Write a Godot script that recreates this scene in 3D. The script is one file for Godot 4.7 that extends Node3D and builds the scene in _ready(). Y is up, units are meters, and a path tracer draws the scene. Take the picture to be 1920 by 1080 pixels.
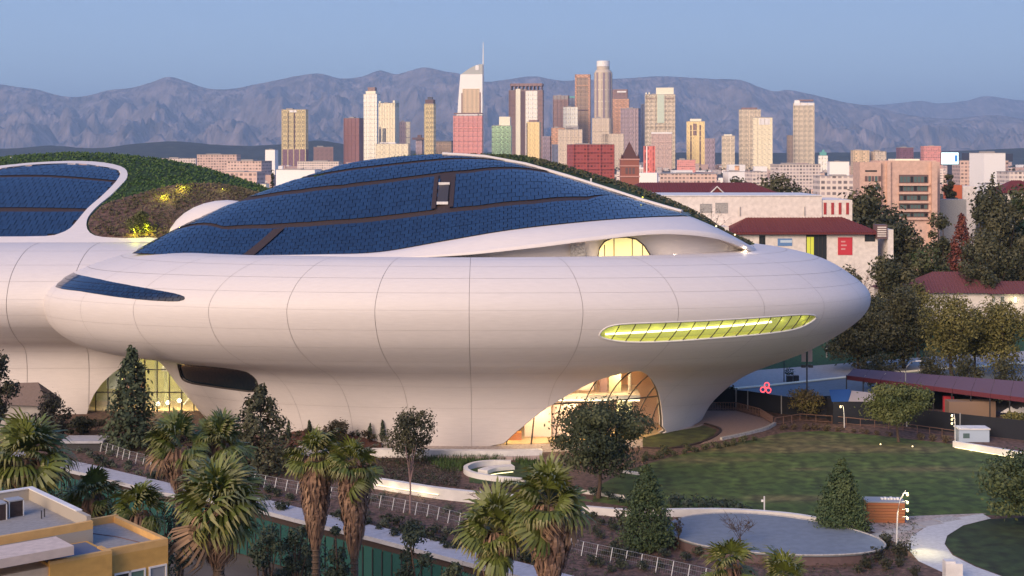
extends Node3D

# The place is measured in metres: x to the right of the view, -z away from it, y up, the lawn at y = 0.
const F := 2684.0       # focal length, in 1920ths of the picture's width
const HORIZON := 292.0
const EYE := 36.0       # height of the drone

var used := {}
var rng := RandomNumberGenerator.new()
var M := {}
var grids := {}


func at(px: float, py: float, d: float) -> Vector3:   # the point seen there, d metres away
	return Vector3((px - 960.0) / F * d, EYE - (py - HORIZON) / F * d, -d)


func ground(px: float, py: float, h := 0.0) -> Vector3:   # the point of the level h seen there
	return at(px, py, (EYE - h) * F / (py - HORIZON))


# ---------------------------------------------------------------- meshes
class MB:
	var v := PackedVector3Array()
	var n := PackedVector3Array()
	var uv := PackedVector2Array()
	var c := PackedColorArray()
	var tint := Color.WHITE
	var tinted := false

	func tri(a: Vector3, b: Vector3, d: Vector3) -> void:
		var m := (d - a).cross(b - a)
		if m.length_squared() < 1e-14:
			return
		m = m.normalized()
		v.append(a); v.append(b); v.append(d)
		n.append(m); n.append(m); n.append(m)
		uv.append(Vector2.ZERO); uv.append(Vector2(1, 0)); uv.append(Vector2(1, 1))
		c.append(tint); c.append(tint); c.append(tint)

	func quad(a: Vector3, b: Vector3, d: Vector3, e: Vector3, ua := Vector2.ZERO, ub := Vector2(1, 0), ud := Vector2(1, 1), ue := Vector2(0, 1)) -> void:
		var m := (d - a).cross(b - a)
		if m.length_squared() < 1e-14:
			m = (e - a).cross(d - a)
		m = m.normalized()
		for p in [a, b, d, a, d, e]:
			v.append(p); n.append(m); c.append(tint)
		for q in [ua, ub, ud, ua, ud, ue]:
			uv.append(q)

	func tri_n(a: Vector3, b: Vector3, d: Vector3, na: Vector3, nb: Vector3, nd: Vector3, ua := Vector2.ZERO, ub := Vector2.ZERO, ud := Vector2.ZERO) -> void:
		var m := (d - a).cross(b - a)
		if m.length_squared() < 1e-14:
			return
		c.append(tint); c.append(tint); c.append(tint)
		if m.dot(na + nb + nd) >= 0.0:
			v.append(a); v.append(b); v.append(d)
			n.append(na); n.append(nb); n.append(nd)
			uv.append(ua); uv.append(ub); uv.append(ud)
		else:
			v.append(a); v.append(d); v.append(b)
			n.append(na); n.append(nd); n.append(nb)
			uv.append(ua); uv.append(ud); uv.append(ub)

	func box(lo: Vector3, hi: Vector3, t := Transform3D.IDENTITY, uvs := 1.0) -> void:
		var p := []
		for k in 8:
			p.append(t * Vector3(hi.x if k & 1 else lo.x, hi.y if k & 2 else lo.y, hi.z if k & 4 else lo.z))
		var s := (hi - lo) / uvs
		# clockwise seen from outside
		_face(p[4], p[6], p[7], p[5], s.y, s.x)   # +z
		_face(p[1], p[3], p[2], p[0], s.y, s.x)   # -z
		_face(p[5], p[7], p[3], p[1], s.y, s.z)   # +x
		_face(p[0], p[2], p[6], p[4], s.y, s.z)   # -x
		_face(p[6], p[2], p[3], p[7], s.z, s.x)   # +y
		_face(p[0], p[4], p[5], p[1], s.z, s.x)   # -y

	func _face(a: Vector3, b: Vector3, d: Vector3, e: Vector3, h: float, w: float) -> void:
		quad(a, b, d, e, Vector2(0, 0), Vector2(0, h), Vector2(w, h), Vector2(w, 0))

	func prism(poly: PackedVector2Array, y0: float, y1: float, uvs := 1.0, roof := true) -> void:   # poly of (x, z), a wall on each side
		var area := 0.0
		for i in poly.size():
			area += poly[i].cross(poly[(i + 1) % poly.size()])
		var along := 0.0
		for i in poly.size():
			var a := poly[i]
			var b := poly[(i + 1) % poly.size()]
			if area > 0.0:
				var sw := a
				a = b
				b = sw
			var l := a.distance_to(b)
			quad(Vector3(a.x, y0, a.y), Vector3(b.x, y0, b.y), Vector3(b.x, y1, b.y), Vector3(a.x, y1, a.y), Vector2(along, y0) / uvs, Vector2(along + l, y0) / uvs, Vector2(along + l, y1) / uvs, Vector2(along, y1) / uvs)
			along += l
		if roof:
			cap(poly, y1)

	func cap(poly: PackedVector2Array, y: float) -> void:
		var t := Geometry2D.triangulate_polygon(poly)
		for i in range(0, t.size(), 3):
			var a := poly[t[i]]
			var b := poly[t[i + 1]]
			var d := poly[t[i + 2]]
			tri_n(Vector3(a.x, y, a.y), Vector3(b.x, y, b.y), Vector3(d.x, y, d.y), Vector3.UP, Vector3.UP, Vector3.UP, a, b, d)

	func tube(pts: Array, radii: Array, sides := 6, closed_end := true) -> void:
		var rings := []
		var norms := []
		for i in pts.size():
			var d: Vector3 = (pts[mini(i + 1, pts.size() - 1)] - pts[maxi(i - 1, 0)]).normalized()
			var s := d.cross(Vector3.UP if absf(d.y) < 0.95 else Vector3.RIGHT).normalized()
			var w := s.cross(d)
			var ring := []
			var nn := []
			for k in sides:
				var a := TAU * k / sides
				var o := s * cos(a) + w * sin(a)
				ring.append(pts[i] + o * radii[mini(i, radii.size() - 1)])
				nn.append(o)
			rings.append(ring)
			norms.append(nn)
		for i in pts.size() - 1:
			for k in sides:
				var j := (k + 1) % sides
				tri_n(rings[i][k], rings[i + 1][k], rings[i + 1][j], norms[i][k], norms[i + 1][k], norms[i + 1][j])
				tri_n(rings[i][k], rings[i + 1][j], rings[i][j], norms[i][k], norms[i + 1][j], norms[i][j])
		if closed_end:
			var last: int = pts.size() - 1
			for k in range(1, sides - 1):
				tri(rings[last][0], rings[last][k], rings[last][k + 1])
				tri(rings[0][0], rings[0][k + 1], rings[0][k])

	func lathe(at: Vector3, rh: Array, sides := 12) -> void:   # rh: [radius, height] from below
		for i in rh.size() - 1:
			var r0: float = rh[i][0]
			var r1: float = rh[i + 1][0]
			var y0: float = rh[i][1]
			var y1: float = rh[i + 1][1]
			for k in sides:
				var a := TAU * k / sides
				var b := TAU * (k + 1) / sides
				var da := Vector3(cos(a), 0, sin(a))
				var db := Vector3(cos(b), 0, sin(b))
				var lean := Vector3.UP * (r0 - r1)
				var h := absf(y1 - y0) + 1e-5
				var na := (da * h + lean).normalized()
				var nb := (db * h + lean).normalized()
				var p := at + da * r0 + Vector3.UP * y0
				var q := at + db * r0 + Vector3.UP * y0
				var r := at + db * r1 + Vector3.UP * y1
				var s := at + da * r1 + Vector3.UP * y1
				tri_n(p, q, r, na, nb, nb)
				tri_n(p, r, s, na, nb, na)

	func mesh() -> ArrayMesh:
		var m := ArrayMesh.new()
		if v.is_empty():
			return m
		var a := []
		a.resize(Mesh.ARRAY_MAX)
		a[Mesh.ARRAY_VERTEX] = v
		a[Mesh.ARRAY_NORMAL] = n
		a[Mesh.ARRAY_TEX_UV] = uv
		if tinted:
			a[Mesh.ARRAY_COLOR] = c
		m.add_surface_from_arrays(Mesh.PRIMITIVE_TRIANGLES, a)
		return m


# ---------------------------------------------------------------- things and parts
func numbered(called: String) -> String:
	var k: int = used.get(called, 0)
	used[called] = k + 1
	return called if k == 0 else "%s_%03d" % [called, k]


func tag(o: Node3D, label := "", category := "", group := "", kind := "") -> void:
	if label: o.set_meta("label", label)
	if category: o.set_meta("category", category)
	if group: o.set_meta("group", group)
	if kind: o.set_meta("kind", kind)


func thing(called: String, label: String, category: String, where := Vector3.ZERO, turn := 0.0, group := "") -> Node3D:
	var o := Node3D.new()
	o.name = numbered(called)
	add_child(o)
	o.position = where
	o.rotation.y = turn
	tag(o, label, category, group)
	return o


func part(called: String, mesh: Mesh, material: Material, parent: Node3D, where := Vector3.ZERO) -> MeshInstance3D:
	var o := MeshInstance3D.new()
	o.name = called
	o.mesh = mesh
	o.material_override = material
	o.position = where
	parent.add_child(o, true)
	return o


func solo(called: String, mesh: Mesh, material: Material, label: String, category: String, where := Vector3.ZERO, group := "") -> MeshInstance3D:
	var o := MeshInstance3D.new()
	o.name = numbered(called)
	o.mesh = mesh
	o.material_override = material
	o.position = where
	add_child(o)
	tag(o, label, category, group)
	return o


func structure(called: String, mesh: Mesh, material: Material, label := "") -> MeshInstance3D:
	return _kind(called, mesh, material, "structure", label)


func stuff(called: String, mesh: Mesh, material: Material, label: String, category := "") -> MeshInstance3D:
	var o := _kind(called, mesh, material, "stuff", label)
	if category: o.set_meta("category", category)
	return o


func _kind(called: String, mesh: Mesh, material: Material, kind: String, label: String) -> MeshInstance3D:
	var o := MeshInstance3D.new()
	o.name = numbered(called)
	o.mesh = mesh
	o.material_override = material
	add_child(o)
	tag(o, label, "", "", kind)
	return o


func copy(o: Node3D, called: String, label: String, where: Vector3, turn := 0.0, size := 1.0) -> Node3D:
	var c: Node3D = o.duplicate()
	c.name = numbered(called)
	add_child(c)
	c.position = where
	c.rotation.y = turn
	c.scale = Vector3.ONE * size
	c.set_meta("label", label)
	return c


func box_mesh(lo: Vector3, hi: Vector3, uvs := 1.0) -> ArrayMesh:
	var b := MB.new()
	b.box(lo, hi, Transform3D.IDENTITY, uvs)
	return b.mesh()


# ---------------------------------------------------------------- materials
func lin(r: float, g: float, b: float) -> Color:
	return Color(r, g, b).linear_to_srgb()


func mat(called: String, r: float, g: float, b: float, rough := 0.8, metal := 0.0, spec := 0.5) -> StandardMaterial3D:
	var m := StandardMaterial3D.new()
	m.resource_name = called
	m.albedo_color = lin(r, g, b)
	m.roughness = rough
	m.metallic = metal
	m.metallic_specular = spec
	M[called] = m
	return m


func noise_image(size: int, freq: float, octaves: int, lo: float, hi: float, s: int, stretch := Vector2.ONE) -> ImageTexture:
	var f := FastNoiseLite.new()
	f.noise_type = FastNoiseLite.TYPE_SIMPLEX_SMOOTH
	f.seed = s
	f.frequency = 1.0
	f.fractal_type = FastNoiseLite.FRACTAL_FBM
	f.fractal_octaves = octaves
	var im := Image.create(size, size, false, Image.FORMAT_RGB8)
	for y in size:
		for x in size:
			# a tile that joins at its edges: four shifted samples blended
			var u := float(x) / size
			var w := float(y) / size
			var a := f.get_noise_2d(u * freq * stretch.x, w * freq * stretch.y)
			var b := f.get_noise_2d((u - 1.0) * freq * stretch.x, w * freq * stretch.y)
			var d := f.get_noise_2d(u * freq * stretch.x, (w - 1.0) * freq * stretch.y)
			var e := f.get_noise_2d((u - 1.0) * freq * stretch.x, (w - 1.0) * freq * stretch.y)
			var t := lerpf(lerpf(a, b, u), lerpf(d, e, u), w)
			var g := clampf(lerpf(lo, hi, clampf(0.5 + t * 1.1, 0.0, 1.0)), 0.0, 1.0)
			im.set_pixel(x, y, Color(g, g, g))
	return ImageTexture.create_from_image(im)


func mottled(m: StandardMaterial3D, tex: Texture2D, metres: float) -> StandardMaterial3D:
	m.albedo_texture = tex
	m.uv1_triplanar = true
	m.uv1_world_triplanar = true
	m.uv1_scale = Vector3.ONE / metres
	return m


func glow(called: String, r: float, g: float, b: float, energy: float) -> StandardMaterial3D:
	var m := mat(called, r, g, b, 0.6)
	m.emission_enabled = true
	m.emission = lin(r, g, b)
	m.emission_energy_multiplier = energy
	return m


func pane_material(called: String, r: float, g: float, b: float, alpha: float) -> StandardMaterial3D:
	var m := mat(called, r, g, b, 0.04)
	m.transparency = BaseMaterial3D.TRANSPARENCY_ALPHA
	m.albedo_color.a = alpha
	return m


# ---------------------------------------------------------------- curves and curved surfaces
func spline(pts: Array, t: float) -> Vector2:   # Catmull-Rom through Vector2 points, t from 0 to 1
	var k := clampf(t, 0.0, 1.0) * (pts.size() - 1)
	var i := mini(int(k), pts.size() - 2)
	var f := k - i
	var b: Vector2 = pts[i]
	var c: Vector2 = pts[i + 1]
	var a: Vector2 = pts[i - 1] if i > 0 else b * 2.0 - c
	var d: Vector2 = pts[i + 2] if i + 2 < pts.size() else c * 2.0 - b
	return 0.5 * (2.0 * b + (c - a) * f + (2.0 * a - 5.0 * b + 4.0 * c - d) * f * f + (3.0 * b - a - 3.0 * c + d) * f * f * f)


func keyed(keys: Array, x: float) -> Array:   # rows [x, a, b, ...], smooth through them
	var n := keys.size()
	var i := 0
	while i < n - 2 and x > keys[i + 1][0]:
		i += 1
	var h: float = keys[i + 1][0] - keys[i][0]
	var t := clampf((x - keys[i][0]) / h, 0.0, 1.0)
	var out := []
	for k in range(1, keys[0].size()):
		var p0: float = keys[i][k]
		var p1: float = keys[i + 1][k]
		var m0: float = (p1 - keys[i - 1][k]) / (keys[i + 1][0] - keys[i - 1][0]) if i > 0 else (p1 - p0) / h
		var m1: float = (keys[i + 2][k] - p0) / (keys[i + 2][0] - keys[i][0]) if i + 2 < n else (p1 - p0) / h
		var t2 := t * t
		var t3 := t2 * t
		out.append((2 * t3 - 3 * t2 + 1) * p0 + (t3 - 2 * t2 + t) * h * m0 + (-2 * t3 + 3 * t2) * p1 + (t3 - t2) * h * m1)
	return out


func normal_of(fn: Callable, u: float, w: float, eu: float, ew: float) -> Vector3:
	var a: Vector3 = fn.call(u + eu, w) - fn.call(u - eu, w)
	var b: Vector3 = fn.call(u, w + ew) - fn.call(u, w - ew)
	return a.cross(b).normalized()


# A piece of the surface fn over the rectangle r, with the polygons in cut taken away (or, with keep, only what lies in keep), raised by off.
func surface(mb: MB, fn: Callable, r: Rect2, nu: int, nv: int, out_sign: float, off := 0.0, cut: Array = [], keep: PackedVector2Array = PackedVector2Array()) -> void:
	var du := r.size.x / nu
	var dv := r.size.y / nv
	var eu := du * 0.05
	var ew := dv * 0.05
	var pos := []
	var nor := []
	for j in nv + 1:
		for i in nu + 1:
			var u := r.position.x + du * i
			var w := r.position.y + dv * j
			var nn := normal_of(fn, u, w, eu, ew) * out_sign
			pos.append(fn.call(u, w) + nn * off)
			nor.append(nn)
	var boxes := []
	for p in cut:
		var b := Rect2(p[0], Vector2.ZERO)
		for q in p:
			b = b.expand(q)
		boxes.append(b)
	for j in nv:
		for i in nu:
			var a := j * (nu + 1) + i
			var u := r.position.x + du * i
			var w := r.position.y + dv * j
			var cell := Rect2(u, w, du, dv)
			var touched := keep.size() > 0
			for b in boxes:
				touched = touched or b.intersects(cell)
			if not touched:
				var ua := Vector2(u, w)
				mb.tri_n(pos[a], pos[a + 1], pos[a + nu + 2], nor[a], nor[a + 1], nor[a + nu + 2], ua, ua + Vector2(du, 0), ua + Vector2(du, dv))
				mb.tri_n(pos[a], pos[a + nu + 2], pos[a + nu + 1], nor[a], nor[a + nu + 2], nor[a + nu + 1], ua, ua + Vector2(du, dv), ua + Vector2(0, dv))
				continue
			var square := PackedVector2Array([Vector2(u, w), Vector2(u + du, w), Vector2(u + du, w + dv), Vector2(u, w + dv)])
			var left := [square]
			if keep.size() > 0:
				left = Geometry2D.intersect_polygons(square, keep)
			for p in cut:
				var next := []
				for s in left:
					for q in Geometry2D.clip_polygons(s, p):
						if Geometry2D.is_polygon_clockwise(q) == Geometry2D.is_polygon_clockwise(s):
							next.append(q)
				left = next
			for s in left:
				var t := Geometry2D.triangulate_polygon(s)
				var pp := []
				var nn := []
				for q in s:
					var m := normal_of(fn, q.x, q.y, eu, ew) * out_sign
					nn.append(m)
					pp.append(fn.call(q.x, q.y) + m * off)
				for k in range(0, t.size(), 3):
					mb.tri_n(pp[t[k]], pp[t[k + 1]], pp[t[k + 2]], nn[t[k]], nn[t[k + 1]], nn[t[k + 2]], s[t[k]], s[t[k + 1]], s[t[k + 2]])


# The separate pieces of a mesh, each in an MB of its own.
func islands(b: MB) -> Array:
	var group := {}
	var root := func(k: Vector3i) -> Vector3i:
		while group[k] != k:
			k = group[k]
		return k
	var keys := []
	for p in b.v:
		var k := Vector3i((p * 200.0).round())
		keys.append(k)
		if not group.has(k):
			group[k] = k
	for i in range(0, keys.size(), 3):
		for j in [1, 2]:
			group[root.call(keys[i + j])] = root.call(keys[i])
	var out := {}
	for i in range(0, keys.size(), 3):
		var g: Vector3i = root.call(keys[i])
		if not out.has(g):
			out[g] = MB.new()
		for j in 3:
			out[g].v.append(b.v[i + j]); out[g].n.append(b.n[i + j]); out[g].uv.append(b.uv[i + j]); out[g].c.append(b.c[i + j])
	return out.values()


# The wall along the line poly on the surface, from off0 to off1 above it (the reveal of an opening, the edge of a sheet).
func reveal(mb: MB, fn: Callable, poly: PackedVector2Array, out_sign: float, off0: float, off1: float, closed := true, eu := 0.003, ew := 0.003) -> void:
	var p := []
	var q := []
	for a in poly:
		var m := normal_of(fn, a.x, a.y, eu, ew) * out_sign
		var o: Vector3 = fn.call(a.x, a.y)
		p.append(o + m * off0)
		q.append(o + m * off1)
	for i in poly.size() if closed else poly.size() - 1:
		var j := (i + 1) % poly.size()
		mb.quad(p[i], p[j], q[j], q[i])


func rail(fn: Callable, poly: PackedVector2Array, out_sign: float, off: float, radius: float, closed := true, sides := 5) -> ArrayMesh:
	var pts := []
	for a in poly:
		pts.append(fn.call(a.x, a.y) + normal_of(fn, a.x, a.y, 0.003, 0.003) * out_sign * off)
	if closed:
		pts.append(pts[0])
	var b := MB.new()
	b.tube(pts, [radius], sides)
	return b.mesh()


# Where on the surface the sight line through the measured point meets it, nearest first.
func find(key: String, fn: Callable, r: Rect2, px: float, py: float) -> Vector2:
	var n := 90
	if not grids.has(key):
		var g := PackedVector3Array()
		for j in n + 1:
			for i in n + 1:
				var p: Vector3 = fn.call(r.position.x + r.size.x * i / n, r.position.y + r.size.y * j / n)
				g.append(Vector3(960.0 + p.x * F / -p.z, HORIZON + (EYE - p.y) * F / -p.z, -p.z))
		grids[key] = g
	var g: PackedVector3Array = grids[key]
	var best := INF
	var at_k := 0
	for k in g.size():
		var c := Vector2(g[k].x - px, g[k].y - py).length() + g[k].z * 0.5
		if c < best:
			best = c
			at_k = k
	var uv := r.position + Vector2(r.size.x * (at_k % (n + 1)) / n, r.size.y * (at_k / (n + 1)) / n)
	for k in 12:
		var e := r.size / n * 0.1
		var p := _seen(fn, uv)
		var a := (_seen(fn, uv + Vector2(e.x, 0)) - p) / e.x
		var b := (_seen(fn, uv + Vector2(0, e.y)) - p) / e.y
		var det := a.cross(b)
		if absf(det) < 1e-9:
			break
		var want := Vector2(px, py) - p
		var step := Vector2(want.cross(b) / det, a.cross(want) / det)
		step = step.clamp(-r.size / 25.0, r.size / 25.0)
		uv += step
		if want.length() < 0.05:
			break
	return uv


func _seen(fn: Callable, uv: Vector2) -> Vector2:
	var p: Vector3 = fn.call(uv.x, uv.y)
	return Vector2(960.0 + p.x * F / -p.z, HORIZON + (EYE - p.y) * F / -p.z)


func traced(key: String, fn: Callable, r: Rect2, pts: Array, smooth := 3, closed := true) -> PackedVector2Array:
	var out := PackedVector2Array()
	var ctrl := []
	for p in pts:
		ctrl.append(find(key, fn, r, p[0], p[1]))
	if smooth <= 1:
		for c in ctrl:
			out.append(c)
		return out
	var n := ctrl.size()
	for i in n if closed else n - 1:
		var four := []
		for k in 4:
			four.append(ctrl[(i + k - 1 + n) % n] if closed else ctrl[clampi(i + k - 1, 0, n - 1)])
		for k in smooth:
			var f := float(k) / smooth
			out.append(0.5 * (2.0 * four[1] + (four[2] - four[0]) * f + (2.0 * four[0] - 5.0 * four[1] + 4.0 * four[2] - four[3]) * f * f + (3.0 * four[1] - four[0] - 3.0 * four[2] + four[3]) * f * f * f))
	if not closed:
		out.append(ctrl[n - 1])
	return out


func _ready() -> void:
	# ------------------------------------------------ camera, sky, twilight, exposure
	var cam := Camera3D.new()
	cam.name = "camera"
	cam.projection = Camera3D.PROJECTION_FRUSTUM
	cam.near = 1.0
	cam.far = 60000.0
	cam.size = 1080.0 / F
	cam.frustum_offset = Vector2(0, -(540.0 - HORIZON) / F)
	cam.position = Vector3(0, EYE, 0)
	add_child(cam)
	cam.current = true

	var sky := ProceduralSkyMaterial.new()
	sky.sky_top_color = lin(0.125, 0.27, 0.68)
	sky.sky_horizon_color = lin(0.61, 0.79, 0.91)
	sky.sky_curve = 0.10
	sky.ground_bottom_color = lin(0.12, 0.12, 0.13)
	sky.ground_horizon_color = lin(0.25, 0.28, 0.33)
	sky.sun_angle_max = 70.0
	sky.sun_curve = 0.3
	var env := Environment.new()
	env.background_mode = Environment.BG_SKY
	env.sky = Sky.new()
	env.sky.sky_material = sky
	env.background_energy_multiplier = 1.0
	env.tonemap_mode = Environment.TONE_MAPPER_LINEAR
	env.tonemap_exposure = 1.12
	env.sdfgi_enabled = true
	env.ssao_enabled = true
	env.ssil_enabled = true
	env.fog_enabled = true
	env.fog_light_color = lin(0.44, 0.64, 0.93)
	env.fog_density = 0.000045
	var around := WorldEnvironment.new()
	around.name = "environment"
	around.environment = env
	add_child(around)

	# the sun is down: its afterglow over the western sky, behind the camera and to the left, is wide and soft
	var sun := DirectionalLight3D.new()
	sun.name = "afterglow"
	sun.light_energy = 1.14
	sun.light_color = lin(1.0, 0.775, 0.605)
	sun.light_angular_distance = 35.0
	sun.shadow_enabled = true
	add_child(sun)
	sun.look_at_from_position(Vector3(-0.58, 0.46, 0.85), Vector3.ZERO)

	rng.seed = 7
	materials()
	setting()
	museum()
	west_wing()
	skyline()
	campus()
	garden()
	foreground()


func materials() -> void:
	var fine := noise_image(128, 9.0, 4, 0.72, 1.0, 11)
	var coarse := noise_image(128, 4.0, 5, 0.5, 1.0, 12)
	var soft := noise_image(128, 5.0, 3, 0.90, 1.0, 14)
	mottled(mat("shell", 0.67, 0.62, 0.605, 0.58), noise_image(256, 5.0, 4, 0.955, 1.0, 3, Vector2(1, 12)), 14.0)
	mat("joint", 0.38, 0.33, 0.32, 0.8)
	mottled(mat("white", 0.76, 0.73, 0.71, 0.5), soft, 9.0)
	mottled(mat("concrete", 0.50, 0.48, 0.46, 0.8), fine, 3.0)
	mottled(mat("paving", 0.50, 0.42, 0.38, 0.8), fine, 5.0)
	mottled(mat("brown_gutter", 0.055, 0.032, 0.027, 0.7), fine, 2.0)
	mat("solar_blue", 0.007, 0.016, 0.044, 0.10, 0.0, 1.0)
	mat("solar_navy", 0.006, 0.013, 0.036, 0.13, 0.0, 1.0)
	mat("solar_bright", 0.008, 0.020, 0.054, 0.09, 0.0, 1.0)
	mat("mullion", 0.05, 0.04, 0.035, 0.5)
	mat("dark_steel", 0.03, 0.03, 0.035, 0.5)
	mat("white_steel", 0.62, 0.62, 0.62, 0.45)
	mat("grey_steel", 0.30, 0.30, 0.31, 0.45)
	pane_material("clear_pane", 0.9, 0.95, 0.95, 0.12)
	var dark := mat("dark_pane", 0.012, 0.020, 0.028, 0.05, 0.0, 0.6)
	dark.clearcoat_enabled = false
	mottled(mat("turf", 0.030, 0.075, 0.018, 0.95), coarse, 6.0)
	mottled(mat("soil", 0.21, 0.12, 0.095, 0.95), coarse, 3.1)
	mat("lime_paint", 0.50, 0.52, 0.06, 0.8)


# ---------------------------------------------------------------- the museum: a white shell like a ship, on two feet
const MID := Vector3(-5.0, 0.0, -200.0)
const FRONT := [Vector2(.70, 23.3), Vector2(.79, 23.6), Vector2(.88, 22.8), Vector2(.96, 20.8), Vector2(1, 17.8), Vector2(.965, 14.0), Vector2(.88, 11.0), Vector2(.775, 8.3), Vector2(.713, 4.9), Vector2(.685, -0.3)]
const RIGHT := [Vector2(.62, 23.3), Vector2(.74, 23.4), Vector2(.86, 22.1), Vector2(.94, 19.8), Vector2(.99, 17.0), Vector2(.965, 13.8), Vector2(.85, 9.8), Vector2(.69, 6.2), Vector2(.605, 2.6), Vector2(.57, -0.3)]
const LEFT := [Vector2(.66, 23.0), Vector2(.74, 23.2), Vector2(.82, 22.4), Vector2(.93, 20.2), Vector2(1, 17.2), Vector2(.985, 13.0), Vector2(.90, 10.0), Vector2(.76, 8.8), Vector2(.69, 4.2), Vector2(.625, -0.3)]
const SHELL_AREA := Rect2(-1.9, 0.0, 3.8, 1.0)
const DOME_KEYS := [   # x, depth and height of the front edge, depth and height of the ridge
	[-50.6, 190.4, 23.0, 191.0, 23.05], [-46.0, 187.6, 23.0, 196.0, 25.9], [-40.0, 185.6, 23.0, 200.0, 28.9], [-34.0, 184.3, 23.0, 203.0, 31.4], [-24.4, 183.2, 23.3, 205.0, 34.6],
	[-17.0, 182.4, 23.7, 205.6, 35.7], [-8.4, 181.3, 25.2, 205.4, 36.1], [0.0, 181.2, 26.6, 205.0, 35.1], [10.0, 183.0, 27.6, 203.0, 32.3], [18.0, 187.0, 27.95, 199.0, 29.7], [23.2, 190.6, 27.95, 194.8, 28.2]]


func shell(u: float, w: float) -> Vector3:   # u: the angle round the middle from the front, w: from the rim down to the ground
	var f := spline(FRONT, w)
	var s := spline(RIGHT if u > 0.0 else LEFT, w)
	var k := sin(u) * sin(u)
	var p := f.lerp(s, k)
	return MID + Vector3((55.0 if u > 0.0 else 59.5) * sin(u) * p.x, p.y, 33.0 * cos(u) * p.x)


func dome(x: float, t: float) -> Vector3:   # t: from the front edge up to the ridge
	var k := keyed(DOME_KEYS, x)
	var rise := 1.28 * t - 0.28 * t * t * t
	rise = sin(t * 1.15) / sin(1.15)
	return Vector3(x, lerpf(k[1], k[3], rise), -lerpf(k[0], k[2], t))


const LIP_KEYS := [   # 0..1 round the eave: inner x, depth, height; outer x, depth, height
	[0.0, -33.0, 184.3, 23.0, -33.0, 183.9, 22.9], [0.15, -24.4, 183.2, 23.3, -24.4, 182.0, 23.0], [0.25, -17.0, 182.4, 23.7, -17.0, 180.4, 23.15], [0.35, -8.4, 181.3, 25.2, -7.0, 178.6, 23.9], [0.45, 0.0, 181.2, 26.6, 2.2, 178.0, 25.05],
	[0.55, 10.0, 183.0, 27.6, 10.5, 178.6, 26.05], [0.65, 18.0, 187.0, 27.95, 19.5, 180.6, 26.75], [0.72, 22.6, 190.2, 27.95, 26.2, 183.8, 26.1], [0.8, 23.2, 192.6, 28.1, 31.6, 189.4, 24.0], [0.88, 23.0, 194.8, 28.2, 31.0, 195.5, 24.4], [1.0, 18.0, 199.0, 29.7, 20.0, 202.0, 29.0]]


func lip(q: float, w: float) -> Vector3:   # w: 0 at the solar roof, 1 at the edge of the eave, beyond that the edge rolls under
	var k := keyed(LIP_KEYS, q)
	var a := Vector3(k[0], k[2], -k[1])
	var b := Vector3(k[3], k[5], -k[4])
	var side := (b - a)
	side.y = 0.0
	side = side.normalized()
	if w <= 1.0:
		var p := a.lerp(b, w)
		p.y += sin(w * PI) * 0.25
		return p
	var ang := (w - 1.0) * PI * 0.5
	var r := 0.5 * smoothstep(0.15, 0.5, q) + 0.35 * smoothstep(0.6, 0.78, q) + 0.05
	return b + side * sin(ang) * r * 0.7 + Vector3.DOWN * (1.0 - cos(ang)) * r


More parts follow.
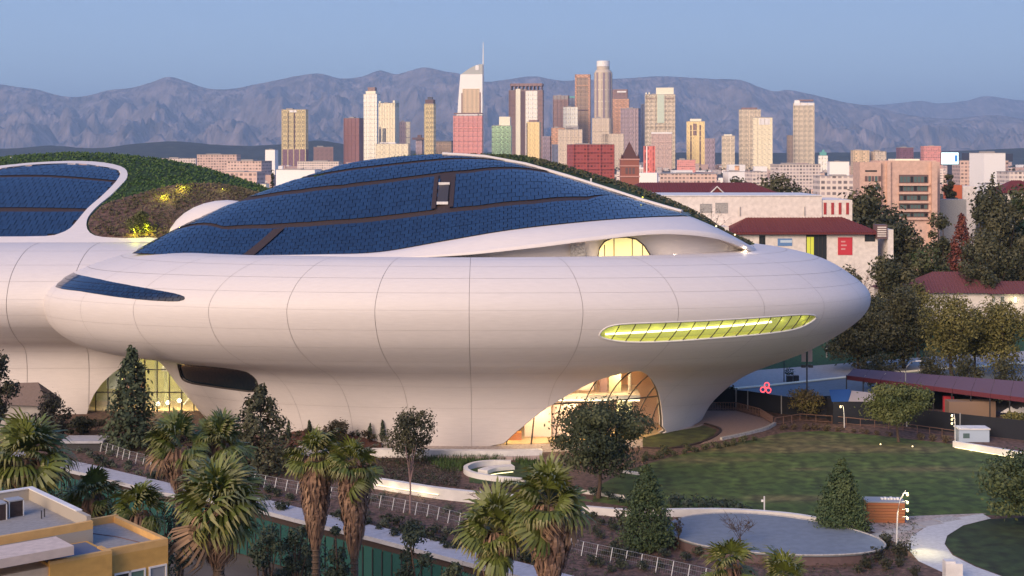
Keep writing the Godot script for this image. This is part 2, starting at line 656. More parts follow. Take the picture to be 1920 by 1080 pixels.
func museum() -> void:
	var t := thing("museum", "white ship-like museum with blue solar roof and lit slot window", "museum")
	var sh: Callable = shell
	var area := SHELL_AREA
	# the openings, traced on the shell
	var slot := traced("shell", sh, area, [[1124, 629], [1136, 615], [1165, 608], [1230, 605], [1330, 601], [1430, 595], [1500, 590], [1526, 591], [1530, 597], [1515, 608], [1490, 618], [1440, 626], [1350, 634], [1250, 641], [1180, 642], [1140, 637]], 3)
	var eye := traced("shell", sh, area, [[332, 682], [352, 684], [400, 688], [448, 694], [472, 704], [483, 720], [476, 734], [440, 731], [390, 724], [352, 717], [338, 705]], 3)
	var strip := traced("shell", sh, area, [[104, 538], [118, 524], [134, 508], [165, 519], [210, 529], [260, 538], [310, 547], [338, 553], [347, 559], [335, 565], [290, 564], [220, 557], [150, 546]], 2)
	var gate := traced("shell", sh, area, [[930, 850], [945, 831], [962, 815], [985, 796], [1012, 775], [1040, 756], [1070, 738], [1100, 722], [1130, 710], [1160, 702], [1185, 697], [1203, 697], [1222, 712], [1235, 738], [1241, 770], [1243, 800], [1243, 850]], 2)
	var cuts := [slot, eye, strip, gate]
	# backing behind the joints, then the white panels between them
	var back := MB.new()
	surface(back, sh, Rect2(-1.85, 0.0, 3.7, 1.0), 70, 36, -1.0, -0.16, cuts)
	part("shell_backing", back.mesh(), M.joint, t)
	var seams := [-1.85, -1.5, -1.22, -0.99, -0.775, -0.557, -0.372, -0.187, 0.0, 0.245, 0.47, 0.715, 0.95, 1.2, 1.5, 1.85]
	var rows := [0.0, 0.075, 0.15, 0.225, 0.30, 0.37, 0.44, 0.51, 0.58, 0.65, 0.72, 0.80, 0.89, 1.0]
	for i in seams.size() - 1:
		for j in rows.size() - 1:
			var g := 0.00045
			var e := 0.0005 if j < 5 else 0.00022
			var b := MB.new()
			surface(b, sh, Rect2(seams[i] + g, rows[j] + e, seams[i + 1] - seams[i] - 2.0 * g, rows[j + 1] - rows[j] - 2.0 * e), 8, 4, -1.0, 0.0, cuts)
			for piece in islands(b):   # an opening may leave a panel in two pieces
				part("shell_panel", piece.mesh(), M.shell, t)
	# reveals of the openings
	for o in [slot, eye, gate]:
		var b := MB.new()
		reveal(b, sh, o, -1.0, -0.3 if o == eye else -0.75, 0.0)
		part("opening_reveal", b.mesh(), M.lime_paint if o == slot else M.shell, t)
	part("window_rim", rail(sh, slot, -1.0, -0.05, 0.13), M.white, t)
	part("window_rim", rail(sh, eye, -1.0, -0.05, 0.12), M.mullion, t)
	part("gate_rim", rail(sh, gate, -1.0, -0.35, 0.16), M.mullion, t)
	glazing(t, sh, slot, eye, gate)
	solar_strip(t, sh, strip)
	upper_roof(t)


func glazing(t: Node3D, sh: Callable, slot: PackedVector2Array, eye: PackedVector2Array, gate: PackedVector2Array) -> void:
	# slot window: a row of leaning panes, a green-yellow gallery behind
	var b0 := bounds(slot)
	var n := 17
	var w := MB.new()
	surface(w, sh, b0.grow(0.02), 26, 5, -1.0, -0.9)
	part("gallery_wall", w.mesh(), glow("gallery_window_light", 0.46, 0.47, 0.075, 0.55), t)
	for i in n:
		var u0 := b0.position.x + b0.size.x * i / n
		var u1 := b0.position.x + b0.size.x * (i + 1) / n
		var p := MB.new()
		surface(p, sh, Rect2(u0, b0.position.y, u1 - u0, b0.size.y), 3, 4, -1.0, -0.12, [], slot)
		if p.v.size():
			part("window_pane", p.mesh(), M.clear_pane, t)
		if i > 0:
			var line := PackedVector2Array()
			for k in 9:
				line.append(Vector2(u0 + 0.016 * (0.5 - k / 8.0), b0.position.y + b0.size.y * k / 8.0))
			var seg := Geometry2D.intersect_polyline_with_polygon(line, slot)
			for s in seg:
				part("mullion", rail(sh, s, -1.0, -0.10, 0.06, false, 4), M.mullion, t)
	var strip := PackedVector2Array()
	for k in 15:
		var f := k / 14.0
		strip.append(Vector2(b0.position.x + b0.size.x * (0.03 + 0.72 * f), b0.position.y + b0.size.y * (0.70 - 0.28 * f)))
	part("strip_light", rail(sh, strip, -1.0, -0.72, 0.12, false, 6), glow("warm_white_glow", 1.0, 0.93, 0.62, 3.0), t)
	for f in [0.07, 0.22, 0.37, 0.52, 0.67, 0.82, 0.95]:
		var c := Vector2(b0.position.x + b0.size.x * f, b0.position.y + b0.size.y * (0.55 - 0.15 * f))
		var l := OmniLight3D.new()
		l.name = "gallery_light"
		l.light_color = lin(1.0, 0.95, 0.30)
		l.light_energy = 0.25
		l.light_size = 0.3
		l.omni_range = 40.0
		l.omni_attenuation = 2.0
		l.shadow_enabled = true
		l.position = sh.call(c.x, c.y) + normal_of(sh, c.x, c.y, 0.003, 0.003) * 0.5
		t.add_child(l, true)
	# dark window over the left foot
	var d := MB.new()
	surface(d, sh, bounds(eye), 14, 6, -1.0, -0.22, [], eye)
	part("dark_window_pane", d.mesh(), M.dark_pane, t)
	# the tall arched window at the right foot
	var g0 := bounds(gate)
	var cols := 9
	for i in cols:
		var u0 := g0.position.x + g0.size.x * i / cols
		var u1 := g0.position.x + g0.size.x * (i + 1) / cols
		for j in 2:
			var v0 := g0.position.y + g0.size.y * (0.0 if j == 0 else 0.48)
			var v1 := g0.position.y + g0.size.y * (0.48 if j == 0 else 1.0)
			var p := MB.new()
			surface(p, sh, Rect2(u0, v0, u1 - u0, v1 - v0), 4, 4, -1.0, -0.6, [], gate)
			if p.v.size():
				part("arch_pane", p.mesh(), M.clear_pane, t)
		if i > 0:
			var line := PackedVector2Array()
			for k in 13:
				line.append(Vector2(u0 - 0.02 * k / 12.0, g0.position.y + g0.size.y * k / 12.0))
			for s in Geometry2D.intersect_polyline_with_polygon(line, gate):
				part("mullion", rail(sh, s, -1.0, -0.55, 0.09, false, 4), M.mullion, t)
	var cross := PackedVector2Array()
	for k in 20:
		cross.append(Vector2(g0.position.x + g0.size.x * k / 19.0, g0.position.y + g0.size.y * (0.60 - 0.14 * (k / 19.0) * (k / 19.0))))
	for s in Geometry2D.intersect_polyline_with_polygon(cross, gate):
		part("transom", rail(sh, s, -1.0, -0.55, 0.09, false, 4), M.mullion, t)
	# what stands behind it: two lit floors
	part("lobby_wall", box_mesh(Vector3(-6, -0.2, -193), Vector3(22, 9.6, -192.6)), mat("peach", 0.78, 0.52, 0.36, 0.8), t)
	part("lobby_ceiling", box_mesh(Vector3(-6, 9.6, -192.6), Vector3(22, 9.9, -184.0)), mat("amber_timber", 0.80, 0.42, 0.07, 0.6), t)
	part("lobby_floor_slab", box_mesh(Vector3(-3, 4.7, -192.6), Vector3(16.5, 5.2, -184)), M.white, t)
	part("lobby_floor", slab([Vector3(-8, 0, -192.6), Vector3(24, 0, -192.6), Vector3(21, 0, -187.5), Vector3(16, 0, -181.5), Vector3(8, 0, -179.3), Vector3(0, 0, -178.4), Vector3(-8, 0, -178.2)], 0.02, 0.1), mat("warm_floor", 0.55, 0.40, 0.18, 0.4), t)
	for q in [[1.6, 5.0, 0.2, 4.2, -182.6], [5.2, 8.4, 0.2, 4.4, -183.2], [3.4, 7.0, 5.6, 7.9, -185.2], [7.2, 10.6, 5.6, 8.0, -185.6]]:
		part("lobby_screen", box_mesh(Vector3(q[0], q[2], q[4]), Vector3(q[1], q[3], q[4] + 0.15)), mat("pink_plaster", 0.84, 0.70, 0.68, 0.8), t)
	for q in [[11.4, 12.4, 5.3, 8.2, "mauve"], [12.6, 14.2, 5.3, 8.2, "pale_jade"], [13.6, 15.6, 0.2, 4.4, "pale_jade"]]:
		part("lobby_panel", box_mesh(Vector3(q[0], q[2], -186.4), Vector3(q[1], q[3], -186.2)), mat("mauve", 0.34, 0.22, 0.25, 0.8) if q[4] == "mauve" else mat("pale_jade", 0.62, 0.66, 0.46, 0.7), t)
	for x in [0.6, 6.8, 11.0, 15.4]:
		var col := MB.new()
		col.tube([Vector3(x, 0.1, -187.5), Vector3(x, 9.6, -187.5)], [0.22], 8)
		part("lobby_column", col.mesh(), M.white, t)
	part("lobby_counter", box_mesh(Vector3(-1.6, 0.1, -181.6), Vector3(1.2, 1.1, -180.6)), mat("orange_counter", 0.75, 0.27, 0.03, 0.6), t)
	part("strip_light", box_mesh(Vector3(0, 8.2, -187), Vector3(16.5, 8.36, -186.8)), M.warm_white_glow, t)
	part("strip_light", box_mesh(Vector3(-1, 4.5, -184.0), Vector3(16.4, 4.64, -183.8)), M.warm_white_glow, t)
	for p in [Vector3(4, 7.2, -184.2), Vector3(9, 7.8, -184.4), Vector3(14, 7.8, -185), Vector3(-1.0, 2.4, -180.4), Vector3(3.4, 3.6, -180.6), Vector3(8, 3.8, -181.4), Vector3(13, 3.6, -184)]:
		lamp(t, p, 13.0, lin(1.0, 0.70, 0.34), 0.35)


func bounds(p: PackedVector2Array) -> Rect2:
	var b := Rect2(p[0], Vector2.ZERO)
	for q in p:
		b = b.expand(q)
	return b


func solar_strip(t: Node3D, sh: Callable, strip: PackedVector2Array) -> void:
	var b := MB.new()
	surface(b, sh, bounds(strip), 20, 6, -1.0, -0.05, [], strip)
	var base := part("solar_strip", b.mesh(), M.brown_gutter, t)
	var r := bounds(strip)
	var rows := 6
	for j in rows:
		var cols := 42
		for i in cols:
			var cell := Rect2(r.position.x + r.size.x * (i + 0.5 * (j % 2)) / cols, r.position.y + r.size.y * j / rows, r.size.x / cols * 0.92, r.size.y / rows * 0.93)
			var m := MB.new()
			surface(m, sh, cell, 1, 1, -1.0, 0.05 + 0.02 * (j % 2), [], strip)
			if m.v.size():
				part("solar_panel", m.mesh(), [M.solar_blue, M.solar_bright, M.solar_navy][(i * 7 + j * 3) % 3], base)


# Rows of blue panels over the bands of a roof surface; the biggest 300 are parts, the others one part.
func panels(t: Node3D, fn: Callable, x0: float, x1: float, pitch: float, bands: Array, keep: Array, out_sign: float, singles: int) -> void:
	var many := [MB.new(), MB.new(), MB.new()]
	var mats := [M.solar_blue, M.solar_bright, M.solar_navy]
	var k := 0
	for band in bands:   # [lower curve, upper curve, rows, skipped spans of x]
		var rows: int = band[2]
		var step := 0
		for j in rows:
			var x := x0 + (0.5 * pitch if j % 2 else 0.0)
			while x < x1:
				var xa := x
				var xb := x + pitch * 0.93
				x += pitch
				step += 1
				var xm := (xa + xb) * 0.5
				var lo := curve_at(band[0], xm)
				var hi := curve_at(band[1], xm)
				if hi - lo < 0.02:
					continue
				var mid := Vector2(xm, lerpf(lo, hi, (j + 0.5) / rows))
				var skip := false
				for s in band[3]:
					skip = skip or (mid.x > s[0] + s[2] * mid.y and mid.x < s[1] + s[2] * mid.y)
				for p in keep:
					skip = skip or not Geometry2D.is_point_in_polygon(mid, p)
				if skip or mid.y < 0.012 or mid.y > 0.985:
					continue
				var q := []
				for c in [[xa, -0.03], [xb, -0.03], [xb, 1.0], [xa, 1.0]]:
					var l2 := curve_at(band[0], c[0])
					var h2 := curve_at(band[1], c[0])
					q.append(Vector2(c[0], clampf(lerpf(l2, h2, (j + c[1]) / rows), 0.0, 1.0)))
				var nn := normal_of(fn, mid.x, mid.y, 0.2, 0.01) * out_sign
				var lean := Vector3(rng.randf_range(-1, 1), rng.randf_range(-1, 1), rng.randf_range(-1, 1)) * 0.012
				var pp := []
				for c in 4:   # the lower edge of each panel lies proud over the one below
					var up := 0.135 if c < 2 else 0.12
					pp.append(fn.call(q[c].x, q[c].y) + nn * up + lean)
				var m := (step * 5 + j * 3 + rng.randi() % 2) % 3
				var b: MB = many[m]
				if k < singles:
					b = MB.new()
				b.quad(pp[0], pp[3], pp[2], pp[1])
				var drop := nn * -0.015
				b.quad(pp[0], pp[1], pp[1] + drop, pp[0] + drop)
				b.quad(pp[1], pp[2], pp[2] + drop, pp[1] + drop)
				b.quad(pp[3], pp[0], pp[0] + drop, pp[3] + drop)
				if k < singles:
					part("solar_panel", b.mesh(), mats[m], t)
				k += 1
	for m in 3:
		if many[m].v.size():
			part("solar_panels", many[m].mesh(), mats[m], t).set_meta("kind", "stuff")


func curve_at(c: Array, x: float) -> float:   # a line of Vector2 (x, t) rows in order of x, or a single number
	if c.size() == 1:
		return c[0]
	for i in c.size() - 1:
		if x <= c[i + 1].x or i == c.size() - 2:
			return clampf(lerpf(c[i].y, c[i + 1].y, (x - c[i].x) / (c[i + 1].x - c[i].x)), 0.0, 1.0)
	return 0.0


func upper_roof(t: Node3D) -> void:
	var dm: Callable = dome
	var area := Rect2(-50.5, 0.0, 73.6, 1.0)
	var b := MB.new()
	surface(b, dm, area, 60, 14, 1.0)
	var base := part("solar_roof", b.mesh(), M.brown_gutter, t)
	var low := Array(traced("dome", dm, area, [[336, 431], [420, 432], [500, 430], [580, 426], [650, 421], [730, 413], [800, 405], [900, 394], [1000, 384], [1100, 377], [1200, 375], [1262, 392]], 1))
	low.push_front(Vector2(low[0].x - 3.0, 1.0))
	var low_t := Array(traced("dome", dm, area, [[338, 428], [420, 426], [500, 422], [580, 417], [650, 412], [730, 404], [800, 396], [900, 386], [1000, 376], [1100, 370], [1200, 369], [1262, 388]], 1))
	low_t.push_front(Vector2(low_t[0].x - 3.0, 1.0))
	var mid := Array(traced("dome", dm, area, [[420, 388], [480, 375], [560, 364], [640, 355], [720, 345], [800, 334], [880, 326], [965, 319]], 1))
	mid.push_front(Vector2(mid[0].x - 3.0, 1.0))
	var mid_t := Array(traced("dome", dm, area, [[425, 383], [485, 368], [560, 357], [640, 348], [720, 338], [800, 328], [880, 320], [960, 314]], 1))
	mid_t.push_front(Vector2(mid_t[0].x - 3.0, 1.0))
	var top := Array(traced("dome", dm, area, [[590, 333], [640, 324], [700, 316], [760, 309], [810, 304], [860, 300]], 1))
	top.push_front(Vector2(top[0].x - 3.0, 1.0))
	var top_t := Array(traced("dome", dm, area, [[595, 328], [640, 320], [700, 312], [760, 305], [810, 300], [860, 297]], 1))
	top_t.push_front(Vector2(top_t[0].x - 3.0, 1.0))
	var bands := [
		[[0.0], low, 9, []],
		[low_t, mid, 9, [[-10.2, -8.2, 0.0]]],
		[mid_t, top, 5, []],
		[top_t, [1.0], 3, []]]
	panels(base, dm, -50.0, 23.0, 1.02, bands, [], 1.0, 300)
	var ramp := MB.new()
	var r0 := find("dome", dm, area, 466, 481)
	var r1 := find("dome", dm, area, 524, 431)
	var last := []
	for k in 9:
		var f := k / 8.0
		var c2 := r0.lerp(r1, f)
		var cur := [dome(c2.x - 0.75, c2.y) + Vector3(0, 0.24, 0.1), dome(c2.x + 0.75, c2.y) + Vector3(0, 0.24, 0.1)]
		if k > 0:
			ramp.quad(last[0], cur[0], cur[1], last[1])
		last = cur
	part("roof_ramp", ramp.mesh(), M.brown_gutter, base)
	# the shaft that breaks the upper band
	var s := MB.new()
	var c := dome(-9.3, (curve_at(low_t, -9.3) + curve_at(mid, -9.3)) * 0.5)
	for f in [0.12, 0.68]:
		var p := dome(-9.2, lerpf(curve_at(low_t, -9.2), curve_at(mid, -9.2), f)) + Vector3(0, 0.25, 0)
		s.box(p + Vector3(-0.75, -0.2, -0.25), p + Vector3(0.75, 0.15, 0.25))
	part("roof_hatch_bar", s.mesh(), M.white, base)
	var hatch := MB.new()
	surface(hatch, dm, Rect2(-9.9, lerpf(curve_at(low_t, -9.2), curve_at(mid, -9.2), 0.15), 1.4, (curve_at(mid, -9.2) - curve_at(low_t, -9.2)) * 0.5), 1, 3, 1.0, 0.22)
	for x in [-10.35, -8.0]:
		var edge := MB.new()
		for k in 6:
			var ta := lerpf(curve_at(low_t, -9.2), curve_at(mid, -9.2), k / 6.0)
			var tb := lerpf(curve_at(low_t, -9.2), curve_at(mid, -9.2), (k + 1) / 6.0)
			var up := Vector3(0, 0.24, 0.1)
			edge.quad(dome(x - 0.28, ta) + up, dome(x - 0.28, tb) + up, dome(x + 0.28, tb) + up, dome(x + 0.28, ta) + up)
		part("hatch_edge", edge.mesh(), M.brown_gutter, base)
	part("roof_hatch", hatch.mesh(), M.mullion, base)
	# white eave round the solar roof
	var lp: Callable = lip
	var e := MB.new()
	surface(e, lp, Rect2(0.0, 0.0, 1.0, 2.0), 90, 12, -1.0)
	part("eave", e.mesh(), M.shell, t)
	# underside of the eave, back to the terrace wall
	var soffit := MB.new()
	var wall := MB.new()
	var prev := []
	for i in 61:
		var q := 0.2 + 0.8 * i / 60.0
		var k := keyed(LIP_KEYS, q)
		var o := lip(q, 2.0)
		var a := Vector3(k[0], 0, -k[1])
		var inw := Vector3(k[0], 0, -k[1]) - Vector3(k[3], 0, -k[4])
		var back := minf(inw.length(), lerpf(2.6, 1.3, smoothstep(0.62, 0.82, q)))
		var f := Vector3(k[3], 0, -k[4]) + inw.normalized() * back
		var top_p := Vector3(f.x, minf(o.y + 0.35, k[2] - 0.3), f.z)
		var cur := [o, top_p, Vector3(f.x, 22.4, f.z)]
		if prev.size():
			soffit.quad(prev[0], cur[0], cur[1], prev[1])
			wall.quad(prev[1], cur[1], cur[2], prev[2])
		prev = cur
	part("eave_soffit", soffit.mesh(), M.shell, t)
	part("terrace_wall", wall.mesh(), M.shell, t)
	for p in [Vector3(30.4, 23.55, -186.4), Vector3(20.5, 23.22, -180.9), Vector3(11.0, 23.22, -179.2)]:
		var tl := MB.new()
		tl.lathe(p, [[0.30, -0.1], [0.30, 0.05], [0.02, 0.10]], 8)
		part("terrace_lamp", tl.mesh(), glow("dim_lamp_glow", 1.0, 0.85, 0.6, 0.7), t)
		lamp(t, p + Vector3(0, 0.35, 0), 1.1, lin(1.0, 0.80, 0.55), 0.15)
	# lit arch and a small door in the terrace wall
	var arch := MB.new()
	var frame := MB.new()
	var c0 := at(1172, 481, 180.4)
	var outline := [[-3.4, 0.0], [-3.2, 1.1], [-2.6, 1.9], [-1.6, 2.35], [0.2, 2.45], [1.4, 2.2], [2.4, 1.4], [3.1, 0.3], [3.2, 0.0]]
	var pts := []
	for p in outline:
		pts.append(c0 + Vector3(p[0], p[1], 0))
	for i in pts.size() - 1:
		arch.tri(c0 + Vector3(0, 0, -0.02), pts[i], pts[i + 1])
	part("terrace_arch_window", arch.mesh(), glow("amber_window", 0.90, 0.74, 0.30, 0.6), t)
	frame.tube(pts, [0.10], 5)
	for x in [-2.6, -1.4, 0.9, 2.2]:
		frame.tube([c0 + Vector3(x, 0, 0.03), c0 + Vector3(x, 1.5 if absf(x) > 2.0 else 2.25, 0.03)], [0.06], 4)
	part("terrace_arch_frame", frame.mesh(), M.mullion, t)
	var dr := at(1083, 481, 180.2)
	part("terrace_door", box_mesh(dr + Vector3(-0.9, -0.3, -0.1), dr + Vector3(0.9, 1.75, 0.1)), M.concrete, t)
	part("terrace_sign_light", box_mesh(dr + Vector3(-0.5, 1.85, 0.0), dr + Vector3(0.4, 2.1, 0.2)), glow("rose_light", 1.0, 0.45, 0.38, 0.9), t)
	# terrace deck behind the rim, and the green roof beyond the ridge
	var deck := MB.new()
	var poly := PackedVector2Array()
	for i in 40:
		var u := -1.85 + 3.7 * i / 39.0
		var p := shell(u, 0.0)
		poly.append(Vector2(p.x, p.z))
	deck.prism(poly, 22.6, 23.2)
	part("terrace_deck", deck.mesh(), M.concrete, t)
	var green := MB.new()
	surface(green, green_back, Rect2(-30.0, 0.0, 66.0, 1.0), 44, 10, 1.0)
	part("green_roof", green.mesh(), M.turf, t)
	part("roof_ridge_edge", rail(dm, PackedVector2Array([Vector2(-10, 1), Vector2(-4, 1), Vector2(2, 1), Vector2(8, 1), Vector2(14, 1), Vector2(18, 1), Vector2(21, 1), Vector2(23.1, 1)]), 1.0, 0.12, 0.32, false, 6), M.shell, t)


const BACK_KEYS := [[-30.0, 33.0, 205.5], [-17.0, 35.6, 207.0], [-8.0, 36.05, 208.0], [0.0, 35.95, 212.0], [4.0, 35.4, 214.0], [11.0, 33.5, 215.0], [20.0, 30.7, 214.0], [27.0, 27.7, 212.0], [32.0, 24.5, 208.0], [36.0, 23.0, 205.0]]


func green_back(x: float, t: float) -> Vector3:
	var k := keyed(BACK_KEYS, x)
	var near := 195.0 + 8.0 * (1.0 - absf(x) / 40.0)
	if t < 0.5:
		return Vector3(x, lerpf(maxf(k[0] - 3.0, 22.8), k[0], sin(t * PI)), -lerpf(near, k[1], t * 2.0))
	return Vector3(x, lerpf(k[0], 23.0, (t - 0.5) * 2.0), -lerpf(k[1], k[1] + 25.0, (t - 0.5) * 2.0))


# ---------------------------------------------------------------- the other lobe, on the left
const WING := [Vector2(215, 23.2), Vector2(206, 23.6), Vector2(199, 22.8), Vector2(193.6, 20.2), Vector2(191.4, 16.6), Vector2(192.4, 13.4), Vector2(195.6, 10.9), Vector2(198.6, 9.2), Vector2(199.6, 6.4), Vector2(199.4, -0.3)]
const WING_AREA := Rect2(-110.0, 0.0, 76.0, 1.0)
const HILL_AREA := Rect2(-112.0, 0.0, 90.0, 1.0)


func wing(x: float, w: float) -> Vector3:
	var p := spline(WING, w)
	var back := maxf(0.0, x + 62.0)
	return Vector3(x, p.y, -(p.x + back * back * 0.012))


const HILL_KEYS := [[-112.0, 27.0, 236.0], [-100.0, 32.0, 238.0], [-88.0, 35.3, 240.0], [-75.0, 36.5, 242.0], [-64.0, 36.0, 242.0], [-54.0, 34.6, 240.0], [-46.0, 32.6, 236.0], [-38.0, 30.3, 230.0], [-30.0, 27.0, 224.0], [-22.0, 24.0, 216.0]]


func hill(x: float, t: float) -> Vector3:   # the roof of the lobe: up from the rim to the ridge
	var k := keyed(HILL_KEYS, x)
	return Vector3(x, lerpf(23.38, k[0], sin(t * 1.45) / sin(1.45)), -lerpf(205.0, k[1], t))


var wing_border := PackedVector2Array()


func west_wing() -> void:
	var t := thing("museum_wing", "white left lobe of the museum under a grassy roof hill", "museum wing")
	var wg: Callable = wing
	var cut := traced("wing", wg, WING_AREA, [[160, 812], [161, 784], [167, 760], [176, 740], [192, 718], [214, 698], [240, 682], [262, 672], [300, 664], [420, 664], [420, 812]], 1)
	var cuts := [cut]
	var back := MB.new()
	surface(back, wg, Rect2(-110, 0, 76, 1), 40, 36, -1.0, -0.16, cuts)
	part("shell_backing", back.mesh(), M.joint, t)
	var seams := [-110.0, -98.0, -86.0, -76.5, -67.6, -59.0, -50.0, -42.0, -34.0]
	var rows := [0.0, 0.075, 0.15, 0.225, 0.30, 0.37, 0.44, 0.51, 0.58, 0.65, 0.72, 0.80, 0.89, 1.0]
	for i in seams.size() - 1:
		for j in rows.size() - 1:
			var b := MB.new()
			surface(b, wg, Rect2(seams[i] + 0.035, rows[j] + 0.0003, seams[i + 1] - seams[i] - 0.07, rows[j + 1] - rows[j] - 0.0006), 6, 4, -1.0, 0.0, cuts)
			if b.v.size():
				part("shell_panel", b.mesh(), M.shell, t)
	# roof hill: solar field with a white border, grass, a planted garden
	var hl: Callable = hill
	var field := traced("hill", hl, HILL_AREA, [[-60, 446], [-60, 328], [0, 318], [50, 312], [100, 309], [150, 309], [190, 314], [218, 320], [226, 327], [218, 342], [203, 358], [186, 374], [165, 392], [148, 412], [132, 430], [112, 440], [85, 445], [0, 446]], 2)
	var border := traced("hill", hl, HILL_AREA, [[-60, 470], [-60, 318], [0, 313], [50, 308], [100, 305], [150, 304], [195, 307], [226, 314], [238, 323], [238, 336], [226, 350], [208, 368], [188, 384], [172, 400], [163, 415], [164, 432], [178, 444], [210, 448], [250, 449], [300, 449], [300, 470]], 2)
	wing_border = border
	var garden_edge := traced("hill", hl, HILL_AREA, [[166, 414], [176, 400], [196, 383], [228, 372], [262, 362], [300, 352], [340, 345], [390, 343], [430, 346], [470, 358], [500, 372], [500, 449], [250, 447], [205, 446], [180, 441], [168, 430]], 2)
	var g := MB.new()
	surface(g, hl, HILL_AREA, 60, 40, 1.0, 0.0, [border, garden_edge])
	part("grass_roof", g.mesh(), M.turf, t)
	var wh := MB.new()
	surface(wh, hl, HILL_AREA, 60, 40, 1.0, 0.22, [field], border)
	reveal(wh, hl, border, 1.0, -0.2, 0.22, true, 0.1, 0.005)
	part("roof_border", wh.mesh(), M.shell, t)
	var bed := MB.new()
	surface(bed, hl, HILL_AREA, 60, 40, 1.0, 0.0, [border], garden_edge)
	part("garden_bed", bed.mesh(), M.soil, t)
	var fb := MB.new()
	surface(fb, hl, HILL_AREA, 60, 40, 1.0, 0.0, [], field)
	var base := part("solar_roof", fb.mesh(), M.brown_gutter, t)
	var lo := Array(traced("hill", hl, HILL_AREA, [[-60, 398], [0, 398], [60, 398], [110, 398], [160, 398]], 1))
	var lo_t := Array(traced("hill", hl, HILL_AREA, [[-60, 390], [0, 390], [60, 390], [110, 391], [165, 392]], 1))
	var hi := Array(traced("hill", hl, HILL_AREA, [[-60, 334], [0, 334], [60, 333], [120, 335], [170, 339], [215, 343]], 1))
	var hi_t := Array(traced("hill", hl, HILL_AREA, [[-60, 330], [0, 330], [60, 329], [120, 331], [170, 335], [215, 339]], 1))
	panels(base, hl, -96.0, -50.0, 1.05, [[[0.0], lo, 7, []], [lo_t, hi, 9, []], [hi_t, [1.0], 16, []]], [field], 1.0, 0)
	# white hood beside the garden
	var hood := MB.new()
	var hc := Vector3(-40.5, 23.4, -203.5)
	for i in 16:
		for j in 8:
			var q := []
			for c in [[i, j], [i + 1, j], [i + 1, j + 1], [i, j + 1]]:
				var a: float = PI * c[0] / 16.0
				var w: float = PI * 0.5 * c[1] / 8.0
				var p := Vector3(-cos(a) * cos(w) * 8.6, sin(w) * 6.3, sin(a) * cos(w) * 5.0)
				q.append([hc + p, Vector3(p.x / 57.0, p.y / 38.0, p.z / 25.0).normalized()])
			hood.tri_n(q[0][0], q[1][0], q[2][0], q[0][1], q[1][1], q[2][1])
			hood.tri_n(q[0][0], q[2][0], q[3][0], q[0][1], q[2][1], q[3][1])
	part("white_hood", hood.mesh(), M.shell, t)
	# entrance glass between the two lobes
	var gl := thing("entrance_glazing", "glazed entrance wall between the museum's two lobes, lit inside", "glass wall")
	var z := -201.2
	var xs := []
	for i in 12:
		xs.append(-58.5 + 19.0 * i / 11.0)
	for i in 11:
		for j in 3:
			var y0: float = [0.1, 2.8, 6.0][j]
			var y1: float = [2.74, 5.94, 10.4][j]
			var p := box_mesh(Vector3(xs[i] + 0.04, y0, z), Vector3(xs[i + 1] - 0.04, y1, z + 0.03))
			part("pane", p, M.clear_pane, gl)
		part("mullion", box_mesh(Vector3(xs[i] - 0.06, 0, z - 0.1), Vector3(xs[i] + 0.06, 10.4, z + 0.12)), M.mullion, gl)
	for y in [2.77, 5.97]:
		part("transom", box_mesh(Vector3(-58.5, y - 0.07, z - 0.08), Vector3(-39.5, y + 0.07, z + 0.14)), M.mullion, gl)
	part("hall_wall", box_mesh(Vector3(-62, 0, -210), Vector3(-36, 12, -209.6)), mat("straw", 0.42, 0.42, 0.15, 0.8), gl)
	part("hall_floor", box_mesh(Vector3(-62, 0.02, -209.6), Vector3(-36, 0.12, -201.6)), M.warm_floor, gl)
	part("hall_balcony", box_mesh(Vector3(-49.6, 5.5, -207), Vector3(-38, 6.1, -202.6)), M.white, gl)
	for k in 3:
		part("hall_panel", box_mesh(Vector3(-48.6 + k * 2.3, 6.3, -203.4), Vector3(-46.5 + k * 2.3, 10.2, -203.2)), mat("mint", 0.62, 0.74, 0.64, 0.6), gl)
	for x in [-56.0, -53.4, -51.0, -49.6]:
		part("hall_column", box_mesh(Vector3(x, 0.1, -204.6), Vector3(x + 0.4, 10.4, -204.2)), mat("olive_column", 0.22, 0.23, 0.10, 0.7), gl)
	part("hall_screen", box_mesh(Vector3(-57.6, 2.9, -203.6), Vector3(-55.6, 5.4, -203.4)), M.mint, gl)
	part("hall_stall", box_mesh(Vector3(-55.2, 2.9, -203.8), Vector3(-52.4, 4.6, -203.6)), mat("brick_orange", 0.42, 0.14, 0.05, 0.7), gl)
	part("hall_kiosk", box_mesh(Vector3(-42.6, 0.1, -203), Vector3(-40.8, 3.4, -202.2)), mat("orange_panel", 0.80, 0.30, 0.03, 0.6), gl)
	var stair := MB.new()
	stair.tube([Vector3(-46.4, 3.4, -202.4), Vector3(-42.8, 0.8, -202.2)], [0.13], 5)
	stair.tube([Vector3(-46.4, 0.8, -202.4), Vector3(-44.6, 3.2, -202.3)], [0.08], 5)
	part("hall_stair_rail", stair.mesh(), M.white, gl)
	for p in [at(296, 757, 201.9), at(315, 755, 201.9), at(336, 751, 201.9)]:
		var lamp := MB.new()
		lamp.lathe(p, [[0.02, -0.3], [0.22, -0.18], [0.32, 0.0], [0.22, 0.18], [0.02, 0.3]], 10)
		part("hanging_lamp", lamp.mesh(), glow("lamp_glow", 1.0, 0.9, 0.6, 8.0), gl)
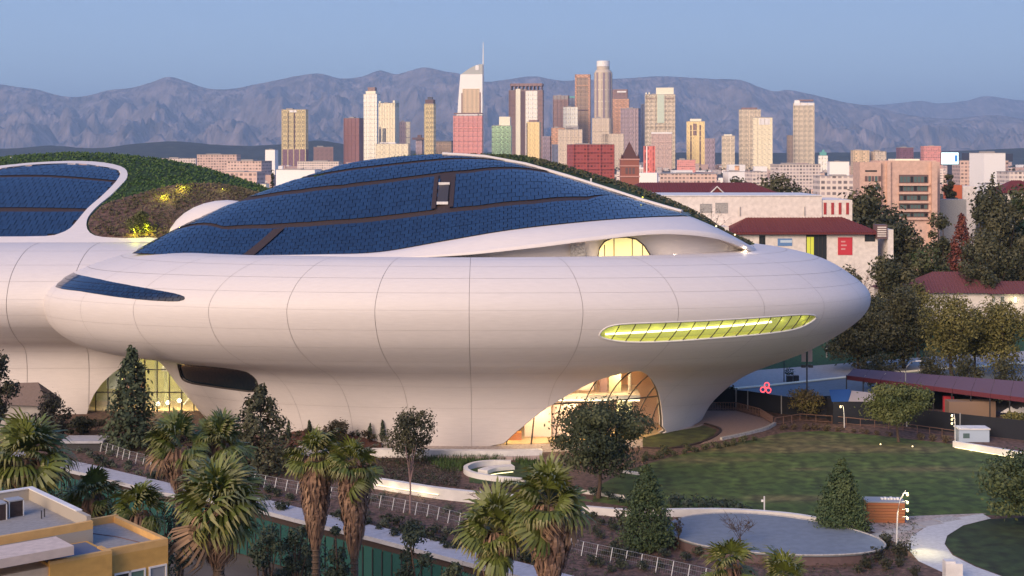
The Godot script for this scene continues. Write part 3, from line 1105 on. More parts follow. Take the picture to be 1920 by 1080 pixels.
	for p in [at(296, 757, 201.9), at(336, 751, 201.9), Vector3(-46, 4.4, -203.0), Vector3(-55, 3.5, -204), Vector3(-50, 8.0, -204), Vector3(-42, 8.0, -202)]:
		var l := OmniLight3D.new()
		l.name = "hall_light"
		l.light_color = lin(1.0, 0.86, 0.46)
		l.light_energy = 15.0
		l.light_size = 0.4
		l.omni_range = 40.0
		l.omni_attenuation = 2.0
		l.shadow_enabled = true
		l.position = p
		gl.add_child(l, true)


func setting() -> void:
	var b := MB.new()
	b.quad(Vector3(-30000, -5.05, 300), Vector3(30000, -5.05, 300), Vector3(30000, -5.05, -44000), Vector3(-30000, -5.05, -44000))
	structure("ground", b.mesh(), mottled(mat("earth", 0.15, 0.12, 0.10, 0.95), noise_image(128, 5.0, 5, 0.5, 1.0, 5), 90.0))
	mountains()


# ---------------------------------------------------------------- mountains and hills
func ridge_mesh(keys: Array, px0: float, px1: float, cols: int, near: float, far: float, rows: int, foot: float, s: int, rough: float) -> ArrayMesh:
	var f := FastNoiseLite.new()
	f.seed = s
	f.noise_type = FastNoiseLite.TYPE_SIMPLEX_SMOOTH
	f.fractal_type = FastNoiseLite.FRACTAL_RIDGED
	f.fractal_octaves = 6
	f.frequency = 0.00036
	var g := FastNoiseLite.new()
	g.seed = s + 9
	g.fractal_octaves = 4
	g.frequency = 0.00045
	var pos := []
	for i in cols + 1:
		var px := lerpf(px0, px1, float(i) / cols)
		var dr := far * (1.0 + 0.05 * g.get_noise_2d(px * 6.0, 40.0))
		var crest: float = EYE - (keyed(keys, px)[0] - 0.8 * g.get_noise_1d(px * 170.0) - HORIZON) / F * dr
		for j in rows + 1:
			var t := float(j) / rows
			var d := lerpf(near, dr, t) if t <= 0.8 else lerpf(dr, dr * 1.15, (t - 0.8) * 5.0)
			if t <= 0.8:
				d = lerpf(near, dr, t / 0.8)
			var q := minf(t / 0.8, 1.0)
			var x := (px - 960.0) / F * d
			var h := lerpf(foot, crest, pow(q, 1.35))
			if t > 0.8:
				h = lerpf(crest, crest * 0.5, (t - 0.8) * 5.0)
			else:
				var spur := f.get_noise_2d(x, d * 0.6)
				h += minf(spur - 0.72, 0.06) * rough * 1.15 * sin(q * PI) * (0.6 + 0.4 * q)
				h += g.get_noise_2d(x * 3.0, d * 3.0) * rough * 0.22 * (1.0 - q) * q * 3.0
			pos.append(Vector3(x, maxf(h, -6.0), -d))
	var nor := []
	for i in cols + 1:
		for j in rows + 1:
			var n := rows + 1
			var e: Vector3 = pos[mini(i + 1, cols) * n + j] - pos[maxi(i - 1, 0) * n + j]
			var g2: Vector3 = pos[i * n + mini(j + 1, rows)] - pos[i * n + maxi(j - 1, 0)]
			nor.append(e.cross(g2).normalized())
	var m := MB.new()
	for i in cols:
		for j in rows:
			var a := i * (rows + 1) + j
			var n := rows + 1
			m.tri_n(pos[a], pos[a + 1], pos[a + n + 1], nor[a], nor[a + 1], nor[a + n + 1])
			m.tri_n(pos[a], pos[a + n + 1], pos[a + n], nor[a], nor[a + n + 1], nor[a + n])
	return m.mesh()


func mountains() -> void:
	var rock := mottled(mat("mountain", 0.46, 0.37, 0.37, 0.95), noise_image(256, 7.0, 6, 0.36, 1.0, 21), 2700.0)
	rock.heightmap_enabled = true   # gullies finer than the mesh
	rock.heightmap_texture = noise_image(256, 9.0, 6, 0.0, 1.0, 23, Vector2(1.6, 0.8))
	rock.heightmap_scale = 8500.0
	var far_keys := [[-900, 190], [1200, 210], [1500, 200], [1590, 196], [1660, 194], [1720, 187], [1760, 192], [1810, 187], [1850, 178], [1900, 185], [1990, 190], [2800, 200]]
	structure("far_mountains", ridge_mesh(far_keys, -900, 2800, 300, 33000, 40000, 24, 100, 31, 500.0), rock)
	var keys := [[-900, 170], [-300, 150], [-60, 150], [0, 157], [40, 163], [70, 167], [110, 178], [142, 181], [170, 177], [205, 168], [250, 163], [285, 153], [315, 143], [345, 150], [385, 164], [430, 166], [480, 157], [520, 149], [560, 141], [600, 137], [640, 146], [680, 142], [712, 131], [742, 138], [770, 131], [798, 125], [830, 132], [860, 137], [900, 152], [950, 148], [1000, 142], [1050, 150], [1090, 149], [1150, 147], [1200, 144], [1240, 142], [1290, 144], [1340, 147], [1388, 149], [1420, 161], [1450, 170], [1480, 168], [1530, 178], [1580, 190], [1640, 200], [1700, 214], [1780, 222], [1860, 215], [1930, 222], [2100, 215], [2800, 230]]
	structure("mountains", ridge_mesh(keys, -900, 2800, 760, 15500, 27000, 96, 20, 17, 1000.0), rock)
	var low := [[-900, 280], [-100, 279], [30, 277], [90, 272], [180, 277], [260, 268], [330, 264], [400, 270], [470, 272], [540, 268], [600, 262], [650, 270], [760, 281], [900, 284], [1400, 286], [1560, 285], [1700, 284], [1840, 280], [1920, 277], [2800, 276]]
	structure("hills", ridge_mesh(low, -900, 2800, 320, 6800, 8200, 14, -6, 53, 40.0), mottled(mat("scrub", 0.050, 0.055, 0.035, 0.95), noise_image(128, 8.0, 5, 0.35, 1.0, 22), 700.0))


# ---------------------------------------------------------------- downtown
func facade(called: String, kind: String, wr: float, wg: float, wb: float, gr: float, gg: float, gb: float, rough := 0.55) -> StandardMaterial3D:
	var im := Image.create(32, 32, false, Image.FORMAT_RGB8)
	var wall := lin(wr, wg, wb)
	var glass := lin(gr, gg, gb)
	var r := RandomNumberGenerator.new()
	r.seed = called.hash()
	for cy in 4:
		for cx in 4:
			var shade: float = r.randf_range(0.62, 1.25)
			var g := Color(glass.r * shade, glass.g * shade, glass.b * shade)
			for y in 8:
				for x in 8:
					var win := false
					match kind:
						"grid": win = x > 1 and x < 7 and y > 2 and y < 7
						"ribs": win = x > 2
						"bands": win = y > 3
						"glass": win = x > 0 and y > 0
					im.set_pixel(cx * 8 + x, cy * 8 + y, g if win else wall)
	var m := mat(called, 1, 1, 1, rough)
	m.albedo_texture = ImageTexture.create_from_image(im)
	return m


var last_frame := {}


func tower(called: String, label: String, x0: float, x1: float, yt: float, d: float, dep: float, m: Material, turn := -0.2, group := "downtown towers") -> Node3D:
	var wide := (x1 - x0) / F * d
	var w := (wide - dep * absf(sin(turn))) / cos(turn)
	if w < wide * 0.4:
		w = wide * 0.75 / cos(turn)
		dep = wide * 0.25 / maxf(absf(sin(turn)), 0.05)
	var mid := at((x0 + x1) * 0.5, HORIZON, d)
	var t := thing(called, label, "tower" if yt < 262 else "building", Vector3(mid.x, -5.0, -d), turn, group)
	last_frame = {"w": w, "dep": dep, "d": d}
	block(t, "wall", 0.0, 1.0, yt, 400.0, 0.0, 1.0, m)
	block(t, "roof", -0.01, 1.01, yt - 0.6, yt, -0.01, 1.01, M.roof_grey)
	if x1 - x0 > 20.0:
		var r := RandomNumberGenerator.new()
		r.seed = label.hash()
		var f := r.randf_range(0.12, 0.4)
		block(t, "roof_plant", f, f + r.randf_range(0.2, 0.4), yt - r.randf_range(1.6, 3.2), yt - 0.6, 0.2, 0.7, M.roof_grey)
		if group != "":
			var n := 3 + r.randi() % 4
			for k in n + 1:
				block(t, "pier", k / (n + 0.0) - 0.018, k / (n + 0.0) + 0.018, yt, 400.0, -0.03, 0.1, m)
			for k in 3 + r.randi() % 3:
				var y := yt + (k + 1) * r.randf_range(11.0, 17.0)
				block(t, "storey_band", -0.005, 1.005, y, y + 1.1, -0.035, 1.0, m)
	return t


func block(t: Node3D, called: String, f0: float, f1: float, y0: float, y1: float, z0: float, z1: float, m: Material, uvs := 14.0) -> MeshInstance3D:   # fractions of the tower's width and depth, heights as seen
	var w: float = last_frame.w
	var dep: float = last_frame.dep
	var d: float = last_frame.d
	var lo := Vector3((f0 - 0.5) * w, maxf(EYE + 5.0 - (y1 - HORIZON) / F * d, 0.0), (0.5 - z1) * dep)
	var hi := Vector3((f1 - 0.5) * w, EYE + 5.0 - (y0 - HORIZON) / F * d, (0.5 - z0) * dep)
	return part(called, box_mesh(lo, hi, uvs), m, t)


func skyline() -> void:
	mat("roof_grey", 0.38, 0.34, 0.32, 0.9)
	facade("f_gold", "ribs", 0.52, 0.42, 0.22, 0.68, 0.54, 0.28, 0.4)
	facade("f_maroon", "grid", 0.30, 0.12, 0.10, 0.20, 0.09, 0.11)
	facade("f_plum", "grid", 0.22, 0.11, 0.14, 0.17, 0.09, 0.14)
	facade("f_cream", "grid", 0.96, 0.86, 0.62, 0.90, 0.76, 0.50)
	facade("f_white", "bands", 0.98, 0.93, 0.80, 0.93, 0.85, 0.68)
	facade("f_pink", "grid", 0.78, 0.36, 0.32, 0.62, 0.22, 0.19)
	facade("f_sail", "glass", 0.90, 0.88, 0.84, 0.92, 0.90, 0.84, 0.3)
	facade("f_sand", "grid", 0.72, 0.55, 0.36, 0.66, 0.46, 0.30)
	facade("f_green", "glass", 0.52, 0.62, 0.40, 0.42, 0.62, 0.36, 0.3)
	facade("f_brown", "grid", 0.34, 0.21, 0.18, 0.20, 0.12, 0.13)
	facade("f_tan", "bands", 0.44, 0.31, 0.22, 0.30, 0.22, 0.17)
	facade("f_stone", "grid", 0.80, 0.66, 0.50, 0.50, 0.41, 0.33)
	facade("f_stone_ribs", "ribs", 0.90, 0.76, 0.54, 0.64, 0.53, 0.40)
	facade("f_mauve", "ribs", 0.55, 0.42, 0.42, 0.24, 0.18, 0.24)
	facade("f_blue", "ribs", 0.24, 0.24, 0.32, 0.10, 0.12, 0.20)
	facade("f_orange", "bands", 0.72, 0.42, 0.26, 0.60, 0.32, 0.20)
	facade("f_gold_grid", "grid", 0.95, 0.76, 0.38, 0.85, 0.60, 0.26)
	facade("f_brick", "grid", 0.42, 0.10, 0.085, 0.27, 0.06, 0.055)
	facade("f_red", "ribs", 0.80, 0.24, 0.20, 0.66, 0.16, 0.14)
	facade("f_low", "grid", 0.70, 0.50, 0.42, 0.36, 0.26, 0.24)
	facade("f_low_white", "grid", 0.80, 0.68, 0.60, 0.36, 0.30, 0.30)
	mat("dark_blue", 0.05, 0.06, 0.10, 0.4)
	mat("cream_plain", 0.97, 0.90, 0.68, 0.5)
	mat("white_plain", 0.92, 0.88, 0.84, 0.5)
	mat("slate_brown", 0.15, 0.09, 0.09, 0.7)
	mat("copper_green", 0.14, 0.42, 0.38, 0.6)
	var t: Node3D
	t = tower("slab_tower", "gold slab tower with a plum lower half, leftmost of the skyline", 530, 577, 206, 4200, 32, M.f_gold, -0.12)
	block(t, "lower_storeys", -0.01, 1.01, 280, 400, -0.02, 1.02, M.f_plum)
	block(t, "roof_sign", 0.32, 0.62, 207, 211, -0.03, 0.0, M.white_plain)
	block(t, "dark_recess", 0.50, 0.56, 212, 279, -0.03, 0.0, M.slate_brown)
	block(t, "dark_recess", 0.24, 0.28, 212, 279, -0.03, 0.0, M.slate_brown)
	t = tower("maroon_tower", "maroon tower left of the twin cream towers", 646, 681, 222, 4300, 40, M.f_maroon, -0.25)
	t = tower("cream_tower", "tall cream tower with a grey stepped crown, left of the dark-topped tower", 683, 712, 177, 4700, 36, M.f_white, -0.22)
	block(t, "crown", 0.12, 0.88, 171, 177, 0.1, 0.9, M.cream_plain)
	block(t, "crown_box", 0.25, 0.80, 164, 171, 0.2, 0.8, M.f_brown)
	t = tower("wide_cream_tower", "broad cream tower with a concave top and dark right side", 711, 748, 194, 4600, 40, M.f_cream, -0.28)
	block(t, "corner_fin", 0.0, 0.10, 190, 200, 0.0, 1.0, M.cream_plain)
	block(t, "corner_fin", 0.88, 1.0, 189, 200, 0.0, 1.0, M.cream_plain)
	block(t, "dark_bay", 0.02, 0.14, 238, 270, -0.03, 0.02, M.dark_blue)
	block(t, "dark_bay", 0.24, 0.44, 241, 271, -0.03, 0.02, M.dark_blue)
	t = tower("cream_podium", "low cream podium block with white roof plant below the cream towers", 706, 768, 270, 4300, 40, M.f_cream, -0.1)
	block(t, "roof_plant", 0.1, 0.6, 267, 270, 0.2, 0.8, M.white_plain)
	t = tower("slim_cream_tower", "slim cream tower right of the broad cream tower with the concave top", 746, 770, 229, 4800, 50, M.f_mauve, 0.1)
	block(t, "cream_face", 0.62, 1.01, 229, 400, -0.03, 0.3, M.f_cream)
	t = tower("beacon_tower", "thin grey tower with a flared disc on top, left of the dark-topped tower", 780, 794, 262, 4400, 16, M.f_mauve)
	block(t, "disc", -0.5, 1.5, 258, 262, -0.4, 1.4, M.slate_brown)
	block(t, "mast_box", 0.2, 0.8, 253, 258, 0.2, 0.8, M.slate_brown)
	t = tower("dark_topped_tower", "slender ochre tower with a dark hipped cap", 796, 817, 195, 4300, 24, M.f_gold, -0.25)
	block(t, "cap", 0.08, 0.95, 187, 195, 0.05, 0.95, M.slate_brown)
	block(t, "cap_top", 0.28, 0.75, 182, 187, 0.25, 0.75, M.dark_blue)
	t = tower("brown_block", "low brown block between the dark-topped tower and the pink block", 817, 850, 266, 4500, 30, M.f_tan)
	block(t, "dark_roof_line", 0.0, 1.0, 264, 267, 0.0, 1.0, M.dark_blue)
	sail_tower()
	t = tower("pink_block", "pink gridded block at the foot of the white sail-topped tower", 851, 906, 217, 3900, 36, M.f_pink, -0.1)
	block(t, "roof_rim", 0.0, 1.0, 212, 214, 0.0, 1.0, M.f_brown)
	block(t, "white_band", 0.10, 0.86, 214.5, 217.5, -0.01, 0.6, M.white_plain)
	t = tower("green_glass_tower", "pale green glass block with a cream penthouse", 923, 960, 236, 4100, 34, M.f_green, -0.12)
	block(t, "penthouse", 0.36, 0.95, 219, 236, 0.2, 0.9, M.cream_plain)
	t = tower("striped_tower", "brown and cream striped twin-slab tower with an open roof frame", 955, 1020, 170, 4500, 44, M.f_brown, -0.15)
	block(t, "roof_frame", 0.02, 1.0, 157, 162, 0.05, 0.95, M.f_brown)
	for k in 9:
		block(t, "roof_post", 0.03 + k * 0.115, 0.055 + k * 0.115, 162, 170, 0.05, 0.95, M.f_brown)
	block(t, "cream_slab", 0.20, 0.34, 167, 400, -0.05, 0.5, M.cream_plain)
	block(t, "cream_slab", 0.50, 0.86, 171, 400, -0.05, 0.5, M.f_white)
	block(t, "dark_slot", 0.36, 0.46, 172, 400, -0.04, 0.5, M.slate_brown)
	t = tower("amber_tower", "small amber tower with a stepped crown before the striped tower", 988, 1014, 229, 4000, 24, M.f_gold_grid, -0.2)
	block(t, "crown", 0.15, 0.85, 225, 229, 0.1, 0.9, M.f_brown)
	block(t, "corner_post", -0.04, 0.04, 231, 400, -0.04, 0.1, M.slate_brown)
	t = tower("grey_blue_block", "narrow grey-blue block right of the amber tower", 1017, 1034, 256, 4300, 20, M.f_mauve)
	t = tower("brown_slab", "mauve-brown slab behind the tan framed tower, left", 1037, 1068, 180, 4900, 40, M.f_brown, -0.15)
	block(t, "roof_band", 0.0, 1.0, 180, 187, -0.01, 1.0, M.roof_grey)
	t = tower("teal_topped_tower", "dark slab with a teal roof line, left of the tan framed tower", 1062, 1082, 183, 5000, 40, M.f_blue)
	block(t, "teal_band", 0.0, 1.0, 181, 184, -0.01, 1.0, M.copper_green)
	t = tower("white_corner_block", "plain cream block half hidden by the tan framed tower", 1056, 1084, 201, 4600, 34, M.f_white, -0.1)
	t = tower("orange_block", "low orange block left of the pale stone block", 1034, 1060, 240, 4300, 30, M.f_orange, -0.1)
	t = tower("slate_block", "low slate-blue block below the orange block", 1034, 1049, 271, 4000, 24, M.f_blue, -0.1)
	t = tower("framed_tower", "tall brown tower with a pink outer frame", 1079, 1107, 146, 4700, 34, M.f_tan, -0.12)
	block(t, "frame_top", -0.04, 1.04, 140, 146, -0.05, 1.0, M.f_orange)
	block(t, "frame_side", -0.05, 0.08, 140, 400, -0.05, 1.0, M.f_orange)
	block(t, "frame_side", 0.92, 1.05, 140, 400, -0.05, 1.0, M.f_orange)
	block(t, "dark_band", 0.08, 0.92, 160, 161.5, -0.03, 0.0, M.f_orange)
	block(t, "dark_band", 0.08, 0.92, 181, 182.5, -0.03, 0.0, M.f_orange)
	block(t, "dark_band", 0.08, 0.92, 206, 208, -0.03, 0.0, M.slate_brown)
	round_tower()
	t = tower("pale_stone_block", "pale stone gridded block with a blue-grey penthouse", 1047, 1093, 243, 3900, 40, M.f_stone, -0.1)
	block(t, "penthouse", 0.30, 0.84, 237, 243, 0.2, 0.8, M.roof_grey)
	t = tower("setback_block", "pale stone setback block at the foot of the round crowned tower", 1110, 1143, 222, 4200, 36, M.f_stone, -0.1)
	block(t, "lower_wing", 0.6, 1.9, 251, 400, 0.0, 0.9, M.f_stone)
	t = tower("signed_tower", "mauve tower with a white sign right of the round crowned tower", 1147, 1181, 186, 5000, 40, M.f_orange, -0.15)
	block(t, "upper_storeys", 0.0, 0.92, 168, 186, 0.05, 0.95, M.f_brown)
	block(t, "white_sign", 0.30, 0.85, 171, 174, 0.0, 0.05, M.white_plain)
	t = tower("pinstripe_tower", "mauve pinstriped tower behind the church spire", 1164, 1202, 204, 4600, 40, M.f_mauve, -0.3)
	t = tower("thin_pinstripe_tower", "thin dark pinstriped tower left of the large tan tower", 1201, 1213, 196, 4800, 24, M.f_blue, -0.1)
	t = tower("large_tan_tower", "large tan tower with a cream top block and a pale glass slot", 1209, 1267, 178, 4500, 56, M.f_stone_ribs, -0.12)
	block(t, "top_block", 0.36, 0.96, 165, 178, 0.1, 0.9, M.cream_plain)
	block(t, "glass_slot", 0.40, 0.64, 178, 231, -0.04, 0.05, mat("pale_green_glass", 0.66, 0.74, 0.58, 0.3))
	block(t, "shoulder_band", 0.0, 1.0, 184, 187, -0.02, 1.0, M.f_tan)
	block(t, "shoulder_post", 0.0, 0.05, 174, 184, 0.0, 0.2, M.cream_plain)
	block(t, "shoulder_post", 0.10, 0.15, 174, 184, 0.0, 0.2, M.cream_plain)
	t = tower("rose_block", "rose coloured block with a white roof before the large tan tower", 1221, 1261, 251, 4000, 36, M.f_low, -0.15)
	block(t, "white_roof", -0.02, 1.02, 248, 251, -0.02, 1.0, M.white_plain)
	t = tower("red_lit_block", "red ribbed block with a white corner stripe beside the church tower", 1206, 1229, 274, 1900, 14, M.f_red, -0.1)
	block(t, "white_stripe", 0.22, 0.32, 274, 400, -0.05, 0.1, M.white_plain)
	t = tower("banded_gold_tower", "gold tower with dark vertical strips, standing alone right of the large tan tower", 1287, 1322, 228, 4100, 28, M.f_gold_grid, -0.15)
	block(t, "dark_strip", 0.20, 0.27, 235, 400, -0.03, 0.0, M.slate_brown)
	block(t, "dark_strip", 0.72, 0.80, 235, 400, -0.03, 0.0, M.slate_brown)
	block(t, "window_slot", 0.36, 0.56, 232, 254, -0.03, 0.0, M.f_brown)
	block(t, "top_step", 0.18, 0.82, 223, 228, 0.1, 0.9, M.cream_plain)
	t = tower("mauve_block", "mauve gridded block right of the gold tower with vertical strips", 1321, 1341, 260, 4000, 20, M.f_mauve, -0.1)
	t = tower("cream_point_tower", "cream tower with a small stepped top, between the mauve block and the paired towers", 1353, 1378, 255, 4000, 20, M.f_stone_ribs, -0.15)
	block(t, "top_step", 0.15, 0.8, 252, 255, 0.1, 0.9, M.cream_plain)
	t = tower("paired_tower", "taller left one of the paired cream towers", 1385, 1426, 206, 4200, 34, M.f_stone_ribs, -0.12)
	block(t, "roof_plant", 0.1, 0.85, 202, 206, 0.1, 0.9, M.f_brown)
	t = tower("paired_tower", "lower pink-cream right one of the paired towers, with a white top panel", 1411, 1448, 221, 4000, 30, M.f_cream, -0.12)
	block(t, "top_panel", 0.30, 0.88, 222, 234, -0.03, 0.0, M.white_plain)
	t = tower("olive_block", "small olive block left of the white tower with pocked windows", 1475, 1492, 254, 4300, 24, M.f_tan, -0.1)
	t = tower("white_point_tower", "white tower with pocked windows, rightmost tall tower of the skyline", 1487, 1526, 194, 4100, 28, M.f_stone_ribs, -0.1)
	block(t, "roof_frame", 0.25, 0.98, 187, 190, 0.1, 0.9, M.f_brown)
	block(t, "roof_core", 0.05, 0.3, 188, 196, 0.1, 0.9, M.white_plain)
	block(t, "white_top", 0.0, 1.0, 193, 198, -0.02, 1.0, M.white_plain)
	t = tower("copper_cupola_building", "pale building with a copper-green cupola right of the white tower", 1534, 1552, 292, 3600, 20, M.f_white, -0.1)
	block(t, "cupola", 0.15, 0.85, 285, 292, 0.1, 0.9, M.copper_green)
	block(t, "cupola_top", 0.4, 0.65, 281, 285, 0.4, 0.6, M.copper_green)
	# nearer blocks
	t = tower("brick_office_block", "red brick gridded office block behind the green roof's right slope", 1064, 1149, 271, 1500, 30, M.f_brick, 0.18)
	for r in [
		["broad_white_block", "broad white block with rows of dark windows below the paired towers", 1448, 1534, 308, 1500, 30, "f_low_white"],
		["white_signed_block", "white block with a small red mark on its wall", 1551, 1592, 303, 1300, 22, "white_plain"],
		["pale_apartment_block", "pale low apartment block behind the dark trees, left of the beige institute", 1530, 1612, 330, 900, 18, "f_low_white"],
		["sand_block", "sand coloured block left of the two mauve blocks on the right", 1597, 1628, 282, 2600, 24, "f_sand"],
		["sand_block", "narrow sand coloured block just left of the nearer mauve block", 1635, 1659, 284, 2600, 24, "f_stone"],
		["mauve_apartment_block", "mauve apartment block, left of two above the beige institute", 1683, 1710, 277, 3000, 24, "f_plum"],
		["rose_apartment_block", "rose apartment block above the beige institute, left of the lit billboard", 1729, 1761, 274, 3000, 26, "f_pink"],
		["rose_slab", "long low rose slab behind the gold strip tower", 1268, 1305, 300, 2400, 24, "f_pink"],
		["stadium_roof_hall", "wide hall with a grey low-pitched roof right of the red ribbed block", 1232, 1352, 325, 1400, 60, "f_low"],
		["teal_roofed_hall", "small hall with a teal roof left of the broad white block", 1400, 1434, 322, 1300, 24, "f_low_white"],
		["orange_lit_block", "small orange block among white ones below the cream point tower", 1376, 1388, 311, 1500, 12, "f_orange"],
		["white_row_block", "white low row right of the hall with the grey roof", 1358, 1400, 322, 1400, 20, "white_plain"],
		["hospital_block", "rose hospital block with a roof turret, on the left behind the grassy hill", 372, 450, 290, 1900, 50, "f_low"],
		["hospital_wing", "long pink wing right of the hospital turret", 432, 505, 302, 1600, 40, "f_low"],
		["white_lift_tower", "small white block standing on the pink wing left of the gold slab tower", 499, 520, 281, 1900, 16, "white_plain"],
		["pale_wing", "pale low wing left of the hospital turret, behind the grass roof", 305, 372, 297, 2000, 40, "f_low_white"],
		["pale_low_block", "pale low block right of the gold slab tower's foot", 560, 640, 303, 2100, 30, "f_low_white"],
		["brown_far_block", "dim brown block between the gold slab tower and the maroon tower", 587, 626, 276, 4600, 40, "f_brown"],
		["peach_low_block", "peach coloured low block behind the garden hood, below the hospital", 428, 492, 322, 1100, 26, "f_low"],
		["white_low_block", "white low block right of the small conifer behind the roof garden", 522, 600, 318, 1300, 30, "white_plain"],
		["tiny_cream_block", "tiny cream block close behind the solar roof's left edge", 486, 502, 345, 700, 10, "cream_plain"],
		["grey_complex", "large grey complex with a stepped roof, right of the lit billboard", 1790, 1884, 301, 1400, 40, "f_low"],
		["grey_complex_tower", "taller plain middle block of the grey complex on the right", 1826, 1876, 287, 1350, 30, "white_plain"],
		["white_far_row", "white low row at the far right edge of the city", 1880, 1960, 322, 1200, 30, "f_low_white"],
		["small_white_house", "small white house right of the orange-sided house", 1840, 1900, 345, 800, 18, "white_plain"]]:
		t = tower(r[0], r[1], r[2], r[3], r[4], r[5], r[6], M[r[7]], rng.randf_range(-0.2, 0.15), "")
	extra_roofs()
	carpet()


func sail_tower() -> void:
	var d := 4400.0
	var base := at(882, HORIZON, d)
	var t := thing("sail_tower", "tall white tower with a curved glass sail top and a needle spire", "tower", Vector3(base.x, -5, -d), -0.12, "downtown towers")
	var y := func(py: float) -> float: return EYE + 5.0 - (py - HORIZON) / F * d
	var m := MB.new()
	var x0 := -42.0
	var x1 := 40.0
	var top: float = y.call(140.0)
	for k in 12:   # the shaft leans in a little as it rises
		var a := k / 12.0
		var b := (k + 1) / 12.0
		var la := x0 + 14.0 * a * a
		var lb := x0 + 14.0 * b * b
		var p := [Vector3(la, top * a, 20), Vector3(lb, top * b, 20), Vector3(x1, top * b, 20), Vector3(x1, top * a, 20)]
		var q := [Vector3(la, top * a, -20), Vector3(lb, top * b, -20), Vector3(x1, top * b, -20), Vector3(x1, top * a, -20)]
		m.quad(p[0], p[1], p[2], p[3], Vector2(la, top * a) / 14.0, Vector2(lb, top * b) / 14.0, Vector2(x1, top * b) / 14.0, Vector2(x1, top * a) / 14.0)
		m.quad(p[3], p[2], q[2], q[3])
		m.quad(q[0], q[1], p[1], p[0])
	part("wall", m.mesh(), mat("sail_white", 0.96, 0.93, 0.87, 0.35), t)
	part("sand_face", box_mesh(Vector3(-21, y.call(212.0), 20), Vector3(31, y.call(167.0), 21.5), 14.0), M.f_sand, t)
	part("dark_edge", box_mesh(Vector3(31, y.call(214.0), 20), Vector3(35, y.call(174.0), 21.2)), M.f_brown, t)
	part("dark_edge", box_mesh(Vector3(-25, y.call(212.0), 20), Vector3(-21, y.call(175.0), 21.2)), M.f_brown, t)
	var s := MB.new()
	var poly := PackedVector2Array()
	for k in 11:
		var a := k / 10.0
		poly.append(Vector2(-27.0 + 67.0 * a, lerpf(y.call(140.0), y.call(121.0), sin(a * PI * 0.5))))
	for k in 10:
		s.quad(Vector3(poly[k].x, top, 16), Vector3(poly[k].x, poly[k].y, 16), Vector3(poly[k + 1].x, poly[k + 1].y, 16), Vector3(poly[k + 1].x, top, 16))
		s.quad(Vector3(poly[k].x, poly[k].y, 16), Vector3(poly[k].x, poly[k].y, -16), Vector3(poly[k + 1].x, poly[k + 1].y, -16), Vector3(poly[k + 1].x, poly[k + 1].y, 16))
	s.quad(Vector3(40, top, 16), Vector3(40, poly[10].y, 16), Vector3(40, poly[10].y, -16), Vector3(40, top, -16))
	part("glass_sail", s.mesh(), mat("sail_glass", 0.50, 0.50, 0.46, 0.25), t)
	part("lit_disc", box_mesh(Vector3(18, y.call(132.0), 16.2), Vector3(28, y.call(123.0), 17.0)), M.white_plain, t)
	var sp := MB.new()
	sp.tube([Vector3(41, y.call(212.0), 8), Vector3(41, y.call(125.0), 8), Vector3(41, y.call(80.0), 8)], [2.6, 2.2, 0.9], 6)
	part("spire", sp.mesh(), M.white_plain, t)


func round_tower() -> void:
	var d := 4600.0
	var base := at(1131, HORIZON, d)
	var t := thing("round_crowned_tower", "tallest round tower of pale stone with a white crown", "tower", Vector3(base.x, -5, -d), 0.0, "downtown towers")
	var y := func(py: float) -> float: return EYE + 5.0 - (py - HORIZON) / F * d
	var u := d / F
	var m := MB.new()
	m.lathe(Vector3.ZERO, [[18 * u, 0.0], [18 * u, y.call(222.0)], [16.5 * u, y.call(222.0) + 1], [16.5 * u, y.call(136.0)], [14 * u, y.call(132.0)], [12 * u, y.call(131.0)], [12 * u, y.call(125.0)]], 20)
	part("wall", m.mesh(), M.cream_ribbed if M.has("cream_ribbed") else mat("pale_round_stone", 0.62, 0.52, 0.40, 0.6), t)
	var c := MB.new()
	c.lathe(Vector3.ZERO, [[12.4 * u, y.call(125.0)], [12.4 * u, y.call(114.5)], [11 * u, y.call(114.5)], [0.1, y.call(114.5)]], 20)
	part("crown", c.mesh(), M.white_plain, t)
	for k in 16:
		var a := TAU * k / 16.0
		var p := Vector3(cos(a), 0, sin(a)) * 16.6 * u
		var b := MB.new()
		b.box(Vector3(-3.2, y.call(222.0), -0.8), Vector3(3.2, y.call(137.0), 0.8), Transform3D(Basis(Vector3.UP, -a + PI * 0.5), p))
		part("window_strip", b.mesh(), M.f_stone if k % 2 else M.f_mauve, t)
	for py in [150.0, 168.0, 190.0, 204.0]:
		var r := MB.new()
		r.lathe(Vector3.ZERO, [[16.7 * u, y.call(py + 1.2)], [17.0 * u, y.call(py + 1.2)], [17.0 * u, y.call(py)], [16.7 * u, y.call(py)]], 20)
		part("storey_band", r.mesh(), M.cream_plain, t)


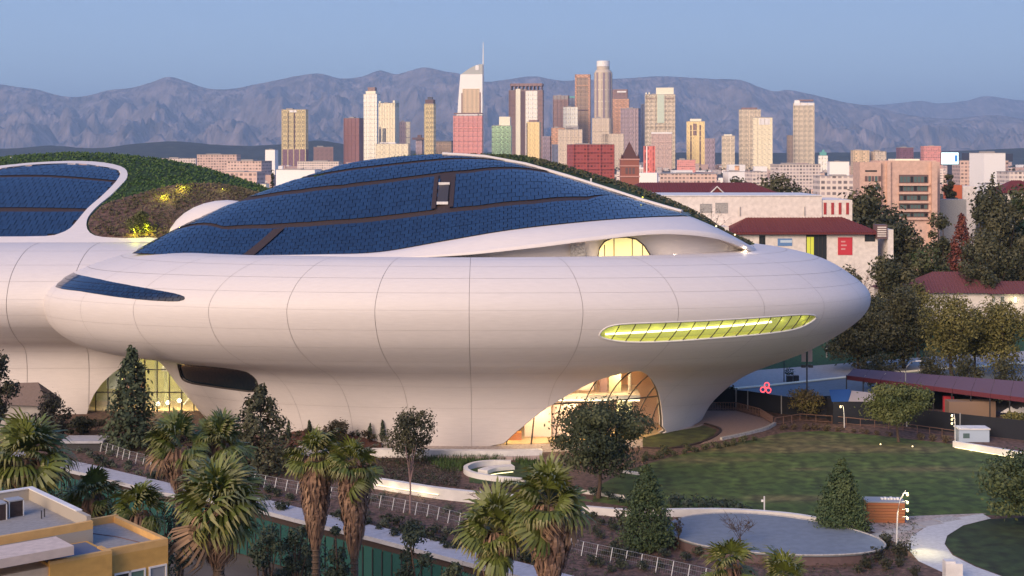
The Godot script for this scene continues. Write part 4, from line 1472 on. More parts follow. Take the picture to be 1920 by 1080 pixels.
func extra_roofs() -> void:
	# the church: a brick tower with a dark pyramid roof
	var d := 760.0
	var b := at(1180, HORIZON, d)
	var t := thing("church_tower", "brick church tower with a dark pyramid roof and three arched openings", "church tower", Vector3(b.x, -5, -d), 0.0)
	var u := d / F
	var y := func(py: float) -> float: return EYE + 5.0 - (py - HORIZON) / F * d
	part("wall", box_mesh(Vector3(-17 * u, 0, -17 * u), Vector3(17 * u, y.call(300.0), 17 * u)), mat("brick_red", 0.30, 0.11, 0.085, 0.85), t)
	part("belt", box_mesh(Vector3(-18 * u, y.call(312.0), -18 * u), Vector3(18 * u, y.call(310.0), 18 * u)), mat("pink_stone", 0.55, 0.30, 0.26, 0.8), t)
	part("belt", box_mesh(Vector3(-18.5 * u, y.call(332.0), -18.5 * u), Vector3(18.5 * u, y.call(329.5), 18.5 * u)), M.pink_stone, t)
	part("cornice", box_mesh(Vector3(-18 * u, y.call(300.0), -18 * u), Vector3(18 * u, y.call(297.5), 18 * u)), M.pink_stone, t)
	var r := MB.new()
	var top := Vector3(0, y.call(265.0), 0)
	var k := [Vector3(-15 * u, y.call(297.5), 15 * u), Vector3(15 * u, y.call(297.5), 15 * u), Vector3(15 * u, y.call(297.5), -15 * u), Vector3(-15 * u, y.call(297.5), -15 * u)]
	for i in 4:
		r.tri(k[i], top, k[(i + 1) % 4])
	part("roof", r.mesh(), mat("dark_slate", 0.10, 0.045, 0.045, 0.8), t)
	for x in [-6.5, 0.0, 6.5]:
		part("arched_opening", box_mesh(Vector3((x - 2.2) * u, y.call(326.0), 17 * u), Vector3((x + 2.2) * u, y.call(314.0), 17.3 * u)), M.slate_brown, t)
	for x in [-15.0, 15.0]:
		var p := MB.new()
		p.lathe(Vector3(x * u, y.call(297.5), 14 * u), [[2.2 * u, 0], [2.2 * u, 3 * u], [0.05, 9 * u]], 6)
		part("pinnacle", p.mesh(), M.dark_slate, t)
	# a lit advertising screen on the far right
	d = 1250.0
	b = at(1781, HORIZON, d)
	u = d / F
	t = thing("billboard", "bright white and cyan lit billboard on a roof at far right", "billboard", Vector3(b.x, -5, -d))
	y = func(py: float) -> float: return EYE + 5.0 - (py - HORIZON) / F * d
	part("frame", box_mesh(Vector3(-17 * u, y.call(309.0), -1), Vector3(17 * u, y.call(285.0), 0)), M.dark_blue, t)
	part("screen", box_mesh(Vector3(-16 * u, y.call(308.0), 0.02), Vector3(16 * u, y.call(286.0), 0.2)), glow("screen_glow", 0.70, 0.95, 0.98, 0.95), t)
	part("screen_picture", box_mesh(Vector3(9 * u, y.call(303.0), 0.2), Vector3(14 * u, y.call(291.0), 0.3)), glow("screen_blue", 0.04, 0.20, 0.55, 0.5), t)
	part("post", box_mesh(Vector3(-2, 0, -1), Vector3(2, y.call(309.0), -0.2)), M.dark_blue, t)
	for q in [[1815, 287, 302, "dark blue screen wall left of the grey complex's middle block"], [1887, 288, 302, "dark blue screen wall right of the grey complex's middle block"]]:
		var c := at(q[0], HORIZON, 1400.0)
		t = thing("screen_wall", q[3], "screen wall", Vector3(c.x, -5, -1400))
		part("panel", box_mesh(Vector3(-6, EYE + 5 - (q[2] - HORIZON) / F * 1400, 0), Vector3(6, EYE + 5 - (q[1] - HORIZON) / F * 1400, 1)), M.dark_blue, t)
		part("post", box_mesh(Vector3(-0.6, 0, 0), Vector3(0.6, EYE + 5 - (q[2] - HORIZON) / F * 1400, 0.8)), M.dark_blue, t)


func carpet() -> void:   # the endless low blocks between: nobody could count them
	var r := RandomNumberGenerator.new()
	r.seed = 5
	var many := []
	for k in 4:
		many.append(MB.new())
	for k in 1500:
		var d := 700.0 + 5200.0 * pow(r.randf(), 1.3)
		var px := r.randf_range(-300.0, 2250.0)
		if px > 1150.0 and px < 1640.0 and d < 1300.0:
			continue
		if px >= 1560.0 and d < 1500.0:
			continue
		var w := r.randf_range(8, 34)
		var h := r.randf_range(4, 11) + (r.randf_range(4, 16) if r.randf() < 0.18 else 0.0)
		var p := at(px, HORIZON, d)
		var m: MB = many[r.randi() % 4]
		m.box(Vector3(-w * 0.5, -5, -w * 0.4), Vector3(w * 0.5, h - 5, w * 0.4), Transform3D(Basis(Vector3.UP, r.randf_range(-0.3, 0.3)), Vector3(p.x, 0, -d)), 12.0)
	var mats := [M.f_low, M.f_low_white, M.white_plain, mat("dusty_rose", 0.55, 0.38, 0.33, 0.8)]
	for k in 4:
		stuff("distant_city_blocks", many[k].mesh(), mats[k], ["rose low city blocks spread below the towers", "whitish windowed low city blocks spread below the towers", "plain white low city blocks spread below the towers", "dusty rose low city blocks spread below the towers"][k])
	# far street trees, dark flecks between the blocks
	var leaf := MB.new()
	leaf.tinted = true
	for k in 2600:
		var d := 600.0 + 4200.0 * pow(r.randf(), 1.2)
		var px := r.randf_range(-300.0, 2250.0)
		var p := at(px, HORIZON, d)
		var s := r.randf_range(2.5, 5.5)
		leaf.tint = Color(0.030, 0.040, 0.022).lerp(Color(0.055, 0.055, 0.030), r.randf())
		for q in 6:
			var c := Vector3(p.x, -5.0 + s * 1.1, -d) + Vector3(r.randf_range(-1, 1), r.randf_range(-0.8, 1), r.randf_range(-1, 1)) * s * 0.6
			var a := Vector3(r.randf_range(-1, 1), r.randf_range(-0.4, 1), r.randf_range(-1, 1)) * s
			var b := Vector3(r.randf_range(-1, 1), r.randf_range(-0.4, 1), r.randf_range(-1, 1)) * s
			leaf.tri(c, c + a, c + b)
	stuff("distant_foliage", leaf.mesh(), leaf_material(), "dark flecks of street trees among the distant city blocks")


func leaf_material() -> StandardMaterial3D:
	if not M.has("leaf"):
		var m := mat("leaf", 1, 1, 1, 0.75)
		m.vertex_color_use_as_albedo = true
		m.backlight_enabled = true
		m.backlight = Color(0.35, 0.35, 0.2)
	return M.leaf


# ---------------------------------------------------------------- plants
func leaf_quad(m: MB, c: Vector3, out: Vector3, s: float, r: RandomNumberGenerator) -> void:
	var n := (out + Vector3(r.randf_range(-1, 1), r.randf_range(-0.6, 1), r.randf_range(-1, 1)) * 0.9).normalized()
	var a := n.cross(Vector3(r.randf_range(-1, 1), r.randf_range(-1, 1), r.randf_range(-1, 1))).normalized() * s
	var b := n.cross(a) * 0.55
	m.quad(c - a * 0.5, c + b * 0.5 + n * s * 0.1, c + a * 0.6, c - b * 0.5)


# Leaves in lobes [centre, radius (Vector3)], each lobe with a tone of its own between the colours ca and cb.
func crown_mesh(lobes: Array, count: int, size: float, ca: Color, cb: Color, s: int, hollow := 0.4) -> ArrayMesh:
	var r := RandomNumberGenerator.new()
	r.seed = s
	var m := MB.new()
	m.tinted = true
	var total := 0.0
	for l in lobes:
		total += l[1].x * l[1].y + 0.2
	for l in lobes:
		var tone := r.randf()
		var k := int(count * (l[1].x * l[1].y + 0.2) / total)
		for i in k:
			var d := Vector3(r.randfn(), r.randfn(), r.randfn()).normalized()
			var rad := lerpf(hollow, 1.0, sqrt(r.randf())) * (1.0 + 0.30 * r.randfn() * r.randf()) * (1.0 + 0.22 * pow(r.randf(), 6.0))
			m.tint = ca.lerp(cb, clampf(tone + r.randf_range(-0.4, 0.4), 0.0, 1.0)) * 1.25
			m.tint.a = 1.0
			leaf_quad(m, l[0] + d * l[1] * rad, d, size * r.randf_range(0.6, 1.3), r)
	return m.mesh()


func trunk_mesh(height: float, r0: float, r1: float, limbs: Array, r: RandomNumberGenerator) -> ArrayMesh:
	var m := MB.new()
	var pts := []
	var bend := Vector3(r.randf_range(-1, 1), 0, r.randf_range(-1, 1)) * height * 0.05
	for i in 6:
		var a := i / 5.0
		pts.append(Vector3(0, height * a, 0) + bend * sin(a * PI))
	m.tube(pts, [r0 * 1.35, r0, r0 * 0.9, lerpf(r0, r1, 0.5), lerpf(r0, r1, 0.8), r1], 7)
	for l in limbs:   # to the middle of each lobe
		var from := Vector3(0, height * r.randf_range(0.55, 0.95), 0)
		var mid: Vector3 = from.lerp(l, 0.5) + Vector3(r.randf_range(-1, 1), r.randf_range(0, 1), r.randf_range(-1, 1)) * height * 0.06
		m.tube([from, mid, l], [r1 * 0.9, r1 * 0.6, r1 * 0.25], 5)
	return m.mesh()


func lobes_for(radius: float, tall: float, y: float, n: int, r: RandomNumberGenerator) -> Array:
	var out := []
	for i in n:
		var a := i * 2.39996 + r.randf_range(-0.4, 0.4)
		var f := (i + 0.5) / n
		var wide := sqrt(maxf(0.0, 1.0 - pow(absf(f * 1.75 - 0.75), 2.2)))
		var far := radius * 0.68 * wide * (r.randf_range(0.7, 1.05) if i % 3 else 0.35)
		var s := radius * r.randf_range(0.22, 0.50)
		out.append([Vector3(cos(a) * far, y + tall * (0.16 + 0.74 * f + r.randf_range(-0.09, 0.09)), sin(a) * far), Vector3(s, s * clampf(tall / radius * 0.5, 0.5, 0.95), s)])
	return out


# A leafy tree; crown from the share low of its height upwards.
func tree(called: String, label: String, where: Vector3, height: float, radius: float, low: float, ca: Color, cb: Color, leaves: int, size: float, group := "", lobes_n := 9) -> Node3D:
	var r := RandomNumberGenerator.new()
	r.seed = label.hash()
	var t := thing(called, label, "tree", where, 0.0, group)
	var lobes := lobes_for(radius, height * (1.0 - low), height * low, lobes_n, r)
	var ends := []
	for l in lobes:
		ends.append(l[0])
	part("trunk", trunk_mesh(height * (low + 0.25), maxf(height * 0.022, 0.08), height * 0.012, ends, r), M.bark, t)
	part("crown", crown_mesh(lobes, leaves, size, ca, cb, r.randi()), leaf_material(), t)
	return t


# A tree whose crown is a cone of layered sprays.
func conifer(called: String, label: String, where: Vector3, height: float, radius: float, layers: int, per: int, size: float, ca: Color, cb: Color, smooth := 0.0, category := "tree") -> Node3D:
	var r := RandomNumberGenerator.new()
	r.seed = label.hash()
	var t := thing(called, label, category, where)
	var m := MB.new()
	m.tinted = true
	var wood := MB.new()
	wood.tube([Vector3.ZERO, Vector3(0.05, height * 0.5, 0), Vector3(0, height * 0.98, 0)], [height * 0.02, height * 0.013, 0.03], 6)
	for i in layers:
		var f := (i + 0.3) / layers
		var y := height * lerpf(0.06, 0.99, f)
		var rad := radius * (pow(1.0 - f, 0.7) * (1.0 if f > 0.12 else 0.70 + 2.5 * f) + 0.03)
		var arms := 5 + int(6.0 * (1.0 - f))
		for k in arms:
			var a := TAU * (k + r.randf()) / arms
			var l := rad * lerpf(r.randf_range(0.65, 1.12), 0.95, smooth)
			var d := Vector3(cos(a), 0, sin(a))
			var droop := 0.12 * l
			if smooth < 0.5:
				wood.tube([Vector3(0, y, 0), d * l * 0.8 + Vector3(0, y - droop, 0)], [0.05, 0.02], 4, false)
			var tone := r.randf()
			for q in per:
				var g := lerpf(0.35, 1.0, sqrt(r.randf()))
				var dd := d if smooth < 0.5 else Vector3(cos(a + r.randf_range(-0.5, 0.5)), 0, sin(a + r.randf_range(-0.5, 0.5)))
				var c := dd * l * lerpf(g, sqrt(g), smooth) + Vector3(r.randfn() * 0.16 * l, y - droop * g + r.randfn() * height / layers * 0.45, r.randfn() * 0.16 * l)
				m.tint = ca.lerp(cb, clampf(tone + r.randf_range(-0.3, 0.3), 0, 1)) * 1.25
				m.tint.a = 1.0
				leaf_quad(m, c, (d + Vector3.UP * 0.7).normalized(), size * r.randf_range(0.6, 1.25), r)
	part("trunk", wood.mesh(), M.bark, t)
	part("crown", m.mesh(), leaf_material(), t)
	return t


func bare_tree(called: String, label: String, where: Vector3, height: float, spread: float, m: Material, twigs := 60, tint := Color(0.10, 0.07, 0.05), leaves := 0) -> Node3D:
	var r := RandomNumberGenerator.new()
	r.seed = label.hash()
	var t := thing(called, label, "tree", where)
	var w := MB.new()
	w.tube([Vector3.ZERO, Vector3(0.03, height * 0.3, 0.02), Vector3(0, height * 0.55, 0)], [height * 0.018, height * 0.013, height * 0.008], 6)
	var tips := []
	for i in 9:
		var a := TAU * i / 9.0 + r.randf_range(-0.3, 0.3)
		var from := Vector3(0, height * r.randf_range(0.3, 0.52), 0)
		var tip := Vector3(cos(a) * spread * r.randf_range(0.5, 1.0), height * r.randf_range(0.65, 1.0), sin(a) * spread * r.randf_range(0.5, 1.0))
		w.tube([from, from.lerp(tip, 0.5) + Vector3.UP * height * 0.05, tip], [height * 0.007, height * 0.005, 0.012], 4, false)
		tips.append([from, tip])
	for i in twigs:
		var k: Array = tips[r.randi() % tips.size()]
		var p: Vector3 = k[0].lerp(k[1], r.randf_range(0.4, 1.0))
		w.tube([p, p + Vector3(r.randf_range(-1, 1), r.randf_range(-0.1, 1), r.randf_range(-1, 1)).normalized() * spread * 0.35], [0.02, 0.008], 3, false)
	part("trunk", w.mesh(), m, t)
	if leaves > 0:
		var c := MB.new()
		c.tinted = true
		for i in leaves:
			var k: Array = tips[r.randi() % tips.size()]
			c.tint = tint * r.randf_range(0.7, 1.3)
			leaf_quad(c, k[0].lerp(k[1], r.randf_range(0.35, 1.05)) + Vector3(r.randfn(), r.randfn(), r.randfn()) * spread * 0.16, Vector3.UP, 0.28, r)
		part("crown", c.mesh(), leaf_material(), t)
	return t


# ---- fan palms: every frond a part, three shapes of frond shared by all
var fronds := []
var dead_fronds := []


func frond_mesh(droop: float, s: int, dead: bool) -> ArrayMesh:   # along +z from the heart of the palm, about 2.4 m long
	var r := RandomNumberGenerator.new()
	r.seed = s
	var m := MB.new()
	m.tinted = true
	var stalk := 0.95
	m.tint = Color(0.16, 0.15, 0.05) if not dead else Color(0.20, 0.12, 0.07)
	var tip := Vector3(0, -droop * 0.25, stalk)
	m.tube([Vector3.ZERO, Vector3(0, 0.10 - droop * 0.05, stalk * 0.55), tip], [0.035, 0.025, 0.02], 4, false)
	var n := 26
	for i in n:
		var a := lerpf(-1.75, 1.75, (i + 0.5) / n) + r.randf_range(-0.05, 0.05)
		var l := 1.38 * (0.62 + 0.38 * cos(a * 0.75)) * r.randf_range(0.72, 1.18)
		var d := Vector3(sin(a), 0.0, cos(a))
		var side := Vector3(cos(a), 0.0, -sin(a))
		var fold := 0.05 if i % 2 else -0.03
		var p0 := tip
		var p1 := tip + d * l * 0.55 + Vector3(0, 0.10 - droop * 0.22 + fold, 0)
		var p2 := tip + d * l * 0.85 + Vector3(0, -0.02 - droop * 0.55 + fold, 0)
		var p3 := tip + d * l * lerpf(1.0, 0.86, droop) + Vector3(0, -0.22 - droop * r.randf_range(0.7, 1.2), 0)
		var w := 0.072
		var g := r.randf_range(0.75, 1.25)
		m.tint = (Color(0.105, 0.128, 0.026) if not dead else Color(0.24, 0.15, 0.09)) * g
		m.tint.a = 1.0
		m.tri(p0, p1 - side * w, p1 + side * w)
		m.quad(p1 - side * w, p2 - side * w * 0.75, p2 + side * w * 0.75, p1 + side * w)
		if not dead:
			m.tint = m.tint.lerp(Color(0.22, 0.19, 0.07), 0.55)
		m.tri(p2 - side * w * 0.75, p3, p2 + side * w * 0.75)
	return m.mesh()


func palm(label: String, where: Vector3, height: float, size: float, skirt: float, n := 46, spread := 1.0, brown := 0.35) -> Node3D:
	if fronds.is_empty():
		for k in 4:
			fronds.append(frond_mesh(0.08 + 0.24 * k, 60 + k, false))
		for k in 3:
			dead_fronds.append(frond_mesh(1.1 + 0.2 * k, 80 + k, true))
		var lf: StandardMaterial3D = M.leaf.duplicate()
		lf.roughness = 0.5
		lf.resource_name = "palm_leaf"
		M.palm_leaf = lf
		var dl: StandardMaterial3D = M.leaf.duplicate()
		dl.roughness = 0.9
		dl.resource_name = "dry_palm_leaf"
		dl.backlight_enabled = false
		M.dry_palm_leaf = dl
	var r := RandomNumberGenerator.new()
	r.seed = label.hash()
	var t := thing("fan_palm", label, "palm tree", where, 0.0, "fan palms in the foreground")
	var tr := MB.new()
	var pts := []
	var rad := []
	for k in 9:
		pts.append(Vector3(sin(k * 0.5 + r.randf()) * 0.04 * size, height * k / 8.0, cos(k * 0.7) * 0.04))
		rad.append((0.34 - 0.10 * k / 8.0 + (0.16 if k == 0 else 0.0)) * sqrt(size))
	tr.tube(pts, rad, 9)
	for k in int(height * 2.2):
		var y := k / 2.2 + r.randf() * 0.2
		tr.lathe(Vector3(0, y, 0), [[0.30 * sqrt(size), 0.0], [0.335 * sqrt(size), 0.05], [0.29 * sqrt(size), 0.14]], 9)
	part("trunk", tr.mesh(), M.palm_bark, t)
	var top := Vector3(0, height, 0)
	n = int(n * 0.72)
	for i in n:
		var f := (i + 0.5) / n                    # from the upright heart to the hanging rim
		var az := i * 2.39996 + r.randf_range(-0.6, 0.6)
		var el := lerpf(1.45, -0.40 if skirt > 2.0 else -0.70, pow(f, 0.85)) + r.randf_range(-0.38, 0.38)
		var b := Basis(Vector3.UP, az) * Basis(Vector3.RIGHT, -el) * Basis(Vector3.BACK, r.randf_range(-0.9, 0.9))
		var dry := f > 1.0 - brown * 0.4 and r.randf() < 0.55
		var shape: ArrayMesh = dead_fronds[r.randi() % 3] if dry else fronds[clampi(int(f * 4.0 + r.randf_range(-0.6, 0.6)), 0, 3)]
		var o := part("frond" if not dry else "dry_frond", shape, M.dry_palm_leaf if dry else M.palm_leaf, t, top + Vector3(0, (0.5 - f) * 0.7 * size, 0))
		o.basis = b.scaled(Vector3.ONE * size * r.randf_range(0.70, 1.22) * (0.8 if f < 0.12 or dry else 1.0) * spread)
	if skirt > 0.0:   # the thatch of dead leaves hanging against the trunk
		var m := MB.new()
		m.tinted = true
		var count := int(230 * skirt)
		for i in count:
			var f := r.randf()
			var a := r.randf() * TAU
			var y := height - 0.3 - f * skirt
			var w := size * (1.25 - 0.90 * f * f) * r.randf_range(0.55, 1.05)
			var d := Vector3(cos(a), 0, sin(a))
			var s := Vector3(-sin(a), 0, cos(a))
			m.tint = Color(0.27, 0.165, 0.105).lerp(Color(0.13, 0.075, 0.055), r.randf()) * r.randf_range(0.8, 1.3)
			m.tint.a = 1.0
			var p := d * w * 0.7 + Vector3(0, y + 0.45, 0)
			var q := d * w + Vector3(0, y - 0.25, 0) + s * r.randf_range(-0.15, 0.15)
			var e := d * (w * 0.82) + Vector3(0, y - r.randf_range(0.7, 1.2), 0) + s * r.randf_range(-0.2, 0.2)
			var h := 0.09 * size
			m.quad(p - s * h * 0.4, q - s * h, q + s * h, p + s * h * 0.4)
			m.tri(q - s * h, e, q + s * h)
		part("dead_leaf_skirt", m.mesh(), M.dry_palm_leaf, t)
	return t


# small plants in a bed, one made and then copied
func shrub_proto(called: String, label: String, group: String, size: float, ca: Color, cb: Color, leaves: int, tall := 0.8) -> Node3D:
	var t := thing(called, label, "shrub", Vector3.ZERO, 0.0, group)
	var r := RandomNumberGenerator.new()
	r.seed = called.hash()
	var lobes := []
	for k in 4:
		lobes.append([Vector3(r.randf_range(-0.4, 0.4), tall * r.randf_range(0.3, 0.75), r.randf_range(-0.4, 0.4)) * size, Vector3(0.42, 0.42 * tall, 0.42) * size])
	var w := MB.new()
	w.tube([Vector3.ZERO, Vector3(0, tall * size * 0.6, 0)], [0.05 * size, 0.02], 5)
	part("stem", w.mesh(), M.bark, t)
	part("foliage", crown_mesh(lobes, leaves, 0.26 * size, ca, cb, r.randi(), 0.3), leaf_material(), t)
	return t


# ---------------------------------------------------------------- the campus on the right, beyond the museum
func slab(poly: Array, y0: float, y1: float) -> ArrayMesh:   # poly of Vector3, seen from above
	var m := MB.new()
	var p := PackedVector2Array()
	for q in poly:
		p.append(Vector2(q.x, q.z))
	m.prism(p, y0, y1)
	return m.mesh()


func hip_roof(lo: Vector3, hi: Vector3, rise: float, inset: float) -> ArrayMesh:   # rows of tiles stand proud as ribs
	var m := MB.new()
	var y := hi.y
	var a := Vector3(lo.x, y, hi.z)
	var b := Vector3(hi.x, y, hi.z)
	var c := Vector3(hi.x, y, lo.z)
	var d := Vector3(lo.x, y, lo.z)
	var zm := (lo.z + hi.z) * 0.5
	var e := Vector3(lo.x + inset, y + rise, zm)
	var f := Vector3(hi.x - inset, y + rise, zm)
	m.quad(a, e, f, b)
	m.quad(c, f, e, d)
	m.tri(b, f, c)
	m.tri(d, e, a)
	var n := int((hi.x - lo.x) / 0.7)
	for i in n:
		var t := (i + 0.5) / n
		var p := a.lerp(b, t)
		var q := e.lerp(f, clampf((p.x - e.x) / (f.x - e.x), 0.0, 1.0))
		if absf(p.x - q.x) > 0.3:
			var k := clampf(minf(p.x - lo.x, hi.x - p.x) / inset, 0.0, 1.0)
			q = Vector3(p.x, y + rise * k, lerpf(hi.z, zm, k))
		m.tube([p + Vector3(0, 0.05, 0), q + Vector3(0, 0.05, 0)], [0.11], 4, false)
	m.quad(a, b, c, d)
	return m.mesh()


func window_part(t: Node3D, lo: Vector3, hi: Vector3, pane: Material, frame: Material = null, bars := 1) -> void:   # set in a wall that faces the viewer; lo and hi on its face
	var w := part("window", box_mesh(lo + Vector3(0, 0, -0.12), hi + Vector3(0, 0, 0.03)), pane, t)
	var m := MB.new()
	var k := 0.09
	m.box(Vector3(lo.x - k, lo.y - k, lo.z), Vector3(hi.x + k, lo.y, lo.z + 0.1))
	m.box(Vector3(lo.x - k, hi.y, lo.z), Vector3(hi.x + k, hi.y + k, lo.z + 0.1))
	m.box(Vector3(lo.x - k, lo.y, lo.z), Vector3(lo.x, hi.y, lo.z + 0.1))
	m.box(Vector3(hi.x, lo.y, lo.z), Vector3(hi.x + k, hi.y, lo.z + 0.1))
	for i in bars:
		var x := lerpf(lo.x, hi.x, (i + 1.0) / (bars + 1.0))
		m.box(Vector3(x - 0.04, lo.y, lo.z), Vector3(x + 0.04, hi.y, lo.z + 0.08))
	part("frame", m.mesh(), frame if frame else M.mullion, w)


func campus() -> void:
	mottled(mat("bark", 0.16, 0.105, 0.075, 0.9), noise_image(64, 6.0, 4, 0.5, 1.0, 71), 0.8)
	mottled(mat("palm_bark", 0.25, 0.17, 0.12, 0.95), M.soil.albedo_texture, 0.5)
	mottled(mat("plaster", 0.82, 0.74, 0.68, 0.85), M.white.albedo_texture, 7.0)
	mottled(mat("beige", 0.70, 0.47, 0.38, 0.85), M.white.albedo_texture, 9.0)
	mottled(mat("roof_tile", 0.27, 0.050, 0.050, 0.8), M.soil.albedo_texture, 1.3)
	mottled(mat("roof_tile_mauve", 0.26, 0.085, 0.095, 0.8), M.soil.albedo_texture, 1.3)
	mottled(mat("asphalt_blue", 0.19, 0.215, 0.235, 0.8), M.white.albedo_texture, 6.0)
	mottled(mat("sidewalk", 0.42, 0.39, 0.37, 0.85), M.white.albedo_texture, 5.0)
	mat("red_fabric", 0.55, 0.04, 0.06, 0.8)
	mat("red_door", 0.36, 0.04, 0.045, 0.7)
	mat("poster_blue", 0.12, 0.24, 0.48, 0.6)
	mat("window_dark", 0.03, 0.035, 0.04, 0.15)
	mat("window_teal", 0.10, 0.15, 0.15, 0.15)
	leaf_material()
	# --- white hall with red slots and a tiled lower roof
	var d := 330.0
	var z := -d
	var t := thing("white_hall", "white campus hall with red tiled lower roof and red vertical slots", "building", Vector3(0, 0, 0))
	var a := func(px: float, py: float) -> Vector3: return at(px, py, d)
	var p: Vector3
	var q: Vector3
	p = a.call(1340, 600)
	q = a.call(1672, 433)
	part("front_wall", box_mesh(Vector3(p.x, -5, z - 40), Vector3(q.x - 3.2, q.y, z)), M.plaster, t)
	p = at(1255, 430, d + 9)
	q = at(1541, 368, d + 9)
	part("upper_wall", box_mesh(Vector3(p.x - 6, p.y - 8, z - 34), Vector3(q.x, q.y, z - 9)), M.plaster, t)
	part("parapet", box_mesh(Vector3(p.x - 6, q.y, z - 34), Vector3(q.x + 0.1, q.y + 0.25, z - 8.8)), M.white, t)
	q = at(1598, 375, d + 9.4)
	p = at(1541, 430, d + 9.4)
	part("slot_wall", box_mesh(Vector3(p.x, p.y - 8, z - 30), Vector3(q.x, q.y, z - 9.4)), M.plaster, t)
	for x in [1547.0, 1561.0, 1575.0, 1589.0]:
		p = at(x - 2.6, 402, d + 9.4)
		q = at(x + 2.6, 380, d + 9.4)
		part("red_slot", box_mesh(p + Vector3(0, 0, -0.1), Vector3(q.x, q.y, p.z + 0.12)), M.red_door, t)
	for w in [[1313, 1334, 383, 398], [1342, 1364, 381, 399]]:
		p = at(w[0], w[3], d + 9)
		q = at(w[1], w[2], d + 9)
		window_part(t, p, Vector3(q.x, q.y, p.z), M.concrete, M.grey_steel, 3)
	for w in [1387.0, 1508.0]:
		p = at(w, 405, d + 8.9)
		part("downpipe", box_mesh(p, p + Vector3(0.14, 2.2, 0.15)), M.grey_steel, t)
	p = at(1362, 436, d - 1.2)
	q = at(1652, 434, d - 1.2)
	part("tiled_roof", hip_roof(Vector3(p.x, p.y - 0.3, z - 20), Vector3(q.x, p.y, z + 1.2), 3.1, 6.5), M.roof_tile, t)
	part("eave_board", box_mesh(Vector3(p.x, p.y - 0.45, z + 0.9), Vector3(q.x, p.y - 0.02, z + 1.25)), M.roof_tile, t)
	p = a.call(1300, 470)
	q = a.call(1366, 425)
	part("side_wing", box_mesh(Vector3(p.x, -5, z - 12), Vector3(q.x, q.y, z + 0.6)), M.plaster, t)
	for w in [[1424, 1434, 442, 459, "window_dark", 1], [1622, 1640, 438, 452, "window_dark", 1]]:
		p = a.call(w[0], w[3])
		q = a.call(w[1], w[2])
		window_part(t, p, Vector3(q.x, q.y, z), M[w[4]], M.mullion, w[5])
	p = a.call(1512, 486)
	q = a.call(1549, 441)
	window_part(t, p, Vector3(q.x, q.y, z), M.window_dark, M.mullion, 4)
	part("lit_window_corner", box_mesh(Vector3(p.x + 0.1, p.y, z + 0.03), Vector3(p.x + 1.7, q.y - 0.4, z + 0.06)), glow("lime_window", 0.45, 0.45, 0.05, 0.6), t)
	p = a.call(1458, 461)
	q = a.call(1485, 447)
	part("blue_poster", box_mesh(p, Vector3(q.x, q.y, z + 0.12)), M.poster_blue, t)
	p = a.call(1458, 455)
	q = a.call(1485, 450)
	part("poster_stripe", box_mesh(Vector3(p.x + 0.6, p.y, z + 0.12), Vector3(q.x, q.y, z + 0.16)), mat("poster_pale", 0.5, 0.62, 0.75, 0.6), t)
	p = a.call(1571, 478)
	q = a.call(1598, 445)
	part("red_banner", box_mesh(p, Vector3(q.x, q.y, z + 0.12)), M.red_fabric, t)
	for k in 3:
		part("banner_mark", box_mesh(Vector3(p.x + 0.7, p.y + 1.2 + k * 0.85, z + 0.12), Vector3(p.x + 1.7 + 0.3 * (k % 2), p.y + 1.55 + k * 0.85, z + 0.15)), mat("pale_red", 0.65, 0.30, 0.30, 0.7), t)
	p = a.call(1641, 447)
	q = a.call(1661, 421)
	part("louvre_box", box_mesh(Vector3(p.x, p.y, z - 2), Vector3(q.x, q.y, z + 1.4)), M.slate_brown, t)
	for k in 5:
		part("louvre_slat", box_mesh(Vector3(p.x + 0.15, p.y + 0.5 + k * 0.5, z + 1.4), Vector3(q.x - 0.3, p.y + 0.75 + k * 0.5, z + 1.55)), M.plaster, t)
	p = a.call(1662, 485)
	q = a.call(1673, 430)
	part("end_fin", box_mesh(Vector3(p.x, p.y, z - 8), Vector3(q.x, q.y, z + 1.0)), M.plaster, t)
	# --- long red roof behind, with a small gable
	d = 420.0
	t = thing("red_roofed_hall", "long low hall with a dark red roof and small white gable, behind the museum's slope", "building")
	p = at(1150, 372, d)
	q = at(1480, 366, d)
	part("wall", box_mesh(Vector3(p.x, -5, -d - 26), Vector3(q.x, p.y, -d)), M.plaster, t)
	part("roof", hip_roof(Vector3(p.x - 1, p.y - 0.3, -d - 27), Vector3(q.x + 1, p.y, -d + 1), 4.4, 10.0), M.roof_tile, t)
	var g := MB.new()
	p = at(1322, 372, d - 2)
	var gw := 7.0
	var gp := [p, p + Vector3(gw, 0, 0), p + Vector3(gw * 0.5, 3.4, 0)]
	g.tri(gp[0], gp[2], gp[1])
	g.quad(gp[0], gp[0] + Vector3(0, 0, -9), gp[2] + Vector3(0, 0, -9), gp[2])
	g.quad(gp[1], gp[2], gp[2] + Vector3(0, 0, -9), gp[1] + Vector3(0, 0, -9))
	part("gable", g.mesh(), M.roof_tile, t)
	var trim := MB.new()
	trim.tube([gp[0] + Vector3(0, 0, 0.1), gp[2] + Vector3(0, 0, 0.1), gp[1] + Vector3(0, 0, 0.1)], [0.28], 4)
	trim.box(gp[0] + Vector3(-1.5, -2.2, -0.2), gp[1] + Vector3(5.5, -0.1, 0.15))
	part("gable_trim", trim.mesh(), M.plaster, t)
	# --- beige institute
	d = 480.0
	t = thing("beige_institute", "tall beige concrete institute with four bands of dark windows", "building")
	a = func(px: float, py: float) -> Vector3: return at(px, py, d)
	p = a.call(1650, 460); q = a.call(1756, 301)
	part("main_block", box_mesh(Vector3(p.x, -5, -d - 13), Vector3(q.x, q.y, -d)), M.beige, t)
	p = a.call(1610, 460); q = a.call(1650, 304)
	part("left_block", box_mesh(Vector3(p.x, -5, -d - 8), Vector3(q.x, q.y, -d + 1.5)), M.beige, t)
	p = a.call(1745, 460); q = a.call(1786, 304)
